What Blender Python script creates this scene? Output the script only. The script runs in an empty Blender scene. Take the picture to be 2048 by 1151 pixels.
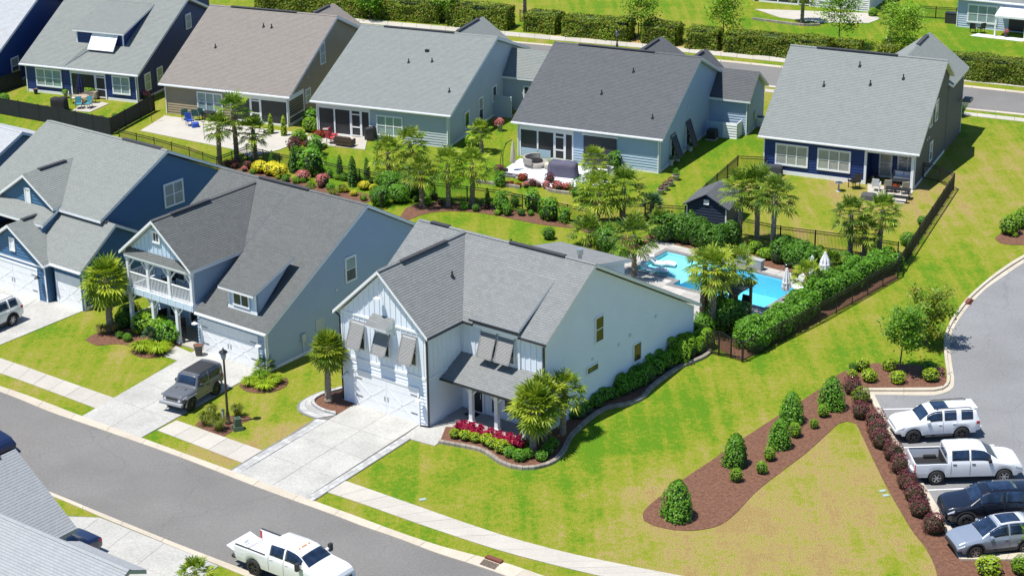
import bpy, bmesh, math, random
from mathutils import Vector, Matrix

random.seed(7)
SC = bpy.context.scene
COL = SC.collection
rad = math.radians

# ------------------------------------------------------------------ camera
CAM_H, CAM_PITCH, CAM_ROLL, CAM_LENS = 50.0, 21.74, -0.69, 70.0
_p, _r = rad(CAM_PITCH), rad(CAM_ROLL)
_fwd = Vector((0, math.cos(_p), -math.sin(_p))); _rt = Vector((1, 0, 0)); _dn = _fwd.cross(_rt)
_c, _s = math.cos(_r), math.sin(_r)
C_RIGHT = _rt * _c - _dn * _s
C_DOWN = _rt * _s + _dn * _c
cam_d = bpy.data.cameras.new('camera'); cam = bpy.data.objects.new('camera', cam_d); COL.objects.link(cam)
cam_d.sensor_width = 36; cam_d.lens = CAM_LENS; cam_d.clip_start = 1; cam_d.clip_end = 4000
mw = Matrix.Identity(4)
for i in range(3):
    mw[i][0] = C_RIGHT[i]; mw[i][1] = -C_DOWN[i]; mw[i][2] = -_fwd[i]
mw[2][3] = CAM_H
cam.matrix_world = mw
SC.camera = cam
SC.render.resolution_x, SC.render.resolution_y = 1024, 575

# ------------------------------------------------------------------ light
SUN_EL, SUN_SHADOW_AZ = 69.0, 24.0          # shadows fall towards +24 deg from +x
world = bpy.data.worlds.new('World'); SC.world = world; world.use_nodes = True
wn = world.node_tree; bg = wn.nodes['Background']
sky = wn.nodes.new('ShaderNodeTexSky'); sky.sky_type = 'NISHITA'; sky.sun_disc = False
sky.sun_elevation = rad(SUN_EL)
_sx, _sy = -math.cos(rad(SUN_SHADOW_AZ)), -math.sin(rad(SUN_SHADOW_AZ))
sky.sun_rotation = math.atan2(_sx, _sy)
sky.air_density = 1.0; sky.dust_density = 0.0; sky.ozone_density = 8.0
bg.inputs[1].default_value = 0.11
wn.links.new(sky.outputs[0], bg.inputs[0])
sun_d = bpy.data.lights.new('sun', 'SUN'); sun = bpy.data.objects.new('sun', sun_d); COL.objects.link(sun)
sun_d.energy = 5.0; sun_d.angle = rad(0.53); sun_d.color = (1.0, 0.965, 0.90)
_ce = math.cos(rad(SUN_EL)); SUN_DIR = Vector((-_sx * _ce, -_sy * _ce, -math.sin(rad(SUN_EL))))
sun.rotation_euler = SUN_DIR.to_track_quat('-Z', 'Y').to_euler()
vs = SC.view_settings; vs.view_transform = 'Standard'; vs.look = 'None'; vs.exposure = 0.40; vs.gamma = 1.0
vs.use_curve_mapping = False
SC.cycles.max_bounces = 6; SC.cycles.transparent_max_bounces = 12
SC.cycles.caustics_reflective = False; SC.cycles.caustics_refractive = False

# ------------------------------------------------------------------ surveying: photo pixel (2048 wide) -> point on the level z
FPX = CAM_LENS / 36 * 2048
def G(px, py, z=0.0):
    d = C_RIGHT * ((px - 1024) / FPX) + C_DOWN * ((py - 575.5) / FPX) + _fwd
    return Vector((0, 0, CAM_H)) + d * ((z - CAM_H) / d.z)
def height_at(base, py, n=40):
    """height of an upright over ground point base whose top shows at photo row py"""
    lo, hi = 0.0, 30.0
    for _ in range(n):
        m = (lo + hi) / 2
        v = Vector((base.x, base.y, m - CAM_H))
        y = 575.5 + FPX * v.dot(C_DOWN) / v.dot(_fwd)
        if y > py: lo = m
        else: hi = m
    return lo

# ------------------------------------------------------------------ objects
def tag(o, label=None, cat=None, group=None, kind=None):
    if label: o['label'] = label
    if cat: o['category'] = cat
    if group: o['group'] = group
    if kind: o['kind'] = kind
    return o
def link(o, parent=None):
    COL.objects.link(o)
    if parent is not None: o.parent = parent
    return o
def thing(name, label, cat, loc=(0, 0, 0), az=0.0, group=None):
    o = bpy.data.objects.new(name, None); o.empty_display_size = .3
    o.location = loc; o.rotation_euler = (0, 0, rad(az))
    return tag(link(o), label, cat, group)
def inst(name, mesh, parent=None, loc=None, rot=None, scale=None):
    o = bpy.data.objects.new(name, mesh)
    if loc is not None: o.location = loc
    if rot is not None: o.rotation_euler = rot
    if scale is not None: o.scale = scale if hasattr(scale, '__len__') else (scale,) * 3
    return link(o, parent)
V = Vector
class MB:
    """collects faces; build() links them as one mesh object"""
    def __init__(s): s.v = []; s.f = []; s.uv = []; s.hasuv = False; s.sm = []
    def face(s, pts, uv=None, smooth=False):
        b = len(s.v); s.v += [tuple(p) for p in pts]; s.f.append(tuple(range(b, b + len(pts))))
        if uv: s.hasuv = True
        s.uv.append(uv); s.sm.append(smooth); return s
    def raw(s, vs_, fs_, smooth=False):
        b = len(s.v); s.v += [tuple(p) for p in vs_]
        for f in fs_: s.f.append(tuple(b + i for i in f)); s.uv.append(None); s.sm.append(smooth)
        return s
    def hexa(s, p):      # 8 points: bottom 0-3 ccw, top 4-7
        return s.raw(p, [(3, 2, 1, 0), (4, 5, 6, 7), (0, 1, 5, 4), (1, 2, 6, 5), (2, 3, 7, 6), (3, 0, 4, 7)])
    def box(s, x0, x1, y0, y1, z0, z1):
        return s.hexa([(x0, y0, z0), (x1, y0, z0), (x1, y1, z0), (x0, y1, z0), (x0, y0, z1), (x1, y0, z1), (x1, y1, z1), (x0, y1, z1)])
    def bar(s, a, b, w, h=None, up=(0, 0, 1)):
        a, b = V(a), V(b); h = h or w; d = (b - a).normalized(); u = V(up)
        if abs(d.dot(u)) > .98: u = V((1, 0, 0))
        r = d.cross(u).normalized(); u = r.cross(d)
        r *= w / 2; u *= h / 2
        return s.hexa([a - r - u, a + r - u, b + r - u, b - r - u, a - r + u, a + r + u, b + r + u, b - r + u])
    def prism(s, pts, vec):
        n = len(pts); b = [V(p) for p in pts]; t = [p + V(vec) for p in b]
        return s.raw(b + t, [tuple(range(n - 1, -1, -1)), tuple(range(n, 2 * n))] + [(i, (i + 1) % n, n + (i + 1) % n, n + i) for i in range(n)])
    def tube(s, path, radii, n=8, caps=True, smooth=True):
        path = [V(p) for p in path]; m = len(path)
        if not hasattr(radii, '__len__'): radii = [radii] * m
        vs_ = []
        for i, p in enumerate(path):
            d = (path[min(i + 1, m - 1)] - path[max(i - 1, 0)])
            d = d.normalized() if d.length > 1e-6 else V((0, 0, 1))
            u = V((0, 0, 1)) if abs(d.z) < .95 else V((1, 0, 0))
            a = d.cross(u).normalized(); b = a.cross(d)
            vs_ += [p + (a * math.cos(t * 2 * math.pi / n) + b * math.sin(t * 2 * math.pi / n)) * radii[i] for t in range(n)]
        fs_ = [(i * n + k, i * n + (k + 1) % n, (i + 1) * n + (k + 1) % n, (i + 1) * n + k) for i in range(m - 1) for k in range(n)]
        s.raw(vs_, fs_, smooth)
        if caps: s.raw(vs_[:n], [tuple(range(n - 1, -1, -1))]); s.raw(vs_[-n:], [tuple(range(n))])
        return s
    def cyl(s, c, r, z0, z1, n=12, r1=None):
        return s.tube([(c[0], c[1], z0), (c[0], c[1], z1)], [r, r if r1 is None else r1], n)
    def lathe(s, prof, c=(0, 0, 0), n=12):
        c = V(c); vs_ = [c + V((r * math.cos(k * 2 * math.pi / n), r * math.sin(k * 2 * math.pi / n), z)) for r, z in prof for k in range(n)]
        s.raw(vs_, [(i * n + k, i * n + (k + 1) % n, (i + 1) * n + (k + 1) % n, (i + 1) * n + k) for i in range(len(prof) - 1) for k in range(n)], True)
        return s.raw(vs_[-n:], [tuple(range(n))])
    def mesh(s, name, mat=None):
        me = bpy.data.meshes.new(name); me.from_pydata(s.v, [], s.f)
        if s.hasuv:
            ul = me.uv_layers.new(name='UVMap'); k = 0; data = []
            for f, uv in zip(s.f, s.uv):
                for j in range(len(f)): data += list(uv[j]) if uv else [0.0, 0.0]
            ul.data.foreach_set('uv', data)
        me.polygons.foreach_set('use_smooth', s.sm)
        if mat: me.materials.append(mat)
        me.update(); return me
    def build(s, name, mat, parent=None, kind=None, loc=None, rot=None):
        o = inst(name, s.mesh(name, mat), parent, loc, rot)
        if kind: o['kind'] = kind
        return o
def bevel(o, w, seg=2):
    m = o.modifiers.new('edge', 'BEVEL'); m.width = w; m.segments = seg; m.limit_method = 'ANGLE'; m.angle_limit = rad(35)
    return o

# ------------------------------------------------------------------ materials
def _nt(name):
    m = bpy.data.materials.new(name); m.use_nodes = True
    nt = m.node_tree; return m, nt, nt.nodes['Principled BSDF']
def N_(nt, t, **kw):
    n = nt.nodes.new(t)
    for k, v in kw.items(): setattr(n, k, v)
    return n
def L_(nt, a, b): nt.links.new(a, b)
def noise(nt, scale, detail=3, co=None, rough=.55):
    n = N_(nt, 'ShaderNodeTexNoise'); n.inputs['Scale'].default_value = scale; n.inputs['Detail'].default_value = detail
    n.inputs['Roughness'].default_value = rough
    if co is not None: L_(nt, co, n.inputs['Vector'])
    return n.outputs['Fac']
def mapr(nt, fac, a, b, c, d):
    n = N_(nt, 'ShaderNodeMapRange'); n.inputs[1].default_value = a; n.inputs[2].default_value = b
    n.inputs[3].default_value = c; n.inputs[4].default_value = d; L_(nt, fac, n.inputs[0]); return n.outputs[0]
def mixc(nt, fac, a, b, mode='MIX'):
    n = N_(nt, 'ShaderNodeMix', data_type='RGBA', blend_type=mode)
    for sock, v in ((n.inputs[0], fac), (n.inputs[6], a), (n.inputs[7], b)):
        if isinstance(v, (int, float)): sock.default_value = v
        elif isinstance(v, (tuple, list)): sock.default_value = (*v[:3], 1)
        else: L_(nt, v, sock)
    return n.outputs[2]
def bump(nt, h, bsdf, strength=.3, dist=.02):
    b = N_(nt, 'ShaderNodeBump'); b.inputs['Strength'].default_value = strength; b.inputs['Distance'].default_value = dist
    L_(nt, h, b.inputs['Height']); L_(nt, b.outputs[0], bsdf.inputs['Normal'])
def coords(nt, kind='Object'):
    return N_(nt, 'ShaderNodeTexCoord').outputs[kind] if kind != 'World' else N_(nt, 'ShaderNodeNewGeometry').outputs['Position']
_M = {}
def mat(name, col, rough=.6, metal=0.0, var=.08, scale=3.0, bmp=0.0, spec=.5, coat=0.0, rnd=0.0, world=False, fine=None):
    """plain procedural surface: base colour broken by two noises; rnd = brightness change from object to object"""
    if name in _M: return _M[name]
    m, nt, b = _nt(name); co = coords(nt, 'World' if world else 'Object')
    n1 = noise(nt, scale, 4, co); n2 = noise(nt, fine or scale * 9, 2, co)
    s = N_(nt, 'ShaderNodeMath', operation='ADD'); L_(nt, n1, s.inputs[0]); L_(nt, n2, s.inputs[1])
    k = mapr(nt, s.outputs[0], .6, 1.4, 1 - var, 1 + var)
    if rnd:
        oi = N_(nt, 'ShaderNodeObjectInfo'); r = mapr(nt, oi.outputs['Random'], 0, 1, 1 - rnd, 1 + rnd)
        mu = N_(nt, 'ShaderNodeMath', operation='MULTIPLY'); L_(nt, k, mu.inputs[0]); L_(nt, r, mu.inputs[1]); k = mu.outputs[0]
    vm = N_(nt, 'ShaderNodeVectorMath', operation='SCALE'); vm.inputs[0].default_value = col; L_(nt, k, vm.inputs['Scale'])
    L_(nt, vm.outputs[0], b.inputs['Base Color'])
    b.inputs['Roughness'].default_value = rough; b.inputs['Metallic'].default_value = metal
    b.inputs['Specular IOR Level'].default_value = spec; b.inputs['Coat Weight'].default_value = coat
    b.inputs['Coat Roughness'].default_value = .04
    if bmp: bump(nt, n2, b, bmp, .02)
    _M[name] = m; return m
def shingle(name, c1, c2, c3):
    """asphalt tabs: brick layout in metres on the roof's own UVs, three tones"""
    m, nt, b = _nt(name); uv = N_(nt, 'ShaderNodeUVMap').outputs[0]
    def br(off, c_a, c_b, w):
        t = N_(nt, 'ShaderNodeTexBrick'); t.offset = .5; t.offset_frequency = 2; t.squash = 1
        t.inputs['Scale'].default_value = 1; t.inputs['Brick Width'].default_value = w; t.inputs['Row Height'].default_value = .16
        t.inputs['Mortar Size'].default_value = .012; t.inputs['Mortar Smooth'].default_value = .4; t.inputs['Bias'].default_value = off
        t.inputs['Color1'].default_value = (*c_a, 1); t.inputs['Color2'].default_value = (*c_b, 1)
        t.inputs['Mortar'].default_value = (*[q * .6 for q in c1], 1)
        L_(nt, uv, t.inputs['Vector']); return t
    a = br(0.0, c1, c2, .31); a2 = br(-.1, c3, c1, .24)
    n = noise(nt, 1.3, 5, uv); n2 = noise(nt, 28, 2, uv)
    c = mixc(nt, .5, a.outputs[0], a2.outputs[0]); c = mixc(nt, .25, c, c1)
    c = mixc(nt, mapr(nt, n, .3, .7, 0, .22), c, c2)
    c = mixc(nt, 1.0, c, mixc(nt, mapr(nt, n2, .25, .75, 0, 1), (.72, .72, .72), (1.22, 1.22, 1.22)), 'MULTIPLY')
    L_(nt, c, b.inputs['Base Color']); b.inputs['Roughness'].default_value = .92; b.inputs['Specular IOR Level'].default_value = .25
    bump(nt, mixc(nt, .5, a.outputs[0], n2), b, .22, .02)
    return m
def leafmat(name, c1, c2, c3=None, trans=.35, rough=.5):
    """foliage: tone changes from leaf to leaf, some light passes through"""
    if name in _M: return _M[name]
    m, nt, b = _nt(name); g = N_(nt, 'ShaderNodeNewGeometry')
    r = g.outputs['Random Per Island']
    oi = N_(nt, 'ShaderNodeObjectInfo')
    c = mixc(nt, r, c1, c2)
    if c3:
        c = mixc(nt, mapr(nt, noise(nt, 2.5, 2, coords(nt, 'Object')), .5, .68, 0, .8), c, c3)
    c = mixc(nt, 1.0, c, mixc(nt, oi.outputs['Random'], (.86, .86, .86), (1.12, 1.12, 1.12)), 'MULTIPLY')
    L_(nt, c, b.inputs['Base Color']); b.inputs['Roughness'].default_value = rough; b.inputs['Specular IOR Level'].default_value = .35
    tr = N_(nt, 'ShaderNodeBsdfTranslucent'); L_(nt, c, tr.inputs[0])
    mx = N_(nt, 'ShaderNodeMixShader'); mx.inputs[0].default_value = trans
    L_(nt, b.outputs[0], mx.inputs[1]); L_(nt, tr.outputs[0], mx.inputs[2])
    L_(nt, mx.outputs[0], nt.nodes['Material Output'].inputs[0])
    _M[name] = m; return m
def glassmat(name, col, rough=.06, blind=None):
    m, nt, b = _nt(name); co = coords(nt, 'Object')
    c = mixc(nt, mapr(nt, noise(nt, 2.0, 3, co), .35, .65, 0, 1), [q * .6 for q in col], [q * 1.4 for q in col])
    if blind:
        w = N_(nt, 'ShaderNodeTexWave', wave_type='BANDS', bands_direction='Z'); w.inputs['Scale'].default_value = 7.0
        L_(nt, co, w.inputs[0]); c = mixc(nt, mapr(nt, w.outputs['Fac'], 0, 1, .35, .8), c, blind)
    L_(nt, c, b.inputs['Base Color']); b.inputs['Roughness'].default_value = rough; b.inputs['Specular IOR Level'].default_value = .6
    return m

MWHITE = mat('white_trim', (.78, .79, .80), .45, var=.05)
MBLACK = mat('black_metal', (.018, .018, .02), .4, var=.15)
GLASS = glassmat('window_glass', (.035, .05, .06)); GLASSB = glassmat('window_glass_blinds', (.09, .16, .16), .08, (.36, .46, .45))
GLASSC = glassmat('window_glass_curtain', (.16, .18, .17), .08, (.45, .46, .44))
SCREEN = mat('insect_screen', (.028, .03, .036), .5, var=.25, scale=1.2)
CONC = mat('pale_concrete', (.43, .40, .345), .85, var=.12, scale=.6, fine=8, bmp=.15, rnd=.06, world=True)
CONC2 = mat('broom_concrete', (.395, .385, .355), .85, var=.24, scale=.5, fine=7, bmp=.15, rnd=.04, world=True)
KERB = mat('kerb_concrete', (.47, .415, .33), .85, var=.14, scale=.8, fine=9, bmp=.15, rnd=.06, world=True)
PAVER = mat('paver_stone', (.40, .395, .38), .85, var=.14, scale=1.5, rnd=.18, bmp=.2)
PAVERD = mat('paver_dark', (.20, .20, .20), .85, var=.14, scale=1.5, rnd=.15, bmp=.2)
JOINT = mat('joint_sand', (.16, .15, .13), .95, var=.2, scale=4, world=True)
MULCH = mat('brown_mulch', (.145, .066, .038), .95, var=.6, scale=5, fine=16, bmp=1.0, world=True)
SOIL = MULCH
WOOD = mat('stained_wood', (.18, .09, .04), .6, var=.3, scale=5)
DARKWOOD = mat('dark_stained_wood', (.035, .032, .03), .7, var=.25, scale=5)
def asphaltmat(name, col):
    m, nt, b = _nt(name); co = coords(nt, 'World')
    a = noise(nt, .22, 4, co); f = noise(nt, 7, 3, co, .7); g = noise(nt, 1.6, 4, co)
    c = mixc(nt, mapr(nt, a, .3, .7, 0, 1), [q * .88 for q in col], [q * 1.10 for q in col])
    c = mixc(nt, mapr(nt, g, .62, .8, 0, .25), c, [q * 1.5 for q in col])
    c = mixc(nt, 1, c, mixc(nt, mapr(nt, f, .3, .7, 0, 1), (.86, .86, .86), (1.14, 1.14, 1.14)), 'MULTIPLY')
    vo = N_(nt, 'ShaderNodeTexVoronoi', feature='DISTANCE_TO_EDGE'); vo.inputs['Scale'].default_value = .16
    wob = N_(nt, 'ShaderNodeVectorMath', operation='MULTIPLY_ADD'); nz = N_(nt, 'ShaderNodeTexNoise'); nz.inputs['Scale'].default_value = .9; nz.inputs['Detail'].default_value = 4; L_(nt, co, nz.inputs['Vector'])
    L_(nt, nz.outputs['Color'], wob.inputs[0]); wob.inputs[1].default_value = (1.6, 1.6, 0); L_(nt, co, wob.inputs[2]); L_(nt, wob.outputs[0], vo.inputs['Vector'])
    c = mixc(nt, mapr(nt, vo.outputs['Distance'], .001, .008, .25, 0), c, [q * .5 for q in col])
    st = noise(nt, .8, 5, co, .75); c = mixc(nt, mapr(nt, st, .64, .76, 0, .5), c, [q * .6 for q in col])
    L_(nt, c, b.inputs['Base Color']); b.inputs['Roughness'].default_value = .9; bump(nt, f, b, .25, .02); return m
ASPH = asphaltmat('street_asphalt', (.170, .162, .152)); ASPH2 = asphaltmat('parking_asphalt', (.205, .205, .205))
PAINT = mat('white_road_paint', (.74, .74, .72), .7, var=.12, scale=3, world=True)

def lawnmat(name, zones, base, alt, dry):
    """turf: several noises between fresh, yellowish and dry grass; zones = (x, y, radius, amount of dry, amount of fresh)"""
    m, nt, b = _nt(name); co = coords(nt, 'World')
    big = noise(nt, .12, 4, co, .6); mid = noise(nt, .55, 4, co, .6); fine = noise(nt, 3.2, 6, co, .75); vf = noise(nt, 16, 2, co, .7)
    mp = N_(nt, 'ShaderNodeMapping'); mp.inputs['Rotation'].default_value = (0, 0, rad(38)); mp.inputs['Scale'].default_value = (1.1, .07, 1)
    L_(nt, co, mp.inputs[0]); strk = noise(nt, 1.0, 3, mp.outputs[0])
    dryf = None
    for (x, y, r, d, fr) in zones:
        vd = N_(nt, 'ShaderNodeVectorMath', operation='DISTANCE'); vd.inputs[1].default_value = (x, y, 0); L_(nt, co, vd.inputs[0])
        ad = N_(nt, 'ShaderNodeMath', operation='MULTIPLY_ADD'); L_(nt, mid, ad.inputs[0]); ad.inputs[1].default_value = -r * .55; L_(nt, vd.outputs['Value'], ad.inputs[2])
        f = mapr(nt, ad.outputs[0], r * .1, r * .72, d - fr, 0)
        if dryf is None: dryf = f
        else:
            s = N_(nt, 'ShaderNodeMath', operation='ADD'); L_(nt, dryf, s.inputs[0]); L_(nt, f, s.inputs[1]); dryf = s.outputs[0]
    s = N_(nt, 'ShaderNodeMath', operation='ADD'); L_(nt, mapr(nt, big, .32, .68, -.25, .55), s.inputs[0]); L_(nt, mapr(nt, mid, .32, .68, -.27, .34), s.inputs[1])
    if dryf is not None:
        s2 = N_(nt, 'ShaderNodeMath', operation='ADD'); L_(nt, s.outputs[0], s2.inputs[0]); L_(nt, dryf, s2.inputs[1]); s = s2
    s3 = N_(nt, 'ShaderNodeMath', operation='ADD'); L_(nt, s.outputs[0], s3.inputs[0]); L_(nt, mapr(nt, fine, .30, .70, -.65, .7), s3.inputs[1])
    s4 = N_(nt, 'ShaderNodeMath', operation='ADD'); L_(nt, s3.outputs[0], s4.inputs[0]); L_(nt, mapr(nt, strk, .35, .65, -.28, .38), s4.inputs[1])
    t = s4.outputs[0]
    c = mixc(nt, mapr(nt, t, -.35, .3, 0, 1), base, alt)
    c = mixc(nt, mapr(nt, t, .25, .7, 0, .75), c, [alt[0] * 1.22, alt[1] * 1.02, alt[2] * 2.2])
    c = mixc(nt, mapr(nt, t, .6, 1.35, 0, 1), c, dry)
    c = mixc(nt, mapr(nt, t, 1.15, 1.6, 0, .5), c, (dry[0] * .72, dry[1] * .62, dry[2] * .55))
    sp = noise(nt, .9, 5, co, .7); c = mixc(nt, mapr(nt, sp, .70, .78, 0, .55), c, (.16, .10, .045))
    c = mixc(nt, 1, c, mixc(nt, mapr(nt, vf, .3, .7, 0, 1), (.55, .60, .5), (1.42, 1.38, 1.35)), 'MULTIPLY')
    L_(nt, c, b.inputs['Base Color']); b.inputs['Roughness'].default_value = .95; b.inputs['Specular IOR Level'].default_value = .1
    bump(nt, mixc(nt, .5, fine, vf), b, .6, .05); return m

# ------------------------------------------------------------------ ground sheets
def clip(poly, ax, lo, hi):
    """convex 2D polygon clipped to lo <= p[ax] <= hi"""
    for sgn, lim in ((1, lo), (-1, -hi)):
        out = []
        for i, p in enumerate(poly):
            q = poly[(i + 1) % len(poly)]; a = sgn * p[ax] - lim; c = sgn * q[ax] - lim
            if a >= 0: out.append(p)
            if (a > 0 and c < 0) or (a < 0 and c > 0):
                t = a / (a - c); out.append(tuple(p[k] + (q[k] - p[k]) * t for k in range(len(p))))
        poly = out
        if len(poly) < 3: return []
    return poly
def sheet(name, pts, z, mat_, parent=None, kind=None, th=.0):
    """flat polygon (may be concave) at level z, optionally with thickness"""
    bm = bmesh.new(); vs_ = [bm.verts.new((p[0], p[1], z)) for p in pts]
    f = bm.faces.new(vs_); f.normal_update()
    if f.normal.z < 0: f.normal_flip()
    if th:
        r = bmesh.ops.extrude_face_region(bm, geom=[f])
        for v in [e for e in r['geom'] if isinstance(e, bmesh.types.BMVert)]: v.co.z = z
        for v in vs_: v.co.z = z - th
    bmesh.ops.triangulate(bm, faces=[x for x in bm.faces if len(x.verts) > 4])
    bmesh.ops.recalc_face_normals(bm, faces=bm.faces)
    me = bpy.data.meshes.new(name); bm.to_mesh(me); bm.free(); me.materials.append(mat_)
    o = inst(name, me, parent)
    if kind: o['kind'] = kind
    return o
def smooth_line(pts, step=.5):
    """Catmull-Rom through the points, resampled about every step metres"""
    P = [V(p) for p in pts]; P = [P[0] * 2 - P[1]] + P + [P[-1] * 2 - P[-2]]; out = []
    for i in range(1, len(P) - 2):
        n = max(1, int((P[i + 1] - P[i]).length / step))
        for k in range(n):
            t = k / n; a, b, c, d = P[i - 1:i + 3]
            out.append(.5 * ((2 * b) + (c - a) * t + (2 * a - 5 * b + 4 * c - d) * t * t + (3 * b - a - 3 * c + d) * t ** 3))
    out.append(P[-2]); return out
def resample(line, n):
    L = [0]
    for a, b in zip(line, line[1:]): L.append(L[-1] + (b - a).length)
    out = []; j = 0
    for i in range(n + 1):
        s = L[-1] * i / n
        while j < len(L) - 2 and L[j + 1] < s: j += 1
        t = (s - L[j]) / max(1e-9, L[j + 1] - L[j]); out.append(line[j].lerp(line[j + 1], min(1, max(0, t))))
    return out, L[-1]
def GL(pts, z=0): return [G(x, y, z) for x, y in pts]
def strip_pieces(parent, name, A, B, piece, z0, z1, mat_, gap=.012, sub=1, label=None):
    """pieces (slabs, kerb stones, blocks) laid between two lines A and B"""
    A, LA = resample(A, max(1, round(sum((b - a).length for a, b in zip(A, A[1:])) / piece)) * sub); B, LB = resample(B, len(A) - 1)
    n = (len(A) - 1) // sub; g = gap / piece / 2
    for i in range(n):
        a = A[i * sub:i * sub + sub + 1]; b = B[i * sub:i * sub + sub + 1]
        a = [a[0].lerp(a[1], g * sub)] + a[1:-1] + [a[-1].lerp(a[-2], g * sub)]; b = [b[0].lerp(b[1], g * sub)] + b[1:-1] + [b[-1].lerp(b[-2], g * sub)]
        c = sum(a + b, V()) / (2 * len(a)); m = MB()
        dz = random.uniform(-.004, .004)
        m.prism([V((p.x - c.x, p.y - c.y, z0)) for p in a + b[::-1]], (0, 0, z1 - z0 + dz))
        m.build(name, mat_, parent, loc=(c.x, c.y, 0))

# ================================================================== SETTING
M_O, M_AZ = V((-4.92, 103.83, 0)), -37.33
def frame(O, az):
    a = rad(az); ex = V((math.cos(a), math.sin(a), 0)); ey = V((-math.sin(a), math.cos(a), 0))
    return lambda x, y, z=0: O + ex * x + ey * y + V((0, 0, z))
MW = frame(M_O, M_AZ)
def zone(px, py, r, d, f=0.0): p = G(px, py); return (p.x, p.y, r, d, f)
LAWN = lawnmat('lawn_turf', [zone(1680, 1010, 14, .70), zone(1450, 1120, 9, .58), zone(1240, 1000, 5, .30), zone(1700, 410, 12, .5), zone(600, 290, 9, .2), zone(560, 880, 4, .38), zone(1900, 330, 14, .25),
                             zone(1220, 850, 10, 0, .35), zone(1650, 690, 9, 0, .2), zone(820, 330, 14, 0, .45), zone(1440, 290, 9, 0, .45), zone(1850, 60, 20, 0, .3), zone(1560, 60, 14, 0, .25),
                             zone(430, 915, 3, .9), zone(575, 885, 3, .5), zone(320, 800, 7, .18), zone(850, 1000, 5, .12), zone(2000, 400, 10, .18), zone(1200, 100, 20, .1)],
               (.084, .180, .009), (.188, .216, .018), (.305, .230, .095))
gm = MB()
gx = [-900, -4.62, 6.9, 900]; gy = [-900, 26.6, 32.3, 900]
for i in range(3):
    for j in range(3):
        if (i, j) != (1, 1): gm.face([MW(gx[i], gy[j]), MW(gx[i + 1], gy[j]), MW(gx[i + 1], gy[j + 1]), MW(gx[i], gy[j + 1])])
gm.build('ground', LAWN, kind='structure')

# --- front street
far_lawn = [(-420, 640), (-200, 706), (0, 772.4), (72.6, 797.5), (163.9, 832.5), (282.8, 875.5), (460.5, 940.6), (628.4, 1001.9), (722, 1036), (804.8, 1067), (887.4, 1094), (968.7, 1115), (1024, 1129.5), (1085, 1151), (1200, 1198), (1330, 1262)]
far_road = [(-420, 649), (-200, 716), (0, 783.7), (100, 823.8), (212.7, 862.7), (363, 915.6), (512, 973.5), (662, 1028), (727, 1053), (799.8, 1078), (872.4, 1105.7), (950, 1130), (1000, 1147), (1060, 1170), (1170, 1215), (1300, 1280)]
near_road = [(-420, 800), (-150, 888), (91.3, 980.6), (195.2, 1023), (350, 1085.7), (512, 1148), (640, 1200), (780, 1265)]
near_lawn = [(-420, 809), (-150, 898), (100, 990.6), (200, 1033), (300, 1074), (390, 1111), (488, 1151), (620, 1206), (760, 1275)]
FL, FR, NR, NL = (smooth_line(GL(p), 1.0) for p in (far_lawn, far_road, near_road, near_lawn))
sheet('street_road', FR + NR[::-1], .006, ASPH, kind='structure')
k1 = thing('street_kerb', None, None); k1['kind'] = 'structure'
strip_pieces(k1, 'kerb_stone', FL, FR, 3.0, 0, .05, KERB, .02, 3)
k2 = thing('street_kerb', None, None); k2['kind'] = 'structure'
strip_pieces(k2, 'kerb_stone', NL, NR, 3.0, 0, .05, KERB, .02, 3)

# --- pavement on the houses' side, in slabs, broken by the driveways
def pavement(A, B, name='pavement', piece=1.5):
    o = thing(name, None, None); o['kind'] = 'structure'
    a, b = smooth_line(GL(A), .8), smooth_line(GL(B), .8)
    sheet('joint_bed', a + b[::-1], .010, JOINT, o)
    strip_pieces(o, 'slab', a, b, piece, .004, .035, CONC, .022); return o
pavement([(-420, 590), (-200, 650), (0, 716), (120, 758), (232.7, 797.5)], [(-420, 616), (-200, 678), (0, 746), (100, 782), (194, 817.5)])
pavement([(352.8, 840.7), (444.9, 872.7), (524.9, 901)], [(314.6, 860.5), (400, 893), (486.6, 926.5)])
pavement([(692.2, 961.8), (824.8, 1008.2), (902.4, 1035.7), (992.5, 1066), (1024, 1075.7), (1121.6, 1102), (1219.2, 1123.3), (1321.8, 1143.3), (1362, 1151), (1500, 1175)],
         [(640.9, 979.4), (727.2, 1008), (822.3, 1042), (922.4, 1075.7), (960, 1088), (1024, 1107.5), (1096.6, 1126.3), (1149.1, 1139.5), (1199, 1151), (1330, 1180)])

def slab_grid(parent, quad, nu, nv, z0, z1, mat_, gap=.02, name='slab', jitter=None):
    """quad of world points a,b,c,d cut into nu x nv slabs"""
    a, b, c, d = quad
    def P(u, v): return a.lerp(b, u).lerp(d.lerp(c, u), v)
    gu = gap / max(.01, (b - a).length) / 2; gv = gap / max(.01, (d - a).length) / 2
    for i in range(nu):
        for j in range(nv):
            pts = [P(i / nu + gu, j / nv + gv), P((i + 1) / nu - gu, j / nv + gv), P((i + 1) / nu - gu, (j + 1) / nv - gv), P(i / nu + gu, (j + 1) / nv - gv)]
            ce = sum(pts, V()) / 4; dz = random.uniform(-.003, .003)
            MB().prism([V((p.x - ce.x, p.y - ce.y, z0)) for p in pts], (0, 0, z1 - z0 + dz)).build(name, mat_, parent, loc=(ce.x, ce.y, 0))
def driveway(name, quads, beds, z=.04, mat_=CONC2):
    o = thing(name, None, None); o['kind'] = 'structure'
    for b in beds: sheet('joint_bed', GL(b), .011, JOINT, o)
    for q, nu, nv in quads: slab_grid(o, GL(q), nu, nv, .004, z, mat_)
    return o
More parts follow.
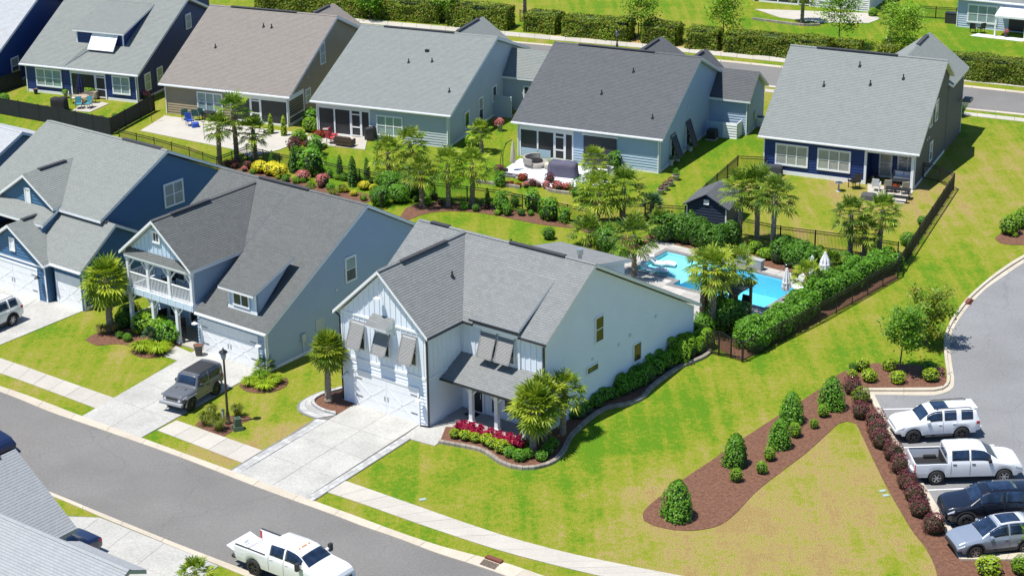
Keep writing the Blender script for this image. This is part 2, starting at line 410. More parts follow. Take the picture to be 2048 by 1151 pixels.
# jeep driveway of the balcony house
driveway('driveway', [([(163.9, 832.5), (282.8, 875.5), (522, 741), (396, 698)], 2, 4)], [[(163.9, 832.5), (282.8, 875.5), (528, 739), (396, 696)]])
d = driveway('front_walk', [([(327, 712), (371, 727), (400, 713), (352, 692)], 1, 1)], [])
# driveway of the blue-grey house
driveway('driveway', [([(-260, 740), (0, 690), (176, 618), (-90, 540)], 3, 3)], [[(-260, 740), (0, 690), (180, 615), (-90, 535)]])
# main driveway: concrete field with a paver border on both sides
dm = driveway('driveway', [([(479, 947), (609.6, 996.9), (842, 847), (712, 807)], 2, 4)], [[(461, 941), (626, 1003), (845, 862), (690, 800), (629.6, 837.5)]])
border_l = (smooth_line(GL([(460.5, 940.6), (524.9, 901), (600, 858.5), (629.6, 837.5)]), .5), smooth_line(GL([(479, 947), (545, 906), (620, 862), (655, 841)]), .5))
border_r = (smooth_line(GL([(609.6, 996.9), (674.7, 957), (807.3, 872.8)]), .5), smooth_line(GL([(625.9, 1003), (692, 961), (822.3, 878)]), .5))
def split_band(A, B, k0, k1):
    A, _ = resample(A, 40); B, _ = resample(B, 40)
    return [a.lerp(b, k0) for a, b in zip(A, B)], [a.lerp(b, k1) for a, b in zip(A, B)]
for A, B in (border_l, border_r[::-1]):
    a, b = split_band(A, B, 0, .12); strip_pieces(dm, 'edge_paver', a, b, .45, .004, .05, PAVERD, .012)
    a, b = split_band(A, B, .14, .57); strip_pieces(dm, 'paver', a, b, .42, .004, .046, PAVER, .012)
    a, b = split_band(A, B, .59, 1); strip_pieces(dm, 'paver', a, b, .36, .004, .046, PAVER, .012)
# curved paver walk round the palm bed
wo = smooth_line(GL([(629.6, 837.5), (612, 831), (598, 824), (593.5, 815), (597, 806), (607, 799), (625, 790), (652, 780), (680, 774), (693, 768)]), .3)
wi = smooth_line(GL([(672, 830), (652, 826), (634, 818), (623, 809), (622, 801.5), (630, 795), (645, 788), (664, 782), (684, 777), (694, 773)]), .3)
wk = thing('garden_path', None, None); wk['kind'] = 'structure'
sheet('joint_bed', wo + wi[::-1], .013, JOINT, wk)
for k0, k1, mm, pc in ((0, .12, PAVERD, .4), (.14, .52, PAVER, .42), (.54, .98, PAVER, .34)):
    a, b = split_band(wo, wi, k0, k1); strip_pieces(wk, 'paver' if k0 else 'edge_paver', a, b, pc, .004, .05, mm, .012)
wi2 = [p.lerp(G(668, 806), .14) for p in wi]; pe = thing('path_edging', 'low pale block edging round the left garage palm bed', 'edging'); strip_pieces(pe, 'edging_block', wi, wi2, .4, 0, .16, PAVER, .015)
# entry walk and the drive across the road
sheet('entry_walk', GL([(807, 873.5), (822.3, 879), (869.8, 891.8), (882, 882), (918, 862), (930, 846), (900, 832), (858, 856), (840, 849)]), .043, CONC2, kind='structure', th=.038)
driveway('driveway', [([(136, 1033), (200, 1035), (60, 1140), (-40, 1090)], 1, 1), ([(200, 1035), (395, 1113), (290, 1200), (60, 1140)], 3, 2)], [[(130, 1030), (200, 1034), (396, 1113), (290, 1200), (60, 1142), (-40, 1090)]])
nb = thing('paver_strip', None, None); nb['kind'] = 'structure'
slab_grid(nb, GL([(395, 1113.5), (437, 1132), (395, 1164), (345, 1150)]), 2, 4, .004, .045, PAVER, .015, 'paver')

# --- parking lot
lot_l = [(1726, 779), (1873.8, 778), (1886.3, 775), (1893.9, 766), (1893.9, 751), (1890, 726), (1887.6, 701), (1887.6, 681), (1893.9, 658.6), (1903.9, 638.6), (1919, 617.3), (1934, 598.5), (1956.4, 577), (2001.5, 540.8), (2048, 512), (2140, 462), (2300, 400)]
lot_g = [(1726, 789), (1874, 790), (1896.4, 783.7), (1907.6, 773.7), (1909, 762), (1905, 736), (1901, 705), (1900, 676), (1908.9, 653.6), (1921.4, 633.6), (1936.4, 613.5), (1952, 597), (1975, 575), (2010, 551), (2048, 525.7), (2140, 474), (2300, 411)]
LLn, LGn = (smooth_line(GL(p), .6) for p in (lot_l, lot_g))
side_l = [(1735, 787), (1772, 862), (1824, 955), (1866, 1027), (1893, 1070), (1919, 1121), (2200, 1123)]
side_r = [(1747, 789), (1786.3, 868), (1851.3, 976.9), (1878.8, 1023), (1905, 1062), (1929, 1108), (2200, 1109)]
SL, SR = GL(side_l), GL(side_r)
sheet('parking_lot', LGn + GL([(2500, 700), (2600, 1108)]) + SR[::-1], .006, ASPH2, kind='structure')
lk = thing('lot_kerb', None, None); lk['kind'] = 'structure'
strip_pieces(lk, 'kerb_stone', LLn, resample([x.lerp(y, .42) for x, y in zip(resample(LLn, 120)[0], resample(LGn, 120)[0])], 120)[0], 2.4, 0, .14, KERB, .02, 4)
strip_pieces(lk, 'gutter_slab', resample([x.lerp(y, .42) for x, y in zip(resample(LLn, 120)[0], resample(LGn, 120)[0])], 120)[0], LGn, 2.4, 0, .022, KERB, .02, 4)
strip_pieces(lk, 'kerb_stone', SL[:6], SR[:6], 2.4, 0, .13, KERB, .02, 4)
strip_pieces(lk, 'kerb_stone', SL[5:], SR[5:], 2.4, 0, .13, KERB, .02, 2)
pl = thing('parking_bay_lines', None, None); pl['kind'] = 'structure'
def stripe(a, b, w=.1):
    A, B = G(*a), G(*b); n = (B - A).cross(V((0, 0, 1))).normalized() * w / 2
    MB().face([V((p.x, p.y, .011)) for p in (A - n, B - n, B + n, A + n)]).build('painted_line', PAINT, pl)
for a, b in (((1753.7, 818.2), (1940, 814)), ((1774, 855), (1962.7, 850.8)), ((1801.6, 894.6), (1988.6, 889.3)), ((1853.7, 979.4), (2050, 971)), ((1893, 1046), (2100, 1040))): stripe(a, b)

# --- back street at the top of the picture
def strip(name, A, B, z, mat_): return sheet(name, GL(A) + GL(B)[::-1], z, mat_, kind='structure')
strip('back_road', [(700, 60), (1024, 84), (1100, 91), (1480, 128), (1537, 133), (1920, 173), (2048, 187), (2500, 237)], [(700, 92), (1024, 118), (1100, 127), (1480, 166), (1537, 172), (1915, 216), (2048, 229), (2500, 282)], .006, ASPH)
for A, B in (([(700, 57), (1053, 85.5), (1480, 124), (1537, 130), (1920, 170), (2048, 184), (2500, 234)], [(700, 60), (1053, 88.5), (1480, 128), (1537, 134), (1920, 174), (2048, 188), (2500, 238)]),
             ([(700, 92), (1100, 126), (1480, 165), (1915, 215), (2048, 228.5), (2500, 281)], [(700, 95), (1100, 129), (1480, 168), (1915, 218), (2048, 231.5), (2500, 284)])):
    o = thing('back_kerb', None, None); o['kind'] = 'structure'
    strip_pieces(o, 'kerb_stone', GL(A), GL(B), 3.0, 0, .06, KERB, .03)
for A, B in (([(500, 18), (700, 37), (1024, 64.5), (1280, 87.5), (1536, 113), (1920, 153), (2048, 166), (2500, 214)], [(500, 25), (700, 45), (1024, 73), (1280, 96), (1536, 122), (1920, 162), (2048, 175), (2500, 224)]),
             ([(1530, 178), (1912, 222.5), (2048, 237), (2500, 292)], [(1530, 184), (1912, 229), (2048, 244), (2500, 300)])):
    o = thing('pavement', None, None); o['kind'] = 'structure'
    a, b = GL(A), GL(B); sheet('joint_bed', a + b[::-1], .010, JOINT, o)
    strip_pieces(o, 'slab', a, b, 1.6, .004, .035, CONC, .03)
strip('verge_strip', [(1100, 60), (1536, 102), (2048, 157), (2300, 184)], [(1100, 72), (1536, 112.5), (2048, 165), (2300, 192)], .005, lawnmat('dry_verge', [], (.20, .20, .03), (.34, .25, .06), (.42, .28, .10)))

# --- planting beds
def bed(name, pts, z=.03, step=.4, smooth=True, mat_=None):
    L = GL(pts)
    if smooth: L = smooth_line(L + [L[0]], step)[:-1]
    return sheet(name, [(p.x, p.y) for p in L], z, mat_ or MULCH, kind='structure', th=z - .003)
tri_out = [(1676.1, 748.7), (1640, 777), (1556.6, 831), (1487, 876), (1445.3, 905.7), (1371.9, 954.3), (1324.3, 989.4), (1295.5, 1013), (1285, 1028), (1288, 1041), (1309.3, 1051), (1349.3, 1059.4), (1379.4, 1060.7), (1414.4, 1057), (1444.4, 1047), (1474.5, 1023), (1512, 983), (1570.5, 937), (1612, 905.7), (1650.4, 871), (1678, 846.6), (1695.6, 842), (1711, 846.6), (1721.7, 865.7), (1751, 928), (1775.5, 977), (1803.3, 1025.6), (1824.2, 1060.3), (1848.5, 1091.6), (1866, 1123), (1876, 1160), (1890, 1260)]
tri_in = [(2150, 1260), (2150, 1122), (1919, 1120), (1893, 1069), (1866, 1026), (1824, 954), (1772, 861), (1735, 786), (1730, 778), (1870, 776.5), (1884, 773), (1892, 765), (1892, 752), (1889, 735), (1836.3, 730), (1760, 726), (1736, 727.4), (1706, 735)]
sheet('mulch_bed', smooth_line(GL(tri_out), .4) + GL(tri_in), .03, MULCH, kind='structure', th=.04)
bed('mulch_bed', [(1990, 476), (2005, 466), (2030, 462), (2060, 462), (2080, 475), (2060, 488), (2025, 490), (2000, 486)])
bed('mulch_bed', [(171, 680), (182, 671), (205, 664), (228, 655), (250, 648), (275, 640), (330, 655), (362, 690), (358, 697), (335, 708), (305, 716), (280, 714), (264, 706), (262, 695), (250, 689), (225, 688), (195, 691)])
bed('mulch_bed', [(478, 772), (490, 760), (520, 752), (560, 750), (575, 757), (574, 770), (555, 781), (525, 786), (495, 783)])
bed('mulch_bed', [(390, 850), (398, 842), (420, 838), (440, 834), (470, 831), (500, 833), (505, 838), (480, 848), (462, 864), (448, 872), (425, 866)])
bed('mulch_bed', [(672, 829), (652, 825), (634, 817), (624, 809), (623, 802), (631, 796), (646, 789), (665, 783), (684, 779), (698, 780), (706, 800), (708, 811)], smooth=False)
# bed along the main house with its stone edging
edge_px = [(879.9, 883), (902, 886.8), (937, 893), (967, 900.5), (987, 911.8), (1002, 923), (1024, 932), (1044, 935.5), (1069, 934.5), (1089, 929.5), (1106.6, 920.5), (1121, 905), (1128, 892), (1134, 878), (1144, 866), (1152, 859), (1164, 847.5), (1184, 831), (1204, 819), (1224, 812.5), (1249, 808.7), (1269, 802.5), (1284, 793.7), (1294, 781), (1304, 771), (1317, 761), (1334, 748.7), (1349, 738.7), (1369, 728.7), (1389, 721), (1407, 712.4), (1418, 702)]
EDGE = smooth_line(GL(edge_px), .35)
sheet('mulch_bed', [(p.x, p.y) for p in EDGE] + [tuple(MW(x, y)[:2]) for x, y in ((5.9, 19.0), (5.9, 1.0), (1.5, .95), (.8, .6))], .05, MULCH, kind='structure')
ed = thing('stone_edging', 'low curved grey block edging round the bed beside the white house', 'edging')
eo = [p + ((EDGE[min(i + 1, len(EDGE) - 1)] - EDGE[max(i - 1, 0)]).normalized().cross(V((0, 0, 1)))) * .26 for i, p in enumerate(EDGE)]
EBL = mat('edging_block', (.27, .235, .20), .9, var=.25, scale=4, rnd=.18, bmp=.4)
strip_pieces(ed, 'edging_block', EDGE, eo, .33, 0, .17, EBL, .02)
# back garden beds
bed('mulch_bed', [(640, 372), (560, 350), (500, 338), (455, 340), (470, 350), (540, 366), (600, 380), (660, 398), (700, 408), (738, 404), (745, 392), (700, 382)])
bed('mulch_bed', [(800, 434), (815, 440), (850, 428), (890, 423), (940, 424), (990, 431), (1040, 441), (1080, 449), (1130, 455), (1160, 460), (1200, 480), (1280, 500), (1300, 490), (1240, 465), (1150, 441), (1050, 425), (1000, 412), (960, 408), (900, 405), (850, 405), (815, 415)])
bed('mulch_bed', [(1280, 492), (1340, 488), (1400, 502), (1470, 520), (1530, 535), (1600, 553), (1640, 557), (1700, 545), (1790, 545), (1780, 520), (1700, 512), (1560, 520), (1500, 500), (1400, 478), (1330, 465), (1270, 480)])
bed('mulch_bed', [(1484, 722), (1440, 700), (1420, 655), (1450, 630), (1480, 640), (1520, 650), (1580, 620), (1640, 600), (1700, 570), (1780, 545), (1798, 556), (1700, 610), (1600, 662)], smooth=False)

# --- pool, in the axes of the main house
PLASTER = mat('pool_plaster', (.30, .66, .80), .7, var=.12, scale=1.2)
PLASTER2 = mat('pool_shelf_plaster', (.56, .80, .84), .7, var=.1, scale=1.2)
def watermat():
    m, nt, b = _nt('pool_water'); nt.nodes.remove(b)
    tr = N_(nt, 'ShaderNodeBsdfTransparent'); tr.inputs[0].default_value = (.62, .93, .98, 1)
    gl = N_(nt, 'ShaderNodeBsdfGlossy'); gl.inputs['Roughness'].default_value = .03
    fr = N_(nt, 'ShaderNodeFresnel'); fr.inputs[0].default_value = 1.33
    bp = N_(nt, 'ShaderNodeBump'); bp.inputs['Strength'].default_value = .5; bp.inputs['Distance'].default_value = .05
    co = coords(nt, 'World'); L_(nt, noise(nt, 3.2, 3, co), bp.inputs['Height'])
    for x in (gl, fr): L_(nt, bp.outputs[0], x.inputs['Normal'])
    mx = N_(nt, 'ShaderNodeMixShader'); L_(nt, fr.outputs[0], mx.inputs[0]); L_(nt, tr.outputs[0], mx.inputs[1]); L_(nt, gl.outputs[0], mx.inputs[2])
    L_(nt, mx.outputs[0], nt.nodes['Material Output'].inputs[0]); return m
pool = thing('swimming_pool', 'blue rectangular swimming pool with shallow tanning shelf and grey coping', 'pool', M_O, M_AZ)
pb = MB()
PX0, PXM, PX1, PY0, PYS, PY1 = -4.4, -.6, 6.55, 26.9, 27.85, 32.05
pb.face([(PXM, PY0, -1.2), (PX1, PY0, -1.2), (PX1, PY1, -1.5), (PXM, PY1, -1.5)])
for a, b_ in (((PXM, PY0), (PX1, PY0)), ((PX1, PY0), (PX1, PY1)), ((PX1, PY1), (PXM, PY1)), ((PXM, PY0), (PXM, PYS))):
    pb.face([(*a, -1.5), (*b_, -1.5), (*b_, .0), (*a, .0)])
pb.face([(PXM, PYS, -1.5), (PXM, PY1, -1.5), (PXM, PY1, -.26), (PXM, PYS, -.26)])
pb.build('basin', PLASTER, pool)
sh = MB(); sh.face([(PX0, PYS, -.26), (PXM, PYS, -.26), (PXM, PY1, -.26), (PX0, PY1, -.26)])
for a, b_ in (((PX0, PYS), (PXM, PYS)), ((PX0, PYS), (PX0, PY1)), ((PX0, PY1), (PXM, PY1))): sh.face([(*a, -.26), (*b_, -.26), (*b_, 0), (*a, 0)])
sh.build('tanning_shelf', PLASTER2, pool)
MB().face([(PX0, PYS, -.07), (PXM, PYS, -.07), (PXM, PY0, -.07), (PX1, PY0, -.07), (PX1, PY1, -.07), (PX0, PY1, -.07)]).build('water', watermat(), pool)
def cop(x0, x1, y0, y1, nx, ny):
    for i in range(nx):
        for j in range(ny):
            MB().box(x0 + (x1 - x0) * i / nx + .006, x0 + (x1 - x0) * (i + 1) / nx - .006, y0 + (y1 - y0) * j / ny + .006, y0 + (y1 - y0) * (j + 1) / ny - .006, -.02, .065).build('coping_stone', PAVERD, pool)
W_ = .38
cop(PX0 - W_, PX1 + W_, PY1, PY1 + W_, 18, 1); cop(PX0 - W_, PXM - W_, PYS - W_, PYS, 5, 1); cop(PXM - W_, PX1 + W_, PY0 - W_, PY0, 12, 1)
cop(PX1, PX1 + W_, PY0, PY1, 1, 8); cop(PX0 - W_, PX0, PYS, PY1, 1, 7); cop(PXM - W_, PXM, PY0, PYS, 1, 2)
fw = MB(); fw.box(1.1, 3.0, 32.46, 32.9, .0, .72); fw.build('fountain_wall', mat('stacked_stone', (.34, .33, .31), .9, var=.25, scale=4, bmp=.5), pool)
MB().box(1.04, 3.06, 32.44, 32.96, .72, .79).build('wall_cap', PAVER, pool)
deck = thing('pool_deck', None, None, M_O, M_AZ); deck['kind'] = 'structure'
DK = mat('deck_paver', (.42, .40, .37), .85, var=.12, scale=2, rnd=.14, bmp=.2)
def deckgrid(x0, x1, y0, y1, dx=.9, dy=.6):
    nx, ny = max(1, round((x1 - x0) / dx)), max(1, round((y1 - y0) / dy))
    MB().box(x0, x1, y0, y1, .0, .012).build('joint_bed', JOINT, deck)
    for i in range(nx):
        for j in range(ny):
            w, h = (x1 - x0) / nx, (y1 - y0) / ny
            MB().box(x0 + w * i + .008, x0 + w * (i + 1) - .008, y0 + h * j + .008, y0 + h * (j + 1) - .008, .004, .05 + random.uniform(-.003, .003)).build('deck_paver', DK, deck)
deckgrid(-6.3, PX0 - W_, 25.5, 33.6); deckgrid(PX0 - W_, 8.6, PY1 + W_, 33.4); deckgrid(PX1 + W_, 8.6, 26.5, PY1 + W_)
deckgrid(PX0 - W_, PXM - W_, 25.2, PYS - W_); deckgrid(PXM - W_, 8.4, 21.8, PY0 - W_)
# storm drains
RUST = mat('rusty_iron', (.16, .05, .03), .8, var=.4, scale=8)
def inlet(a, b, c, d, label):
    P = GL([a, b, c, d]); cc = sum(P, V()) / 4
    t = thing('storm_drain', label, 'drain', cc)
    Q = [p - cc for p in P]; m = MB(); m.prism([V((q.x, q.y, .004)) for q in Q], (0, 0, .045)); m.build('grate_frame', RUST, t)
    m = MB()
    for i in range(1, 8):
        u = i / 8; m.bar(Q[0].lerp(Q[3], u) + V((0, 0, .06)), Q[1].lerp(Q[2], u) + V((0, 0, .06)), .03, .03)
    m.build('grate_bars', mat('iron_bar', (.05, .025, .02), .7), t)
    e = (Q[1] - Q[0]).normalized(); n = V((-e.y, e.x, 0))
    MB().prism([Q[0] + n * .02, Q[1] + n * .02, Q[1] + n * .3, Q[0] + n * .3], (0, 0, .17)).build('kerb_hood', RUST, t)
inlet((969, 1118), (1000, 1129), (988, 1141), (958, 1130), 'rusty storm drain grate in the front street kerb')
inlet((1935, 600), (1928, 608), (1941, 610), (1948, 600), 'rusty storm drain grate in the parking lot gutter')

# ================================================================== BUILDINGS
def px_of(p):
    v = p - V((0, 0, CAM_H)); return (1024 + FPX * v.dot(C_RIGHT) / v.dot(_fwd), 575.5 + FPX * v.dot(C_DOWN) / v.dot(_fwd))
def courses(mb, poly, step, lift, v0=None, base=.0):
    """cut a planar polygon into lapped courses (shingle rows, clapboards); each row's lower edge stands proud by lift"""
    P = [V(p) for p in poly]; n = V((0, 0, 0))
    for i in range(len(P)): n += (P[i]).cross(P[(i + 1) % len(P)])
    n.normalize()
    if abs(n.z) < .999: u = V((0, 0, 1)).cross(n).normalized()
    else: u = V((1, 0, 0))
    v = n.cross(u)
    if v.z < 0: v = -v; u = -u
    o = P[0]; q = [((p - o).dot(u), (p - o).dot(v)) for p in P]
    vmin, vmax = min(a[1] for a in q), max(a[1] for a in q)
    s = vmin if v0 is None else v0; k = 0
    while s < vmax - 1e-4:
        c = clip(q, 1, max(s, vmin), min(s + step, vmax))
        if c:
            mb.face([o + u * a + v * b + n * (base + lift * (1 - (b - s) / step)) for a, b in c], [(a, b) for a, b in c])
            low = [a for a, b in c if abs(b - max(s, vmin)) < 1e-4]
            if len(low) >= 2:
                a0, a1 = min(low), max(low); b = max(s, vmin)
                mb.face([o + u * a0 + v * b + n * base, o + u * a1 + v * b + n * base, o + u * a1 + v * b + n * (base + lift), o + u * a0 + v * b + n * (base + lift)], [(a0, b)] * 4)
        s += step; k += 1
def roof(parent, planes, shm, trim=None, th=.2, name='roof', vents=()):
    trim = trim or MWHITE; m = MB(); s = MB()
    for p in planes:
        P = [V(x) for x in p]; n = V((0, 0, 0))
        for i in range(len(P)): n += P[i].cross(P[(i + 1) % len(P)])
        if n.z < 0: P.reverse()
        m.prism([x - V((0, 0, th)) for x in P], (0, 0, th)); courses(s, P, .16, .014, base=.006)
    r = m.build(name, trim, parent); s.build('shingles', shm, r, kind='stuff'); return r
RV = mat('ridge_vent_dark', (.045, .045, .05), .8, var=.2)
def ridge_vent(r, a, b, shm=None): MB().bar(V(a) + V((0, 0, .05)), V(b) + V((0, 0, .05)), .30, .07).build('ridge_vent', RV, r)
def ridge_cap(r, a, b, shm):
    a, b = V(a), V(b); n = max(1, int((b - a).length / .2)); m = MB(); d = (b - a).normalized(); w = d.cross(V((0, 0, 1))).normalized() * .15
    for i in range(n):
        p, q = a.lerp(b, i / n), a.lerp(b, (i + 1) / n); h0, h1 = V((0, 0, .055)), V((0, 0, .04)); dn = V((0, 0, -.07))
        m.face([p - w + h0 + dn, q - w + h1 + dn, q + h1, p + h0], [(i, 0), (i + .3, 0), (i + .3, .15), (i, .15)]); m.face([p + h0, q + h1, q + w + h1 + dn, p + w + h0 + dn], [(i, 0), (i + .3, 0), (i + .3, .15), (i, .15)])
    m.build('ridge_cap', shm, r)
def vent_pipe(r, p, h=.35):
    m = MB(); p = V(p); m.tube([p, p + V((0, 0, h))], .05, 8); m.lathe([(.16, -.05), (.07, .14)], p, 8); m.build('vent_pipe', MBLACK, r)
class WF:
    """wall face: origin, horizontal direction u, outward normal n (all local to the house)"""
    def __init__(s, parent, o, u): s.p = parent; s.o = V(o); s.u = V(u).normalized(); s.n = s.u.cross(V((0, 0, 1)))
    def P(s, u, v, d=0): return s.o + s.u * u + V((0, 0, v)) + s.n * d
    def boxm(s, mb, u0, u1, v0, v1, d0, d1):
        return mb.hexa([s.P(u0, v0, d1), s.P(u1, v0, d1), s.P(u1, v0, d0), s.P(u0, v0, d0), s.P(u0, v1, d1), s.P(u1, v1, d1), s.P(u1, v1, d0), s.P(u0, v1, d0)])
    def box(s, name, mat_, u0, u1, v0, v1, d0, d1, parent=None): return s.boxm(MB(), u0, u1, v0, v1, d0, d1).build(name, mat_, parent or s.p)
    def wall(s, poly, mat_, lap=True, name='wall', th=.15, step=.22, sidm=None):
        """poly in (u, v); solid wall with lapped boards on it"""
        P = [s.P(u, v, 0) for u, v in poly]
        w = MB().prism([p - s.n * th for p in P], s.n * th).build(name, mat_, s.p)
        if lap:
            m = MB(); courses(m, P, step, .044, base=.003); m.build('lap_siding', sidm or mat_, w, kind='stuff')
        return w
    def battens(s, w, poly, mat_, sp=.4, d=.035, u0=None):
        us = [p[0] for p in poly]; a = (u0 if u0 is not None else min(us) + sp / 2)
        while a < max(us) - .03:
            c = clip(poly, 0, a - .001, a + .001)
            if c:
                vs_ = [p[1] for p in c]
                if max(vs_) - min(vs_) > .15: s.box('batten', mat_, a - .025, a + .025, min(vs_), max(vs_), 0, d, w)
            a += sp
    def window(s, u0, u1, v0, v1, cols=1, rows=2, glass=None, glass2=None, trim=.1, tm=None, name='window', d=.062, mun=.045):
        tm = tm or MWHITE; m = MB()
        s.boxm(m, u0 - trim, u1 + trim, v1, v1 + trim * 1.2, d - .03, d + .05); s.boxm(m, u0 - trim, u1 + trim, v0 - trim, v0, d - .03, d + .06)
        s.boxm(m, u0 - trim, u0, v0, v1, d - .03, d + .045); s.boxm(m, u1, u1 + trim, v0, v1, d - .03, d + .045)
        for i in range(1, cols): u = u0 + (u1 - u0) * i / cols; s.boxm(m, u - mun, u + mun, v0, v1, d - .02, d + .04)
        for j in range(1, rows): v = v0 + (v1 - v0) * j / rows; s.boxm(m, u0, u1, v - mun * .6, v + mun * .6, d - .02, d + .036)
        w = m.build(name, tm, s.p)
        for i in range(cols):
            for j in range(rows):
                a, b, c, e = u0 + (u1 - u0) * i / cols, u0 + (u1 - u0) * (i + 1) / cols, v0 + (v1 - v0) * j / rows, v0 + (v1 - v0) * (j + 1) / rows
                gm_ = (glass2 or glass or GLASS) if j == rows - 1 and rows > 1 else (glass or GLASS)
                s.boxm(MB(), a, b, c, e, d - .025, d + .005).build('pane', gm_, w)
        return w
    def garage_door(s, u0, u1, v1, tm=None, cols=2, rows=4, dm=None, hand=True):
        tm = tm or MWHITE; dm = dm or MWHITE; m = MB()
        s.boxm(m, u0 - .14, u0, 0, v1 + .14, 0, .09); s.boxm(m, u1, u1 + .14, 0, v1 + .14, 0, .09); s.boxm(m, u0, u1, v1, v1 + .14, 0, .09)
        g = m.build('garage_door', tm, s.p)
        for i in range(cols):
            for j in range(rows):
                a, b, c, e = u0 + (u1 - u0) * i / cols, u0 + (u1 - u0) * (i + 1) / cols, .02 + (v1 - .02) * j / rows, .02 + (v1 - .02) * (j + 1) / rows
                s.boxm(MB(), a + .008, b - .008, c + .012, e - .006, .042, .06).build('door_panel', dm, g)
        # raised cross braces of the carriage style door
        for i in range(cols):
            a, b = u0 + (u1 - u0) * i / cols + .12, u0 + (u1 - u0) * (i + 1) / cols - .12
            top = v1 * (rows - 1) / rows
            for (p, q) in (((a, .12), (b, top)), ((a, top), (b, .12))):
                MB().bar(s.P(*p, .065), s.P(*q, .065), .10, .012, up=s.n).build('door_brace', dm, g)
        if hand:
            for u in ((u0 + u1) / 2 - .12, (u0 + u1) / 2 + .12): MB().bar(s.P(u, v1 * .38, .09), s.P(u, v1 * .52, .09), .025, .02).build('handle', MBLACK, g)
            for u, q in ((u0 + .02, 1), (u1 - .02, -1)):
                for v in (v1 * .3, v1 * .82): MB().bar(s.P(u, v, .075), s.P(u + q * .5, v, .075), .01, .04).build('hinge', MBLACK, g)
        return g
    def shutter(s, u0, u1, v0, v1, out, frm, slm, top=.06):
        """bahama shutter hinged at the top, pushed out at the bottom"""
        a, b, c, e = s.P(u0, v1, top), s.P(u1, v1, top), s.P(u1, v0, out), s.P(u0, v0, out)
        nn = (b - a).cross(e - a).normalized()
        if nn.dot(s.n) < 0: nn = -nn
        m = MB(); m.bar(a, e, .07, .05, up=nn); m.bar(b, c, .07, .05, up=nn); m.bar(a, b, .07, .05, up=nn); m.bar(e, c, .07, .05, up=nn)
        sh = m.build('shutter', frm, s.p); k = MB(); n = int((a - e).length / .075)
        for i in range(n):
            t = (i + .5) / n; p, q = a.lerp(e, t), b.lerp(c, t); k.bar(p, q, .062, .012, up=(nn + (a - e).normalized() * .55).normalized())
        k.prism([x - nn * .015 for x in (a, b, c, e)], nn * .004)
        k.build('louvre_slats', slm, sh, kind='stuff')
        for u in (u0 + .08, u1 - .08):
            MB().bar(s.P(u, v0 - .1, .03), s.P(u, v0 + .1, out), .025).build('stay', frm, sh)
        return sh
    def lamp(s, u, v, mat_=None):
        m = MB(); m.tube([s.P(u, v + .15, .0), s.P(u, v + .28, .12), s.P(u, v + .3, .3), s.P(u, v + .2, .38)], .015, 6)
        l = m.build('wall_lamp', MBLACK, s.p); MB().lathe([(.06, .0), (.08, -.05), (.2, -.12), (.21, -.14)], s.P(u, v + .2, .38), 12).build('lamp_shade', mat_ or MWHITE, l)
def gutter(parent, a, b, m=None): return MB().bar(a, b, .11, .1).build('gutter', m or MWHITE, parent)
def downspout(parent, top, bot, m=None): return MB().bar(top, bot, .08).build('downspout', m or MWHITE, parent)
def post(parent, x, y, z0, z1, w=.2, m=None, braces=(), name='column'):
    c = MB(); c.box(x - w / 2, x + w / 2, y - w / 2, y + w / 2, z0, z1); c.box(x - w * .68, x + w * .68, y - w * .68, y + w * .68, z0, z0 + .14); c.box(x - w * .68, x + w * .68, y - w * .68, y + w * .68, z1 - .1, z1 - .004)
    o = c.build(name, m or MWHITE, parent)
    for dx, dy in braces: MB().bar((x + dx * w * .4, y + dy * w * .4, z1 - .62), (x + dx * .55, y + dy * .55, z1 - .08), .08).build('bracket', m or MWHITE, o)
    return o
def railing(parent, a, b, z0, z1, m=None, sp=.13):
    m = m or MWHITE; a, b = V(a), V(b); r = MB(); r.bar(a + V((0, 0, z1)), b + V((0, 0, z1)), .09, .06);
    o = r.build('railing', m, parent); MB().bar(a + V((0, 0, z0 + .1)), b + V((0, 0, z0 + .1)), .06, .05).build('bottom_rail', m, o); n = max(2, round((b - a).length / sp)); me = MB().box(-.02, .02, -.02, .02, z0 + .12, z1 - .03).mesh('baluster', m)
    ang = math.atan2((b - a).y, (b - a).x)
    for i in range(1, n): p = a.lerp(b, i / n); inst('baluster', me, o, (p.x, p.y, 0), (0, 0, ang))
    return o

SH_M = shingle('roof_shingles_grey', (.20, .209, .206), (.28, .289, .286), (.145, .152, .152))
SH_N = shingle('roof_shingles_charcoal', (.122, .128, .124), (.17, .176, .172), (.085, .089, .088))
SH_A = shingle('roof_shingles_weathered', (.225, .24, .225), (.285, .30, .28), (.17, .18, .17))
SH_T = shingle('roof_shingles_tan', (.235, .21, .185), (.29, .26, .235), (.18, .16, .145))
SH_S = shingle('roof_shingles_sage', (.22, .238, .225), (.275, .293, .28), (.17, .184, .175))
SH_D = shingle('roof_shingles_slate', (.105, .110, .116), (.142, .148, .155), (.072, .076, .082))
SH_F = shingle('roof_shingles_foreground', (.31, .325, .335), (.38, .392, .40), (.24, .25, .26))
SH_L = shingle('roof_shingles_pale', (.40, .41, .42), (.50, .51, .52), (.28, .29, .30))

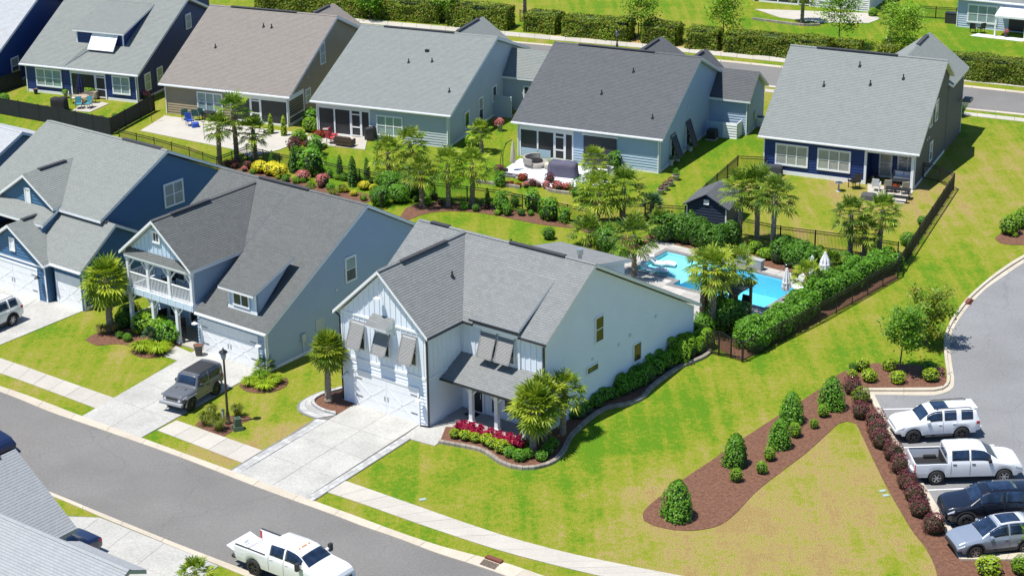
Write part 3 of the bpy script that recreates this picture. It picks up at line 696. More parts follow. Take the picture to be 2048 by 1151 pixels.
# ------------------------------------------------------------------ main white house
WHT = mat('white_siding', (.72, .765, .83), .5, var=.05, scale=.7)
SLAT = mat('shutter_slats', (.235, .232, .225), .5, var=.1); SHF = mat('shutter_frame', (.21, .207, .20), .5, var=.1)
H = thing('white_farmhouse', 'large white farmhouse with grey louvred shutters and a two-car garage gable', 'house', M_O, M_AZ)
w, ze, zp, yr, yf, yw, S, yb, zb, e, oh = 6.42, 5.80, 9.07, 7.78, 2.88, 3.2, 5.98, 19.35, 2.78, .38, .35
sl = (zp - ze) / (yr - yf); xc = -w / 2; zw = ze - .02
XL = -w - .1
fr = WF(H, (-w, 0, 0), (1, 0, 0))
gpoly = [(0, 3.02), (w, 3.02), (w, zw), (w / 2, zp - .28), (0, zw)]
fr.wall([(0, 0), (w, 0), (w, 3.0), (0, 3.0)], WHT)
gw = fr.wall(gpoly, WHT, lap=False, name='gable_wall'); fr.battens(gw, gpoly, WHT)
fr.box('trim_band', MWHITE, 0, w, 2.92, 3.08, -.01, .055); fr.box('trim_band', MWHITE, .02, w - .02, 5.72, 5.84, -.01, .055)
fr.box('trim_band', MWHITE, 0, .1, 0, 5.7, -.01, .055); fr.box('trim_band', MWHITE, w - .1, w, 0, 5.7, -.01, .055)
fr.garage_door(.98, 5.72, 2.2)
for u0, u1, v0, v1 in ((.98, 1.8, 3.75, 5.25), (2.82, 3.66, 3.75, 5.15), (4.88, 5.7, 3.75, 5.3)): fr.window(u0, u1, v0, v1, 1, 2, GLASS)
fr.shutter(.85, 1.88, 3.92, 5.42, .68, SHF, SLAT); fr.shutter(2.72, 3.76, 3.95, 5.2, .62, SHF, SLAT); fr.shutter(4.75, 5.78, 3.94, 5.48, .68, SHF, SLAT)
# little shingled awning over the middle shutter
aw = roof(H, [[(-w + 2.5, -.02, 6.22), (-w + 4.12, -.02, 6.22), (-w + 4.12, -.78, 5.72), (-w + 2.5, -.78, 5.72)]], SH_M, th=.09, name='awning')
for u in (2.58, 4.04):
    MB().bar((-w + u, 0, 5.2), (-w + u, -.66, 5.64), .07).build('bracket', MWHITE, aw); MB().prism([(-w + u - .03, 0, 5.66), (-w + u - .03, -.7, 5.66), (-w + u - .03, 0, 6.1)], (.06, 0, 0)).build('awning_cheek', MWHITE, aw)
fr.lamp(.4, 1.72); fr.lamp(6.08, 1.72)
fr.lamp(w / 2, 7.35)
rs = WF(H, (0, 0, 0), (0, 1, 0))                       # garage wing, side facing the porch
rs.wall([(0, 0), (yw, 0), (yw, 3.0), (0, 3.0)], WHT)
p_ = [(0, 3.0), (yw, 3.0), (yw, zw), (0, zw)]; w_ = rs.wall(p_, WHT, lap=False, name='upper_wall'); rs.battens(w_, p_, WHT)
rs.box('trim_band', MWHITE, .0, yw, 2.94, 3.06, -.01, .055); rs.box('house_number', MBLACK, 2.1, 2.65, 1.95, 2.2, .02, .04)
ls = WF(H, (XL, yb - .4, 0), (0, -1, 0)); ls.wall([(0, 0), (yb - .4, 0), (yb - .4, ze - .3), (yb - yw - .4, ze - .3), (yb - yr - .4, zp - .35), (0, 2.5)], WHT, lap=True)
fm = WF(H, (0, yw, 0), (1, 0, 0))                      # recessed front, behind the porch
fm.wall([(0, 0), (S, 0), (S, 3.0), (0, 3.0)], WHT)
p_ = [(0, 3.0), (S, 3.0), (S, zw - .15), (0, zw - .15)]; w_ = fm.wall(p_, WHT, lap=False, name='upper_wall'); fm.battens(w_, p_, WHT)
dr = fm.window(.62, 1.55, .16, 2.3, 1, 1, mat('dark_front_door', (.02, .024, .032), .35, var=.2), name='front_door', trim=.13); MB().bar((1.42, yw - .1, 1.0), (1.42, yw - .1, 1.35), .03).build('door_handle', MWHITE, dr)
fm.window(2.25, 2.65, .4, 2.25, 1, 2, GLASS); fm.window(3.2, 5.3, .7, 2.25, 3, 2, GLASS)
# right side wall, in shade
rw = WF(H, (S, yw, 0), (0, 1, 0)); D_ = yb - .35 - yw
rw.wall([(0, 0), (D_, 0), (D_, zb - .1), (yr - yw, zp - .3), (0, zw - .1)], WHT)
rw.box('trim_band', MWHITE, 0, .1, .02, 5.5, 0, .055)
WT = mat('sill_white', (.74, .75, .76), .5)
rw.window(8.18 - yw, 8.92 - yw, 3.98, 5.46, 1, 2, glassmat('window_glass_green', (.04, .05, .025), .07), trim=.06); rw.window(12.2 - yw, 12.95 - yw, 1.28, 2.38, 1, 1, glassmat('window_glass_amber', (.07, .05, .025), .07), trim=.06); rw.window(7.32 - yw, 8.4 - yw, 2.26, 2.62, 1, 1, _M.get('x') or glassmat('window_glass_olive', (.08, .075, .04), .07), trim=.06)
VC = mat('vent_cover', (.62, .66, .70), .5)
for u, v in ((10.6, 2.9), (11.8, 3.1), (14.6, 3.4), (7.9, 2.95)): rw.box('wall_vent', VC, u - yw - .09, u - yw + .09, v, v + .16, .02, .1)
bk = WF(H, (S, yb - .35, 0), (-1, 0, 0)); bk.wall([(0, 0), (S - XL, 0), (S - XL, zb - .1), (0, zb - .1)], WHT, lap=False)
# roofs
R_ = roof(H, [[(-w - e, yf, ze), (S + e, yf, ze), (S + e, yr, zp), (-w - e - .1, yr, zp)] if False else [(e, yf, ze), (S + e, yf, ze), (S + e, yr, zp), (xc, yr, zp)],
              [(-w - e, yf, ze), (xc, yr, zp), (-w - e, yr, zp)],
              [(S + e, yb, zb), (XL - .28, yb, zb), (XL - .28, yr, zp), (S + e, yr, zp)],
              [(xc, -oh, zp), (xc, yr, zp), (e, yf, ze), (e, -oh, ze)],
              [(xc, -oh, zp), (-w - e, -oh, ze), (-w - e, yf, ze), (xc, yr, zp)]], SH_M, th=.2)
ridge_cap(R_, (xc, -oh, zp), (xc, yr, zp), SH_M); ridge_cap(R_, (XL - .2, yr, zp), (S + e, yr, zp), SH_M)
ridge_vent(R_, (xc + .12, 1.6, zp - .04), (xc + .12, 5.8, zp - .04)); ridge_vent(R_, (.2, yr - .05, zp), (4.2, yr - .05, zp)); ridge_vent(R_, (-5.8, yr - .02, zp), (-4.4, yr - .02, zp))
vent_pipe(R_, (-1.55, 4.4, zp - (1.66) * (zp - ze) / (-xc + e) + .02))
fl = MB(); fl.cyl((2.7, 11.3), .13, 6.7, 8.0, 12); fl.cyl((2.7, 11.3), .2, 7.8, 8.12, 12); fl.build('flue', mat('galvanised_metal', (.62, .63, .65), .35, .8), R_)
vent_pipe(R_, (4.2, 10.4, 7.55)); vent_pipe(R_, (-.4, 8.6, 8.6), .3)
# shed dormer with two shutters
du0, du1 = 1.25, 4.2
dm_ = roof(H, [[(du0 - .2, yw - .45, 6.16), (du1 + .3, yw - .45, 6.16), (du1 + .3, 6.4, 8.15), (du0 - .2, 6.4, 8.15)]], SH_M, th=.16, name='dormer_roof')
d1 = WF(H, (0, yw - .06, 0), (1, 0, 0)); p_ = [(du0, 3.6), (du1, 3.6), (du1, 6.2), (du0, 6.2)]; w_ = d1.wall(p_, WHT, lap=False, name='dormer_wall', th=.1); d1.battens(w_, p_, WHT)
MB().prism([(du1 - .05, yw - .1, 5.3), (du1 - .05, 6.2, 7.95), (du1 - .05, yw - .1, 6.2)], (.06, 0, 0)).build('dormer_cheek', WHT, H)
d1.box('corner_post', MWHITE, du1 - .02, du1 + .12, 3.6, 5.9, -.08, .04)
for u0, u1 in ((1.72, 2.62), (2.98, 3.9)):
    d1.window(u0, u1, 3.95, 5.4, 1, 2, GLASS); d1.shutter(u0 - .07, u1 + .07, 4.02, 5.5, .66, SHF, SLAT)
# porch
pr = roof(H, [[(.02, 1.15, 2.72), (S + .1, 1.15, 2.72), (S + .1, yw, 3.66), (.02, yw, 3.66)]], SH_M, th=.14, name='porch_roof')
MB().box(.1, S, 1.72, 1.96, 2.5, 2.78).build('porch_beam', MWHITE, H)
for x in (1.75, 3.6, 5.6): post(H, x, 1.84, .12, 2.5, .24, braces=((-1, 0), (1, 0)))
MB().box(.05, S + .05, 1.45, yw, .0, .12).build('porch_floor', mat('porch_concrete', (.34, .34, .33), .85, var=.12, scale=1), H)
MB().box(.7, 1.5, 2.35, 2.95, .122, .14).build('door_mat', MBLACK, H)
MB().box(1.5, S + .05, 1.36, 1.448, .0, .1).build('porch_step', CONC, H)
# gutters and downspouts, dark
for a, b in (((e + .03, -oh, ze - .08), (e + .03, yf + .1, ze - .08)), ((e, yf - .04, ze - .08), (du0 - .1, yf - .04, ze - .08)), ((du0 - .25, yw - .5, 6.06), (du1 + .3, yw - .5, 6.06)), ((du1 + .2, yf - .04, ze - .08), (S + e, yf - .04, ze - .08)), ((.02, 1.1, 2.68), (S + .1, 1.1, 2.68)), ((-w - e - .03, -oh, ze - .08), (-w - e - .03, 2, ze - .08))): gutter(H, a, b, MBLACK)
for pts in ([(.1, -.06, .1), (.1, -.06, 5.5), (.36, -.2, 5.7)], [(-w - .08, -.02, .1), (-w - .08, -.02, 5.4), (-w - .36, -.15, 5.7)], [(S + .02, yw - .08, .2), (S + .02, yw - .08, 5.4), (S + .3, yw - .3, 5.68)]):
    for a, b in zip(pts, pts[1:]): downspout(H, a, b, MBLACK)
MB().bar((.1, -.06, .08), (-.45, -.2, .06), .09).build('downspout', MBLACK, H)
# low rear wing
roof(H, [[(-7.4, 16.2, 4.3), (-1.6, 16.2, 4.3), (-1.6, 23.3, 2.75), (-7.4, 23.3, 2.75)]], SH_M, th=.2, name='rear_roof')
wg = WF(H, (-1.9, 18.5, 0), (0, 1, 0)); wg.wall([(0, 0), (4.4, 0), (4.4, 2.6), (0, 3.5)], WHT)
WF(H, (-1.9, 22.9, 0), (-1, 0, 0)).wall([(0, 0), (5.2, 0), (5.2, 2.6), (0, 2.6)], WHT)
MB().box(-w, S, yw, yb - .5, 0, 2.5).build('interior', mat('dark_interior', (.03, .03, .03), .9), H)

# ------------------------------------------------------------------ house with the balcony
N_O, N_AZ = G(535.5, 744), -37.5
BLW = mat('pale_blue_siding', (.33, .42, .52), .55, var=.05, scale=.8); BLB = mat('pale_blue_board', (.52, .64, .76), .55, var=.05)
H = thing('balcony_house', 'pale blue house with front balcony, charcoal roof and small dormer', 'house', N_O, N_AZ)
xl, xw, zr, yr = -12.2, -6.05, 8.3, 9.4; ye, zee = -.35, 2.78; sl = (zr - zee) / (yr - ye)
yb = 18.2; zb = zr - sl * (yb - yr)
gx, gz, geL, geR, gze = -9.05, 8.12, -12.3, -5.8, 5.42
Rf = roof(H, [[(geR - .0, ye, zee), (.38, ye, zee), (.38, yr, zr), (-6.0, yr, zr)],
              [(-6.0, 4.6, zee + sl * 4.95), (-6, yr, zr), (xl - .4, yr, zr), (xl - .4, 4.6, zee + sl * 4.95)],
              [(.38, yr, zr), (.38, yb, zb), (xl - .4, yb, zb), (xl - .4, yr, zr)],
              [(gx, -.42, gz), (gx, 9.0, gz), (geR, 4.3, gze), (geR, -.42, gze)],
              [(gx, -.42, gz), (geL, -.42, gze), (geL, 4.3, gze), (gx, 9.0, gz)]], SH_N)
ridge_vent(Rf, (gx + .1, 1.2, gz - .03), (gx + .1, 4.6, gz - .03)); ridge_vent(Rf, (-9, yr - .05, zr), (-4.6, yr - .05, zr)); ridge_cap(Rf, (gx, -.4, gz), (gx, 8.9, gz), SH_N); ridge_cap(Rf, (xl - .4, yr, zr), (.38, yr, zr), SH_N)
gf = WF(H, (-5.9, 0, 0), (1, 0, 0)); gf.wall([(0, 0), (5.9, 0), (5.9, 2.65), (0, 2.65)], BLW); gf.garage_door(.42, 5.15, 2.15)
gf.lamp(.12, 1.9); gf.lamp(5.6, 1.75)
gs = WF(H, (0, 0, 0), (0, 1, 0)); gs.wall([(0, 0), (yb - .4, 0), (yb - .4, zb), (yr, zr - .28), (0, 2.6)], BLW)
gs.window(7.45, 8.3, 3.62, 5.1, 1, 2, GLASS, GLASSB, .1); gs.box('trim_band', MWHITE, 0, .12, .02, 2.5, .0, .055); gs.box('base_board', MWHITE, .1, 14, .0, .2, .0, .055)
gs.box('utility_door', mat('grey_door', (.42, .47, .52), .5), 4.4, 5.2, .2, 2.0, .02, .06); gs.box('electric_meter', mat('meter_grey', (.45, .48, .50), .5), 3.0, 3.35, 1.0, 1.5, .02, .2)
gs.box('wall_vent', VC, 6.4, 6.55, 3.3, 3.45, .02, .1)
MB().tube([(.08, 3.2, 0), (.08, 3.2, 1.0)], .03, 6).build('conduit', MWHITE, H)
MB().box(xl, -.3, 2.2, yb - 1, 0, 2.6).build('interior', _M['dark_interior'], H)
# balcony wing
gw_ = WF(H, (geL + .35, 0, 0), (1, 0, 0)); GW = geR - geL - .7
pent = 5.42
p_ = [(.1, pent + .55), (GW - .1, pent + .55), (GW / 2, gz - .35)]; wv = gw_.wall([(0, pent), (GW, pent), (GW, gze - .02 + .0), (GW / 2, gz - .3), (0, gze - .02)] if False else [(.02, pent + .0), (GW - .02, pent), (GW / 2, gz - .3)], BLB, lap=False, name='gable_wall', th=.12)
gw_.battens(wv, [(.02, pent), (GW - .02, pent), (GW / 2, gz - .3)], BLB, .38)
gw_.window(GW / 2 - .22, GW / 2 + .22, 6.62, 7.18, 2, 1, GLASS, trim=.12, mun=.02)
roof(H, [[(geL + .45, -.40, 5.30), (geR - .45, -.40, 5.30), (geR - .45, .02, 5.72), (geL + .45, .02, 5.72)]], SH_N, th=.1, name='pent_roof')
MB().box(geL + .2, geR - .15, -.2, .02, 4.98, 5.24).build('balcony_beam', MWHITE, H)
x0, x1 = geL + .42, geR - .32
MB().box(geL + .3, geR - .2, -.22, 2.15, 2.72, 3.02).build('balcony_floor', MWHITE, H)
MB().box(geL + .26, geR - .16, -.28, -.222, 2.62, 3.06).build('balcony_fascia', BLB, H)
for i in range(9):
    xx = geL + .4 + i * .72
    if xx < geR - .3: MB().box(xx - .03, xx + .03, -.31, -.281, 2.64, 3.04).build('fascia_batten', MWHITE, H)
for x in (x0, x0 + (x1 - x0) * .32, x0 + (x1 - x0) * .655, x1):
    post(H, x, -.08, 3.02, 4.98, .2, braces=((-1, 0), (1, 0)) if x0 < x < x1 else ((1, 0),) if x == x0 else ((-1, 0),)); 
for x in (x0, x0 + (x1 - x0) * .36, x0 + (x1 - x0) * .74): post(H, x, -.08, .1, 2.62, .22, braces=((1, 0),) if x == x0 else ((-1, 0), (1, 0)))
px_ = [x0, x0 + (x1 - x0) * .32, x0 + (x1 - x0) * .655, x1]
for a, b in zip(px_, px_[1:]): railing(H, (a + .1, -.08, 0), (b - .1, -.08, 0), 3.02, 4.0)
railing(H, (x0, .02, 0), (x0, 2.1, 0), 3.02, 4.0); railing(H, (x0, .02, 0), (x0, 2.1, 0), .1, 1.0)
railing(H, (x0 + .1, -.08, 0), (x0 + (x1 - x0) * .36 - .1, -.08, 0), .1, 1.0); railing(H, (x0 + (x1 - x0) * .36 + .1, -.08, 0), (x0 + (x1 - x0) * .74 - .1, -.08, 0), .1, 1.0)
bw = WF(H, (geL + .35, 2.15, 0), (1, 0, 0)); bw.wall([(0, 0), (GW, 0), (GW, 5.6), (0, 5.6)], mat('porch_wall_blue', (.42, .53, .66), .55))
for u in (1.3, 3.2): bw.window(u, u + .85, .55, 2.15, 1, 2, GLASS)
for u in (2.0, 4.3): bw.window(u, u + .85, 3.3, 4.85, 1, 2, GLASS)
bw.window(4.6, 5.5, .15, 2.2, 1, 1, mat('plum_front_door', (.06, .035, .05), .4), name='front_door')
MB().box(geL + .35, geR - .3, -.2, 2.15, 0, .1).build('porch_floor', CONC, H)
gr_ = WF(H, (geR - .35, 0, 0), (0, 1, 0)); gr_.wall([(0, 2.7), (4.7, 2.7), (4.7, gze), (0, gze)], BLW)
gl_ = WF(H, (geL + .35, 10, 0), (0, -1, 0)); gl_.wall([(0, 0), (7.9, 0), (7.9, gze), (0, gze)], BLW)
WF(H, (xl, yb - .4, 0), (0, -1, 0)).wall([(0, 0), (yb - 4.2, 0), (yb - 4.2, 5.2), (yb - yr - .4, zr - .3), (0, zb)], BLW, lap=False)
WF(H, (0, yb - .4, 0), (-1, 0, 0)).wall([(0, 0), (-xl, 0), (-xl, zb), (0, zb)], BLW, lap=False)
# dormer
du0, du1, dy = -3.55, -1.15, .55
roof(H, [[(du0 - .5, dy - .4, 4.72), (du1 + .12, dy - .4, 4.72), (du1 + .12, 4.0, 6.1), (-5.0, 4.0, 6.1), (-4.6, 2.6, 5.6)]], SH_N, th=.14, name='dormer_roof')
dw = WF(H, (du0, dy, 0), (1, 0, 0)); dw.wall([(0, 3.3), (du1 - du0, 3.3), (du1 - du0, 4.75), (0, 4.75)], BLB, lap=False, name='dormer_wall'); dw.window(.55, 1.75, 3.72, 4.42, 2, 1, GLASS, trim=.12); dw.box('sill_band', MWHITE, -.06, du1 - du0 + .06, 3.3, 3.5, .0, .06)
for u in (0, du1 - du0 - .12): dw.box('corner_post', MWHITE, u, u + .12, 3.5, 4.75, .0, .05)
MB().prism([(du1 - .06, dy, 3.2), (du1 - .06, 3.8, 5.95), (du1 - .06, dy, 4.75)], (.06, 0, 0)).build('dormer_cheek', BLW, H)
MB().prism([(du0, dy, 3.2), (du0, 3.8, 5.95), (du0, dy, 4.75)], (.06, 0, 0)).build('dormer_cheek', BLW, H)
gutter(H, (-5.7, ye - .05, zee - .1), (.38, ye - .05, zee - .1)); downspout(H, (.02, -.08, .1), (.02, -.08, 2.5))

# ------------------------------------------------------------------ blue-grey house at the left
A_O = G(170.2, 622.3); BLG = mat('slate_blue_siding', (.055, .14, .26), .55, var=.06, scale=.8)
H = thing('slate_blue_house', 'slate blue house with three white garage panels and two stacked front gables', 'house', A_O, -37.5)
zr, yr, xR, xL_ = 8.72, 8.94, -.6, -12.6
slA = .5
def zA(y): return zr - (yr - y) * slA
Rf = roof(H, [[(xR, 2.5, zA(2.5)), (xR, yr, zr), (xL_ - .3, yr, zr), (xL_ - .3, 2.5, zA(2.5))], [(xR, yr, zr), (xR, 17, zr - 8 * .5), (xL_ - .3, 17, zr - 8 * .5), (xL_ - .3, yr, zr)],
              [(.35, -.35, 2.95), (.35, 3.0, 5.32), (-8.0, 3.0, 5.32), (-2.75, -.35, 2.95)], [(.35, 3.0, 5.32), (.35, 5.4, 4.0), (-8, 5.4, 4.0), (-8.0, 3.0, 5.32)],
              [(-6.15, -.85, 5.05), (-6.15, 3.9, 5.05), (-2.8, 1.2, 2.85), (-2.8, -.85, 2.85)], [(-6.15, -.85, 5.05), (-9.6, -.85, 2.85), (-9.6, 1.2, 2.85), (-6.15, 3.9, 5.05)],
              [(-7.6, 2.0, 7.52), (-7.6, 6.5, 7.52), (-4.75, 2.8, 5.66), (-4.75, 2.0, 5.66)], [(-7.6, 2.0, 7.52), (-10.5, 2.0, 5.6), (-10.5, 2.8, 5.6), (-7.6, 6.5, 7.52)],
              [(-4.75, 1.0, zA(1.0)), (-4.75, 2.6, zA(2.6)), (xL_ - .3, 2.6, zA(2.6)), (xL_ - .3, 1.0, zA(1.0))]], SH_A)
WF(H, (-4.85, 1.0, 0), (0, 1, 0)).wall([(0, 3.6), (1.6, 3.6), (1.6, zA(2.6) - .1), (0, zA(1.0) - .1)], BLG, lap=False)
for a, b in (((-5, yr, zr), (-1.2, yr, zr)), ((-6.1, .4, 5.02), (-6.1, 2.6, 5.02)), ((-7.55, 3.4, 7.5), (-7.55, 5.8, 7.5)), ((-2.0, 2.95, 5.3), (-.4, 2.95, 5.3))): ridge_vent(Rf, a, b)
ridge_cap(Rf, (-12.6, yr, zr), (xR, yr, zr), SH_A)
sd = WF(H, (0, 0, 0), (0, 1, 0)); sd.wall([(0, 0), (5, 0), (5, 3.9), (3.0, 5.08), (0, 2.8)], BLG); sd.box('base_board', MWHITE, 0, 16, 0, .28, 0, .05); sd.box('corner_trim', MWHITE, 0, .12, 0, 2.7, 0, .05)
s2 = WF(H, (-.95, 2.9, 0), (0, 1, 0)); s2.wall([(0, 0), (13.7, 0), (13.7, 4.5), (yr - 2.9, zr - .3), (0, zA(2.9) - .2)], BLG)
s2.window(5.75, 7.35, 4.68, 6.15, 2, 2, GLASSC, trim=.12)
fr_ = WF(H, (-2.75, 0, 0), (1, 0, 0)); fr_.wall([(0, 0), (2.75, 0), (2.75, 2.8), (0, 2.8)], BLG); fr_.garage_door(.3, 2.5, 2.15, cols=1, hand=False)
f2 = WF(H, (-9.3, -.45, 0), (1, 0, 0)); f2.wall([(0, 0), (6.2, 0), (6.2, 2.7), (3.15, 4.75), (0, 2.7)], BLG); f2.garage_door(.4, 5.3, 2.15); f2.window(2.9, 3.3, 3.15, 3.95, 1, 1, MWHITE, trim=.08, name='gable_vent')
f2.box('trim_band', MWHITE, 0, 6.2, 2.45, 2.6, 0, .06); f2.lamp(5.75, 1.75, MBLACK); f2.box('corner_trim', MWHITE, 6.08, 6.2, 0, 2.6, 0, .05)
WF(H, (-3.1, -.45, 0), (0, 1, 0)).wall([(0, 0), (.6, 0), (.6, 2.7), (0, 2.7)], BLG)
f3 = WF(H, (-10.3, 2.35, 0), (1, 0, 0)); f3.wall([(0, 4), (5.4, 4), (5.4, 5.5), (2.7, 7.25), (0, 5.5)], BLG); f3.window(2.5, 2.95, 5.2, 6.4, 1, 1, MWHITE, trim=.08, name='gable_vent')
MB().box(-12.4, -1.2, .6, 16.4, 0, 2.7).build('interior', _M['dark_interior'], H)
WF(H, (xL_, 16.6, 0), (0, -1, 0)).wall([(0, 0), (14, 0), (14, 4), (7.6, zr - .3), (0, 4.4)], BLG, lap=False); WF(H, (0, 16.6, 0), (-1, 0, 0)).wall([(0, 0), (12.6, 0), (12.6, 4.5), (0, 4.5)], BLG, lap=False)
gutter(H, (-2.7, -.4, 2.84), (.35, -.4, 2.84)); gutter(H, (-2.77, -.85, 2.75), (-2.77, -.3, 2.75))

# ------------------------------------------------------------------ row of houses behind, seen from their gardens
def back_house(name, label, px, az, W, yr, zr, ze, depth, wallm, shm, ext=None, bayw=None):
    O = G(*px); H = thing(name, label, 'house', O, az)
    sf = (zr - ze) / (yr + .35); yb = depth; zb = zr - (yb - yr) * sf * .95
    R = roof(H, [[(-W - .4, -.35, ze), (.4, -.35, ze), (.4, yr, zr), (-W - .4, yr, zr)], [(.4, yr, zr), (.4, yb, zb), (-W - .4, yb, zb), (-W - .4, yr, zr)]], shm, th=.22)
    ridge_cap(R, (-W - .4, yr, zr), (.4, yr, zr), shm); ridge_vent(R, (-W * .85, yr - .06, zr), (-W * .3, yr - .06, zr))
    s = WF(H, (0, 0, 0), (0, 1, 0)); s.wall([(0, 0), (yb - .3, 0), (yb - .3, zb - .1), (yr, zr - .3), (0, ze - .1)], wallm)
    s.box('base_board', MWHITE, 0, yb - .4, 0, .22, 0, .055); s.box('corner_trim', MWHITE, 0, .13, 0, ze - .2, 0, .055)
    l = WF(H, (-W, yb - .3, 0), (0, -1, 0)); l.wall([(0, 0), (yb - .3, 0), (yb - .3, ze - .1), (yb - yr - .3, zr - .3), (0, zb - .1)], wallm, lap=False)
    WF(H, (0, yb - .3, 0), (-1, 0, 0)).wall([(0, 0), (W, 0), (W, zb - .1), (0, zb - .1)], wallm, lap=False)
    gutter(H, (-W - .4, -.42, ze - .1), (.4, -.42, ze - .1)); downspout(H, (-W + .06, -.06, 0), (-W + .06, -.06, ze - .2)); downspout(H, (-.06, -.06, 0), (-.06, -.06, ze - .2))
    f = WF(H, (-W, 0, 0), (1, 0, 0)); f.R = R; f.s = s; f.H = H; f.zs = lambda y: ze + sf * (y + .35); f.yv = lambda z: min(yb, yr + max(0, zr - z) / (sf * .95))
    MB().box(-W + .2, -.2, 3.4, yb - .6, 0, ze).build('interior', _M['dark_interior'], H)
    return f
def screen_porch(f, u0, u1, ze, bays, door=None, wallm=None, depth=2.8, side=False):
    """screened porch in the wall line: posts, rails and screens"""
    H = f.p
    f.box('porch_header', MWHITE, u0, u1, ze - .45, ze - .12, -.12, .04)
    n = len(bays); u = u0; 
    for i, b in enumerate(bays):
        f.box('porch_post', MWHITE, u, u + .13, 0, ze - .45, -.1, .03)
        if door == i:
            fr_ = MB(); f.boxm(fr_, u + .13, u + .2, .1, ze - .45, -.06, .02); f.boxm(fr_, u + b - .07, u + b, .1, ze - .45, -.06, .02)
            for v in (.1, .85, 1.95): f.boxm(fr_, u + .2, u + b - .07, v, v + .1, -.06, .02)
            dd = fr_.build('screen_door', MWHITE, H)
            for v0, v1 in ((.2, .85), (.95, 1.95), (2.05, ze - .45)): f.boxm(MB(), u + .2, u + b - .07, v0, v1, -.04, -.02).build('screen', SCREEN, dd)
        else:
            f.box('porch_rail', MWHITE, u + .13, u + b, .0, .16, -.08, .02)
            f.boxm(MB(), u + .13, u + b, .16, ze - .45, -.05, -.03).build('screen', SCREEN, H)
        u += b
    f.box('porch_post', MWHITE, u1 - .13, u1, 0, ze - .45, -.1, .035)

NAVY = mat('navy_siding', (.012, .034, .14), .5, var=.08, scale=.8)
TAN = mat('khaki_siding', (.33, .265, .17), .6, var=.06, scale=.8)
SAGE = mat('pale_sage_siding', (.42, .47, .50), .6, var=.05, scale=.8)
PBLUE = mat('powder_blue_siding', (.36, .47, .58), .6, var=.05, scale=.8)
DGRY = mat('dark_grey_siding', (.055, .058, .065), .6, var=.06, scale=.8)

# B1 navy house
f = back_house('navy_house', 'navy house with a shed dormer and raised white awning shutter', (277, 206), -21.6, 11.6, 9.3, 7.5, 2.7, 18, NAVY, SH_A)
f.wall([(0, 0), (4.7, 0), (4.7, 2.6), (0, 2.6)], NAVY, name='rear_wall'); f.wall([(8.4, 0), (11.6, 0), (11.6, 2.6), (8.4, 2.6)], NAVY, name='rear_wall')
f.window(1.2, 3.7, .75, 2.2, 3, 2, GLASSB, trim=.12); f.window(9.2, 10.8, .75, 2.2, 2, 2, GLASSB, trim=.12)
screen_porch(f, 4.7, 8.4, 2.6, (2.5, 1.2), 1)
f.s.window(1.3, 2.1, .8, 2.2, 1, 2, GLASSB); f.s.window(3.4, 4.2, .8, 2.2, 1, 2, GLASSB); f.s.window(9.0, 9.8, 4.6, 5.8, 1, 2, GLASSB)
f.box('base_board', MWHITE, 0, 4.5, 0, .25, 0, .05); f.box('base_board', MWHITE, 8.5, 11.6, 0, .25, 0, .05)
roof(f.H, [[(-7.85, 2.4, 5.46), (-2.5, 2.4, 5.46), (-2.5, 8.0, 6.9), (-7.85, 8.0, 6.9)]], SH_A, th=.14, name='dormer_roof')
dw = WF(f.H, (-7.7, 2.75, 0), (1, 0, 0)); dw.wall([(0, 3.8), (4.95, 3.8), (4.95, 5.4), (0, 5.4)], NAVY)
for u in (0, 4.83): dw.box('corner_post', MWHITE, u, u + .14, 4.2, 5.4, 0, .06)
MB().prism([(-2.81, 2.75, 4.0), (-2.81, 7.6, 6.6), (-2.81, 2.75, 5.4)], (.07, 0, 0)).build('dormer_cheek', NAVY, f.H); MB().prism([(-7.7, 2.75, 4.0), (-7.7, 7.6, 6.6), (-7.7, 2.75, 5.4)], (.07, 0, 0)).build('dormer_cheek', NAVY, f.H)
dw.window(2.0, 3.9, 4.3, 5.1, 2, 1, GLASS)
aws = MB(); aws.prism([dw.P(1.75, 5.15, .08), dw.P(4.45, 5.15, .08), dw.P(4.45, 3.95, 1.1), dw.P(1.75, 3.95, 1.1)], (0, 0, .05)); aws.build('awning_shutter', MWHITE, f.H)
for u in (1.8, 2.42, 3.1, 3.78, 4.4): MB().bar(dw.P(u, 5.23, .08), dw.P(u, 4.03, 1.1), .05, .03).build('shutter_batten', MWHITE, f.H)
# valley ridge to the little cross gable
roof(f.H, [[(-7.3, -.3, 2.8), (-5.9, 2.4, 4.5), (-5.5, 2.4, 4.2)]], SH_A, th=.06, name='saddle_roof')

# B2 tan house
f = back_house('khaki_house', 'khaki house with a brownish roof and screened corner porch', (578, 253.5), -21.9, 12.0, 9.3, 7.5, 2.78, 17.5, TAN, SH_T)
f.wall([(0, 0), (6.4, 0), (6.4, 2.68), (0, 2.68)], TAN, name='rear_wall'); f.window(3.3, 5.6, .7, 2.2, 3, 2, GLASSB, trim=.11)
screen_porch(f, 6.4, 12.0, 2.6, (1.9, 1.0, 2.6), 1)
f.s.box('porch_header', MWHITE, 0, 2.9, 2.2, 2.6, .0, .06); f.s.box('screen', SCREEN, .15, 2.75, .2, 2.2, .025, .035); f.s.box('porch_post', MWHITE, 2.75, 2.9, 0, 2.25, .0, .06); f.s.box('porch_rail', MWHITE, .15, 2.75, .7, .8, .03, .05)
f.s.window(3.2, 4.0, 1.25, 2.3, 1, 2, GLASSB); f.s.window(6.3, 7.1, 3.9, 5.6, 1, 2, GLASSB); f.s.window(8, 8.7, 1.3, 2.4, 1, 2, GLASSB)
for u, v in ((6.6, 6.0), (6.9, 6.0), (3.8, 3.3)): f.s.box('wall_vent', VC, u, u + .12, v, v + .15, .02, .08)
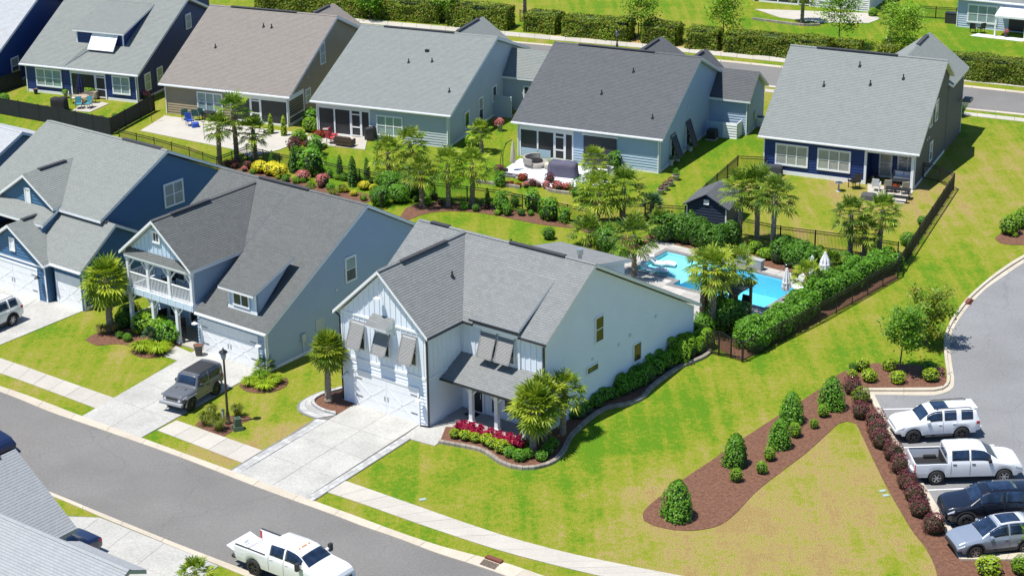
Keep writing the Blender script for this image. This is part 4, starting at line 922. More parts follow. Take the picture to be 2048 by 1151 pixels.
for x, y in ((-9.2, 4.3), (-5.9, 7.2), (-5.1, 7.2)): vent_pipe(f.R, (x, y, f.zs(y)))
roof(f.H, [[(-3.8, 9.0, 7.3), (.8, 12.2, 5.3), (.8, 15.5, 5.3), (-1.5, 14, 7.6)], [(-1.5, 14, 7.6), (-1.5, 9.2, 7.6), (1.2, 9.4, 5.5), (1.2, 16, 5.5)]], SH_T, th=.2, name='front_gable_roof') if False else None
def cross_gable(f, xc, hw, zr, zl, y0, y1, shm, wallm):
    r = roof(f.H, [[(xc, f.yv(zr) - .1, zr), (xc + hw, min(y1 - .2, f.yv(zl) - .1), zl), (xc + hw, y1, zl), (xc, y1, zr)], [(xc, f.yv(zr) - .1, zr), (xc, y1, zr), (xc - hw, y1, zl), (xc - hw, min(y1 - .2, f.yv(zl) - .1), zl)]], shm, th=.2, name='cross_gable_roof')
    ridge_vent(r, (xc, y0 + 2, zr), (xc, y1 - 1, zr)); WF(f.H, (xc + hw - .3, y1 - .3, 0), (-1, 0, 0)).wall([(0, 0), (2 * hw - .6, 0), (2 * hw - .6, zl), (hw - .3, zr - .25), (0, zl)], wallm, lap=False)
    if y1 - f.yb > .6: WF(f.H, (xc + hw - .35, f.yb, 0), (0, 1, 0)).wall([(0, 0), (y1 - f.yb - .35, 0), (y1 - f.yb - .35, zl - .05), (0, zl - .05)], wallm)
f.yb = 17.2; cross_gable(f, -3.1, 2.95, 6.95, 5.1, 9.4, 15.5, SH_T, TAN)

# B3 sage house
f = back_house('sage_house', 'pale sage house with a white screened porch and covered garden seats', (897.5, 296), -22.3, 12.1, 9.9, 7.0, 2.95, 17.4, SAGE, SH_S)
f.wall([(5.0, 0), (12.1, 0), (12.1, 2.85), (5.0, 2.85)], SAGE, name='rear_wall'); f.window(5.7, 7.9, .55, 2.1, 3, 2, GLASSB, trim=.1)
screen_porch(f, .1, 5.0, 2.75, (1.5, 1.5, 1.0, .9), 2)
f.s.window(3.3, 4.1, .75, 2.0, 1, 1, glassmat('window_glass_leafgreen', (.05, .12, .04), .07)); f.s.window(6.3, 7.1, .5, 2.4, 1, 2, GLASS, GLASSC); f.s.window(9.4, 10.1, 1.4, 2.6, 1, 1, GLASS)
for u, v in ((3.6, 2.6), (3.9, 2.6), (8.8, 3.2)): f.s.box('wall_vent', VC, u, u + .12, v, v + .15, .02, .08)
for x, y in ((-6.0, 5.5), (-4.0, 5.9), (-.9, 2.4)): vent_pipe(f.R, (x, y, f.zs(y)))
MB().box(-5.15, -4.85, 7.0, 7.25, f.zs(7.1), f.zs(7.1) + .2).build('roof_vent', MBLACK, f.R)
f.yb = 17.2; cross_gable(f, -4.3, 4.15, 6.55, 3.5, 10.0, 17.7, SH_S, SAGE)
# garage link to its right
roof(f.H, [[(0, 11.6, 3.05), (5.2, 11.6, 3.05), (5.2, 13.9, 5.0), (0, 13.9, 5.0)], [(0, 13.9, 5.0), (5.2, 13.9, 5.0), (5.2, 16.4, 3.2), (0, 16.4, 3.2)]], SH_S, th=.18, name='link_roof')
lw = WF(f.H, (0, 11.95, 0), (1, 0, 0)); lw.wall([(0, 0), (4.9, 0), (4.9, 2.95), (0, 2.95)], SAGE); lw.window(2.0, 2.9, .15, 2.2, 2, 3, GLASS, name='door_with_panes')
ut = WF(f.H, (.0, 9.6, 0), (1, 0, 0)); ut.wall([(0, 0), (1.7, 0), (1.7, 1.9), (0, 1.9)], SAGE, name='service_screen', th=.08)

# B4 slate house
f = back_house('powder_blue_house', 'powder blue house with a dark slate roof and shaded patio window', (1318, 347), -24.4, 12.2, 8.6, 7.35, 2.98, 15.2, PBLUE, SH_D)
screen_porch(f, .15, 4.9, 2.75, (1.55, 1.45, .95, .8), 2)
f.wall([(4.9, 0), (12.2, 0), (12.2, 2.88), (4.9, 2.88)], PBLUE, name='rear_wall'); f.box('lower_panel', PBLUE, .3, 2.9, .1, .75, -.02, .03)
f.box('window_shade', mat('charcoal_shade', (.05, .052, .06), .7), 5.8, 8.6, .3, 2.45, .04, .1); f.box('shade_frame', MWHITE, 5.65, 8.75, 2.45, 2.6, .02, .09)
for u in (2.6, 6.2): f.s.window(u, u + .75, .5, 2.2, 1, 2, GLASS)
f.s.shutter(2.45, 3.5, .55, 2.4, .75, MBLACK, MBLACK); f.s.shutter(6.05, 7.1, .45, 2.5, .75, MBLACK, MBLACK)
for u, v in ((3.5, 3.0), (3.9, 3.1), (6.4, 3.6), (8.6, 4.2)): f.s.box('wall_vent', VC, u, u + .12, v, v + .15, .02, .08)
for x, y in ((-4.6, 6.2), (-6.3, 3.5), (-1.2, 1.6)): vent_pipe(f.R, (x, y, f.zs(y)))
f.yb = 15; cross_gable(f, -5.9, 2.4, 6.55, 5.0, 8.7, 16.5, SH_D, PBLUE); cross_gable(f, -1.8, 1.65, 5.95, 4.4, 9.2, 16.3, SH_D, PBLUE)
roof(f.H, [[(0, 11.9, 3.05), (3.6, 11.9, 3.05), (3.6, 14.2, 5.0), (0, 14.2, 5.0)], [(0, 14.2, 5.0), (3.6, 14.2, 5.0), (3.6, 17, 3.2), (0, 17, 3.2)]], SH_D, th=.2, name='garage_roof')
lw = WF(f.H, (0, 12.25, 0), (1, 0, 0)); lw.wall([(0, 0), (3.3, 0), (3.3, 2.9), (0, 2.9)], PBLUE)
gsd = WF(f.H, (3.3, 12.25, 0), (0, 1, 0)); gsd.wall([(0, 0), (4.4, 0), (4.4, 3.1), (1.95, 4.75), (0, 2.9)], PBLUE); gsd.box('base_board', MWHITE, 0, 4.4, 0, .22, 0, .055); gsd.box('electric_meter', _M['meter_grey'], 1.6, 2.0, .9, 1.6, .02, .18)
downspout(f.H, (3.24, 12.17, 0), (3.24, 12.17, 2.8))
en = WF(f.H, (.1, 10.9, 0), (1, 0, 0)); en.wall([(0, 0), (1.5, 0), (1.5, 1.3), (0, 1.3)], PBLUE, name='service_yard_wall', th=.06); en.wall([(1.52, 0), (2.75, 0), (2.75, 1.3), (1.52, 1.3)], MWHITE, name='service_yard_gate', th=.06)
WF(f.H, (2.85, 10.9, 0), (0, 1, 0)).wall([(0, 0), (1.3, 0), (1.3, 1.3), (0, 1.3)], MWHITE, name='service_yard_wall', th=.06)
f.box('base_board', MWHITE, 9, 12.2, 0, .16, 0, .05)

# B5 navy and grey house
f = back_house('navy_grey_house', 'house with navy rear wall, dark grey side and open corner porch', (1826, 380), -24.5, 12.0, 7.7, 8.35, 3.05, 10.7, DGRY, SH_S)
f.wall([(0, 0), (8.1, 0), (8.1, 2.9), (0, 2.9)], NAVY, name='rear_wall')
for u0, u1 in ((1.1, 3.5), (4.5, 6.9)): f.window(u0, u1, .85, 2.35, 3, 2, GLASSC, trim=.13)
f.box('base_board', MWHITE, 0, 8.1, 0, .3, .02, .07)
pw = WF(f.H, (-3.9, 2.2, 0), (1, 0, 0)); pw.wall([(0, 0), (3.9, 0), (3.9, 2.9), (0, 2.9)], NAVY, name='porch_wall')
pw.window(.75, 1.55, .15, 2.25, 1, 2, GLASSC, trim=.12, name='porch_door'); pw.window(2.2, 3.6, .7, 2.25, 2, 2, GLASSC, trim=.12)
WF(f.H, (-3.9, 0, 0), (0, 1, 0)).wall([(0, 0), (2.2, 0), (2.2, 2.9), (0, 2.9)], NAVY, name='porch_wall')
f.box('porch_header', MWHITE, 8.1, 12.0, 2.6, 2.9, -.2, .04); f.box('porch_post', MWHITE, 8.1, 8.28, 0, 2.6, -.1, .08); f.box('porch_post', MWHITE, 11.75, 11.95, 0, 2.6, -.12, .08)
for u, v0, v1 in ((4.1, 3.9, 5.4), (5.9, 3.9, 5.4), (4.8, .9, 2.3)): f.s.window(u, u + .7, v0, v1, 1, 2, GLASS, GLASSC)
for u in (3.6, 4.2): f.s.box('wall_vent', VC, u, u + .15, 2.9, 3.05, .02, .08)
for x, y in ((-8.6, 4.4), (-5.0, 4.9), (-6.3, 6.4), (-2.6, 5.7)): vent_pipe(f.R, (x, y, f.zs(y)), .4)
f.yb = 10.4; cross_gable(f, -3.1, 3.45, 8.15, 5.55, 10.2, 16.5, SH_S, DGRY)
ww = WF(f.H, (.02, 10.3, 0), (0, 1, 0)); ww.wall([(0, 0), (5.8, 0), (5.8, 5.4), (0, 5.4)], DGRY, name='wing_wall'); ww.box('corner_trim', mat('light_grey_siding', (.40, .46, .52), .6), 5.6, 5.8, 0, 5.4, 0, .06)
for yy, zz in ((15.2, 3.2),): MB().box(.3, 1.0, 14.8, 15.9, 3.0, 3.2).build('porch_canopy', SH_A, f.H)

# B0 house at the top left corner
f = back_house('royal_blue_house', 'deep blue house at the left edge under a pale roof', (-18, 188), -21.4, 12.0, 9.3, 7.6, 2.8, 18, mat('royal_blue_siding', (.012, .045, .17), .5, var=.06), SH_L)
f.s.window(3.5, 4.5, .9, 2.3, 1, 2, GLASS, GLASSC); downspout(f.H, (.06, 1.0, 0), (.06, 1.0, 2.6)); f.s.box('heat_pump', MWHITE, .9, 1.6, .3, 1.0, .1, .5)
f = back_house('navy_neighbour_house', 'navy house end behind the khaki house at the top edge', (250, 95), -21.6, 12, 9, 6.6, 2.6, 17, NAVY, SH_A)
f = back_house('grey_corner_house', 'blue-grey house end showing at the left edge below the black fence', px_of(A_O + V((-math.cos(rad(37.5)), math.sin(rad(37.5)), 0)) * 16.2), -37.5, 9, 8.9, 7.3, 3.0, 17, mat('steel_blue_siding', (.20, .27, .36), .6), SH_L)
f.s.window(10.3, 11.4, 2.0, 3.3, 1, 1, GLASS, trim=.12)

# near house at the bottom left: two pale roofs
Nb = G(140, 1052, 2.9)
H = thing('foreground_house', 'near house at the bottom left corner with pale grey shingle roofs', 'house', (Nb.x, Nb.y, 0), -37.5)
Rf = roof(H, [[(-3.8, .15, 6.0), (.35, .15, 2.85), (.35, -7, 2.85), (-3.8, -7, 6.0)], [(-3.8, .15, 6.0), (-3.8, -7, 6.0), (-8, -7, 2.85), (-8, .15, 2.85)],
              [(-9, -2.9, 4.35), (7.6, -2.9, 4.35), (7.6, -9, 1.6), (-9, -9, 1.6)], [(7.6, -2.9, 4.35), (3.0, -2.9, 4.35), (3.0, -1.9, 3.9), (7.6, -1.9, 3.9)]], SH_F, mat('fascia_grey', (.30, .33, .36), .5))
WF(H, (0, -.3, 0), (-1, 0, 0)).wall([(0, 0), (7.6, 0), (7.6, 2.8), (3.8, 5.7), (0, 2.8)], mat('steel_blue_siding', (.20, .27, .36), .6))
WF(H, (.0, -3.2, 0), (0, 1, 0)).wall([(0, 0), (2.9, 0), (2.9, 2.7), (0, 2.7)], _M['steel_blue_siding']); WF(H, (7.2, -8, 0), (0, 1, 0)).wall([(0, 0), (4.9, 0), (4.9, 3.9), (0, 2.0)], _M['steel_blue_siding'])
WF(H, (7.2, -3.1, 0), (-1, 0, 0)).wall([(0, 0), (7, 0), (7, 4), (0, 4)], _M['steel_blue_siding'])
ridge_cap(Rf, (-9, -2.9, 4.35), (7.6, -2.9, 4.35), SH_F); ridge_vent(Rf, (-3.8, -2.4, 6.0), (-3.8, -.9, 6.0))

# houses beyond the back street, cut by the top of the picture
f = back_house('white_sided_house', 'white sided house with a screened porch at the top edge', (1739, 24), -25, 12.5, 9, 7, 2.9, 16, mat('cream_siding', (.62, .62, .60), .6), SH_S)
f.wall([(6.2, 0), (12.5, 0), (12.5, 2.8), (6.2, 2.8)], _M['cream_siding'], name='rear_wall'); screen_porch(f, .6, 6.2, 2.75, (2.0, 2.2, 1.4), 2); f.window(7.2, 9.6, .8, 2.2, 3, 2, GLASSB, trim=.12)
C2 = G(1912, 53); a_ = rad(-25.5)
q = C2 + V((math.cos(a_), math.sin(a_), 0)) * 12.5
f = back_house('periwinkle_house', 'pale blue house with a white patio awning at the top right corner', px_of(q), -25.5, 12.5, 9, 7, 3.0, 16, mat('periwinkle_siding', (.42, .50, .60), .6), SH_S)
f.wall([(0, 0), (12.5, 0), (12.5, 2.9), (0, 2.9)], _M['periwinkle_siding'], name='rear_wall'); f.window(1.2, 3.9, .7, 2.3, 3, 2, GLASSB, trim=.15)
f.box('sliding_screen', SCREEN, 5.2, 9.6, .1, 2.4, .03, .06)
roof_aw = MB(); roof_aw.prism([(-8.2, -.05, 2.45), (-2.2, -.05, 2.45), (-2.2, -2.6, 2.1), (-8.2, -2.6, 2.1)], (0, 0, .06)); roof_aw.build('patio_awning', MWHITE, f.H)
MB().box(-8.2, -2.2, -2.66, -2.6, 1.95, 2.15).build('awning_valance', MWHITE, f.H)
for x in (-8.1, -5.2, -2.3): MB().box(x - .07, x + .07, -2.6, -2.46, 0, 2.1).build('awning_post', MWHITE, f.H)

# ================================================================== VEHICLES
TYRE = mat('tyre_rubber', (.02, .02, .021), .8, var=.2); RIMS = mat('alloy_rim', (.45, .45, .46), .3, .7, var=.05); RIMB = mat('black_rim', (.03, .03, .032), .35, var=.1)
CGLASS = glassmat('car_glass', (.016, .030, .062), .03); CHROME = mat('chrome_trim', (.6, .6, .62), .15, 1.0, var=.03); PLAS = mat('black_plastic', (.03, .03, .032), .6, var=.15)
RED = mat('red_lens', (.38, .02, .025), .25); HLENS = mat('head_lamp', (.55, .57, .60), .12, var=.1); UNDER = mat('underbody', (.01, .01, .01), .9)
AMBER = mat('amber_lens', (.6, .22, .03), .3)
def paint(name, c, metal=.0): return mat(name, c, .28, metal, var=.03, coat=.8)
def wheel(parent, x, y, r, w, rim, side):
    t = MB(); n = 24
    prof = [(r * .62, -w / 2), (r * .93, -w / 2), (r, -w * .36), (r, w * .36), (r * .93, w / 2), (r * .62, w / 2)]
    pts = [V((rr * math.cos(k * 2 * math.pi / n), yy, rr * math.sin(k * 2 * math.pi / n))) for rr, yy in prof for k in range(n)]
    t.raw(pts, [(i * n + k, i * n + (k + 1) % n, (i + 1) * n + (k + 1) % n, (i + 1) * n + k) for i in range(len(prof) - 1) for k in range(n)], True)
    o = t.build('wheel', TYRE, parent, loc=(x, y, r))
    m = MB(); yo = side * w * .40; ri = r * .63
    ring = [V((rr * math.cos(k * 2 * math.pi / n), yy, rr * math.sin(k * 2 * math.pi / n))) for rr, yy in ((ri, yo), (ri * .88, yo), (ri * .84, yo - side * .06)) for k in range(n)]
    m.raw(ring, [(i * n + k, i * n + (k + 1) % n, (i + 1) * n + (k + 1) % n, (i + 1) * n + k) for i in range(2) for k in range(n)])
    for k in range(6):
        a = k * math.pi / 3; c, s = math.cos(a), math.sin(a); m.bar((c * .03, yo - side * .015, s * .03), (c * ri * .9, yo - side * .01, s * ri * .9), ri * .24, .03, up=(0, 1, 0))
    m.tube([(0, yo - side * .03, 0), (0, yo + side * .012, 0)], ri * .22, 10); m.build('rim', rim, o)
    d = MB(); d.raw([V((ri * .9 * math.cos(k * 2 * math.pi / n), yo - side * .06, ri * .9 * math.sin(k * 2 * math.pi / n))) for k in range(n)], [tuple(range(n))]); d.build('brake_disc', UNDER, o)
def interp(tab, x):
    for (a, p), (b, q) in zip(tab, tab[1:]):
        if a <= x <= b: t = (x - a) / (b - a) if b > a else 0; return p + (q - p) * t
    return tab[0][1] if x < tab[0][0] else tab[-1][1]
def car(name, label, loc, az, body, L, Wd, wr, fx, rx, top, belt, rk, ws, rw, panes, rim=None, sill=.34, bed=None, clad=None, cat='car', sunroof=None, rails=None, tw=.26, roofcol=None, nk=.84, dark=None, glass=None):
    """lofted body: x forward from the rear bumper (0) to the nose (L); top = centre line profile, belt = waist line, rk = roof half width
    ws / rw = windscreen and rear glass (x at foot, x at head); panes = side glass x ranges; bed = (x0, x1) open load bed"""
    T = thing(name, label, cat, loc, az); hwid = Wd / 2; arch = wr + .075; b0 = bed[1] if bed else 0.0; zmax = max(z for _, z in top); glass = glass or CGLASS
    def zb(x):
        z = sill + (.12 if x < .22 or x > L - .25 else 0)
        for c in (fx, rx):
            d = abs(x - c)
            if d < arch: z = max(z, wr + math.sqrt(max(0, arch * arch - d * d)))
        return z
    def half(x):
        h = hwid * min(1, nk + (1 - nk) * min(1, max(0, L - x) / .7) ** .5, .92 + .08 * min(1, (x + .01) / .35) ** .5)
        bz, tz = interp(belt, x), interp(top, x); z0 = min(zb(x), bz - .06); k = max(0, min(1, (tz - bz) / (zmax - bz)))
        q = [V((x, h * w_, z0 + (bz - z0) * f)) for w_, f in ((.965, 0), (.995, .28), (1.0, .6), (.992, .86), (.965, 1))]
        tgt = rk + (h * .9 - rk) * (1 - k)
        for f, rr in ((.14, 0), (.5, 0), (.84, .01), (.97, .07)): q.append(V((x, h * .955 + (tgt - h * .955) * f - rr, bz + (tz - bz) * f)))
        q.append(V((x, tgt * .5, tz + .015))); q.append(V((x, 0, tz + .022))); return q
    def sec(x): q = half(x); return q + [V((p.x, -p.y, p.z)) for p in q[-2::-1]]
    def surf(x, i): q = sec(x); j = max(0, min(len(q) - 2, int(i))); return q[j].lerp(q[j + 1], i - j)
    def patch(nm, x0, x1, i0, i1, mt, off=.008, parent=None, nx=6, ni=5, both=True, sh=.0):
        for sd in ((0, 1) if both else (0,)):
            P = []
            for a in range(nx + 1):
                for c in range(ni + 1):
                    x = x0 + (x1 - x0) * a / nx; i = i0 + (i1 - i0) * c / ni; p = surf(x, i); dx = surf(min(L, x + .02), i) - surf(max(b0, x - .02), i); di = surf(x, i + .05) - surf(x, i - .05); n = dx.cross(di)
                    n = n.normalized() if n.length > 1e-9 else V((0, 1, 0))
                    if n.dot(V((0, p.y, p.z - .6))) < 0: n = -n
                    p = p + n * off
                    if sd: p = V((p.x, -p.y, p.z))
                    P.append(p)
            m = MB(); m.raw(P, [(a * (ni + 1) + c, a * (ni + 1) + c + 1, (a + 1) * (ni + 1) + c + 1, (a + 1) * (ni + 1) + c) for a in range(nx) for c in range(ni)], True); o = m.build(nm, mt, parent or T)
            so = o.modifiers.new('thickness', 'SOLIDIFY'); so.thickness = .006
    xs = sorted(set([round(i * L / 60, 3) for i in range(61)] + [round(c + arch * math.cos(t * math.pi / 12), 3) for c in (fx, rx) for t in range(13)] + [round(x, 3) for x, _ in top] + [L - .03, L - .08, L - .14, L]))
    xs = [x for x in xs if b0 - .001 <= x <= L]
    S_ = [sec(x) for x in xs]; n = len(S_[0]); m = MB()
    m.raw([p for q in S_ for p in q], [(i * n + k, i * n + k + 1, (i + 1) * n + k + 1, (i + 1) * n + k) for i in range(len(S_) - 1) for k in range(n - 1)], True)
    m.raw(S_[-1], [tuple(range(n))]); m.raw(S_[0], [tuple(range(n - 1, -1, -1))]); B = m.build('body', body, T)
    u = MB(); u.box(.25, L - .3, -hwid * .72, hwid * .72, sill - .06, min(.66, sill + .3)); u.build('underbody', UNDER, T)
    for c in (fx, rx):
        for s_ in (-1, 1): wheel(T, c, s_ * (hwid - tw * .5 + .015), wr, tw, rim or RIMS, s_)
    patch('windscreen', ws[0], ws[1], 8.05, 11.95, glass, both=False, ni=8)
    if rw: patch('rear_window', rw[0], rw[1], 8.05, 11.95, glass, both=False, ni=8)
    else: MB().box(b0 - .012, b0 + .01, -rk + .12, rk - .12, interp(belt, b0) + .14, interp(top, b0) - .14).build('rear_window', glass, T)
    for x0, x1 in panes: patch('side_window', x0, x1, 5.1, 7.75, glass)
    for x0, x1 in panes[:2]:
        patch('door_seam', x0 - .055, x0 - .042, .5, 4.8, PLAS, .004, B, 1, 6); p = surf(x0 + .14, 3.3)
        for s_ in (1, -1): bevel(MB().box(x0 + .04, x0 + .24, min(s_ * (p.y - .01), s_ * (p.y + .03)), max(s_ * (p.y - .01), s_ * (p.y + .03)), p.z - .02, p.z + .025).build('door_handle', dark or body, T), .01)
    xf = panes[0][1]; pf = surf(xf, 5.0)
    for s_ in (1, -1):
        mr = MB(); mr.box(xf - .16, xf + .02, min(s_ * (pf.y - .02), s_ * (pf.y + .22)), max(s_ * (pf.y - .02), s_ * (pf.y + .22)), pf.z - .02, pf.z + .16); bevel(mr.build('wing_mirror', dark or body, T), .045, 3)
    patch('head_lamp', L - .42, L - .07, 2.7, 3.9, HLENS, .006)
    if not bed: patch('tail_lamp', .03, .24, 2.5, 4.1, RED, .008)
    zg = interp(belt, L - .02); MB().box(L - .06, L + .012, -hwid * nk * .72, hwid * nk * .72, sill + .34, zg - .02).build('grille', PLAS, T)
    bevel(MB().box(L - .22, L + .05, -hwid * nk * .97, hwid * nk * .97, sill + .08, sill + .32).build('front_bumper', clad or body, T), .07, 3); bevel(MB().box(-.06, .2, -hwid * .87, hwid * .87, sill + .1, sill + .34).build('rear_bumper', clad or body, T), .06, 3)
    MB().box(-.075, -.06, -.16, .16, sill + .40, sill + .56).build('number_plate', MWHITE, T)
    if roofcol: patch('roof_panel', roofcol[1], roofcol[2], 7.95, 12.05, roofcol[0], .012, both=False, ni=8)
    if clad:
        for c in (fx, rx):
            for s_ in (1, -1):
                mm = MB(); an = [i * math.pi / 14 for i in range(15)]; pr = [(c + arch * math.cos(t), wr + arch * math.sin(t)) for t in an]; po = [(c + (arch + .08) * math.cos(t), wr + (arch + .08) * math.sin(t)) for t in an]
                for i in range(14): mm.hexa([V((a[0], s_ * (hwid - .05) + dy, a[1])) for dy in (0, s_ * .065) for a in (pr[i], pr[i + 1], po[i + 1], po[i])])
                mm.build('arch_trim', clad, T)
        for s_ in (1, -1): MB().box(rx + arch + .06, fx - arch - .06, min(s_ * hwid * .9, s_ * (hwid + .015)), max(s_ * hwid * .9, s_ * (hwid + .015)), sill - .02, sill + .13).build('sill_trim', clad, T)
    if sunroof: patch('sunroof', sunroof[0], sunroof[1], 8.5, 11.5, glass, .022, both=False, ni=6)
    if rails:
        for s_ in (1, -1): MB().tube([(rails[0], s_ * (rk - .12), interp(top, rails[0]) + .0), (rails[0] + .15, s_ * (rk - .12), interp(top, rails[0] + .15) + .08), (rails[1] - .15, s_ * (rk - .12), interp(top, rails[1] - .15) + .08), (rails[1], s_ * (rk - .12), interp(top, rails[1]) + .0)], .025, 6).build('roof_rail', PLAS, T)
    if bed:
        x0, x1 = bed; zt = interp(belt, x1) - .01; th = .09; xs2 = sorted(set([x0, x1] + [x for x in [round(i * .08, 3) for i in range(60)] + [round(rx + arch * math.cos(t * math.pi / 12), 3) for t in range(13)] if x0 < x < x1]))
        for s_ in (1, -1):
            mm = MB()
            for a, c in zip(xs2, xs2[1:]):
                rows = [[V((x, s_ * hwid * w_, zb(x) + (zt - zb(x)) * f)) for w_, f in ((.965, 0), (.995, .28), (1.0, .6), (.99, .9), (.96, 1), (.87, 1), (.87, 0))] for x in (a, c)]
                for k in range(6): mm.raw([rows[0][k], rows[0][k + 1], rows[1][k + 1], rows[1][k]], [(0, 1, 2, 3)], k < 4)
            mm.raw([V((x0, s_ * hwid * w_, zb(x0) + (zt - zb(x0)) * f)) for w_, f in ((.965, 0), (.995, .28), (1.0, .6), (.99, .9), (.96, 1), (.87, 1), (.87, 0))], [tuple(range(7))])
            mm.build('bed_side', body, T); MB().box(x0 + .02, x1, s_ * hwid * .915 - .05, s_ * hwid * .915 + .05, zt + .002, zt + .025).build('bed_rail', PLAS, T)
            bevel(MB().box(rx - .36, rx + .36, min(s_ * hwid * .66, s_ * hwid * .87), max(s_ * hwid * .66, s_ * hwid * .87), .72, .95).build('wheel_housing', dark or PLAS, T), .08, 3)
            bevel(MB().box(x0 - .03, x0 + .1, min(s_ * hwid * .84, s_ * hwid * .985), max(s_ * hwid * .84, s_ * hwid * .985), zt - .5, zt - .08).build('tail_lamp', RED, T), .03)
        MB().box(x0, x1 + .02, -hwid * .88, hwid * .88, .70, .76).build('bed_floor', dark or PLAS, T); MB().box(x1 - .04, x1 - .015, -hwid * .88, hwid * .88, .7, zt).build('bed_front', dark or body, T)
    return T
WPAINT = paint('white_car_paint', (.74, .75, .76)); BLKP = paint('black_car_paint', (.006, .008, .016)); GRYP = paint('grey_car_paint', (.115, .12, .13)); BGRY = paint('blue_grey_car_paint', (.25, .29, .36), .2); NVYP = paint('navy_car_paint', (.008, .014, .05)); PEARL = paint('pearl_car_paint', (.74, .74, .73))
def place(px_c, px_dir, zc=0):
    """ground point and heading from two photo points: centre between the wheels and a point ahead"""
    a, b = G(*px_c), G(*px_dir); return a, math.degrees(math.atan2((b - a).y, (b - a).x))
def at_rear(mid, az, back): a = rad(az); return mid - V((math.cos(a), math.sin(a), 0)) * back
def side_wheels(rear_px, front_px, rx, fx, Wd, side):
    """anchor a car by the ground contacts of its visible rear and front wheels (outer faces)"""
    r, f_ = G(*rear_px), G(*front_px); d = (f_ - r).normalized(); az = math.degrees(math.atan2(d.y, d.x)); n = V((-d.y, d.x, 0)) * side
    mid = (r + f_) / 2; return mid - d * ((rx + fx) / 2) - n * (Wd / 2 - .02), az
# white off-road suv, nose to the kerb on the left
loc, az = side_wheels((1921.5, 880), (1827, 886), 1.05, 3.85, 1.92, 1)
T = car('white_suv', 'white off-road SUV with black sunroof parked nose to the kerb', loc, az, WPAINT, 4.83, 1.92, .41, 3.85, 1.05, [(0, 1.08), (.05, 1.3), (.2, 1.72), (.42, 1.80), (1.6, 1.84), (2.6, 1.81), (2.92, 1.70), (3.52, 1.25), (3.75, 1.20), (4.4, 1.14), (4.7, 1.06), (4.83, .92)], [(0, 1.14), (3.5, 1.14), (4.4, 1.05), (4.83, .82)], .70, (3.47, 2.97), (.06, .22), ((2.2, 3.1), (1.38, 2.08), (.42, 1.1)), RIMB, .46, sunroof=(1.75, 2.6), rails=(.45, 2.5), cat='suv')
for s_ in (1, -1): MB().bar((1.6, s_ * .98, .40), (3.2, s_ * .98, .40), .09, .06).build('side_step', PLAS, T)
bevel(MB().box(.1, .4, -.62, .62, 1.79, 1.83).build('spoiler', WPAINT, T), .015)
# white pickup, nose to the right
loc, az = side_wheels((1873, 969.5), (2006, 966), 1.25, 4.92, 2.05, -1)
T = car('white_pickup_truck', 'white crew cab pickup with empty black bed, parked nose out', loc, az, WPAINT, 5.92, 2.05, .42, 4.92, 1.25, [(1.8, 1.86), (1.95, 1.93), (3.2, 1.97), (3.75, 1.90), (4.0, 1.76), (4.6, 1.36), (4.85, 1.31), (5.5, 1.24), (5.78, 1.14), (5.92, .98)], [(0, 1.30), (4.5, 1.28), (5.4, 1.14), (5.92, .88)], .74, (4.54, 3.98), None, ((3.08, 4.15), (2.05, 2.98)), RIMS, .47, bed=(.08, 1.8), cat='pickup truck', dark=mat('bed_liner', (.012, .012, .013), .8), nk=.88)
bevel(MB().box(.02, .10, -.90, .90, .72, 1.26).build('tailgate', WPAINT, T), .02); bevel(MB().box(-.16, .05, -.98, .98, .5, .72).build('chrome_bumper', CHROME, T), .05, 3)
# black suv
loc, az = side_wheels((2062, 1052), (1919, 1057), 1.2, 4.3, 2.06, 1)
T = car('black_suv', 'long black SUV between the white pickup and the blue-grey crossover', loc, az, BLKP, 5.35, 2.06, .42, 4.3, 1.2, [(0, 1.1), (.06, 1.4), (.2, 1.8), (.5, 1.90), (2, 1.94), (3.1, 1.90), (3.42, 1.79), (4.08, 1.31), (4.3, 1.26), (5.0, 1.18), (5.25, 1.08), (5.35, .95)], [(0, 1.22), (4.0, 1.21), (4.9, 1.09), (5.35, .86)], .74, (4.02, 3.47), (.07, .22), ((2.4, 3.6), (1.3, 2.28), (.45, 1.15)), RIMB, .40, sunroof=(1.6, 3.0), cat='suv', nk=.88)
# blue-grey crossover
loc, az = side_wheels((2057, 1106), (1945, 1118), .98, 3.68, 1.84, 1)
T = car('blue_grey_crossover', 'blue-grey crossover with glass roof, nearest car in the parking lot', loc, az, BGRY, 4.65, 1.84, .37, 3.68, .98, [(0, .98), (.06, 1.15), (.45, 1.56), (.8, 1.64), (1.7, 1.68), (2.35, 1.63), (2.7, 1.48), (3.35, 1.10), (3.6, 1.06), (4.25, .95), (4.52, .84), (4.65, .70)], [(0, 1.04), (3.2, 1.0), (4.1, .87), (4.65, .64)], .62, (3.3, 2.5), (.1, .44), ((1.95, 2.95), (1.02, 1.86), (.6, .95)), RIMS, .34, clad=PLAS, cat='crossover', roofcol=(mat('silver_roof', (.5, .52, .55), .3), .75, 2.4), sunroof=(1.2, 2.25))
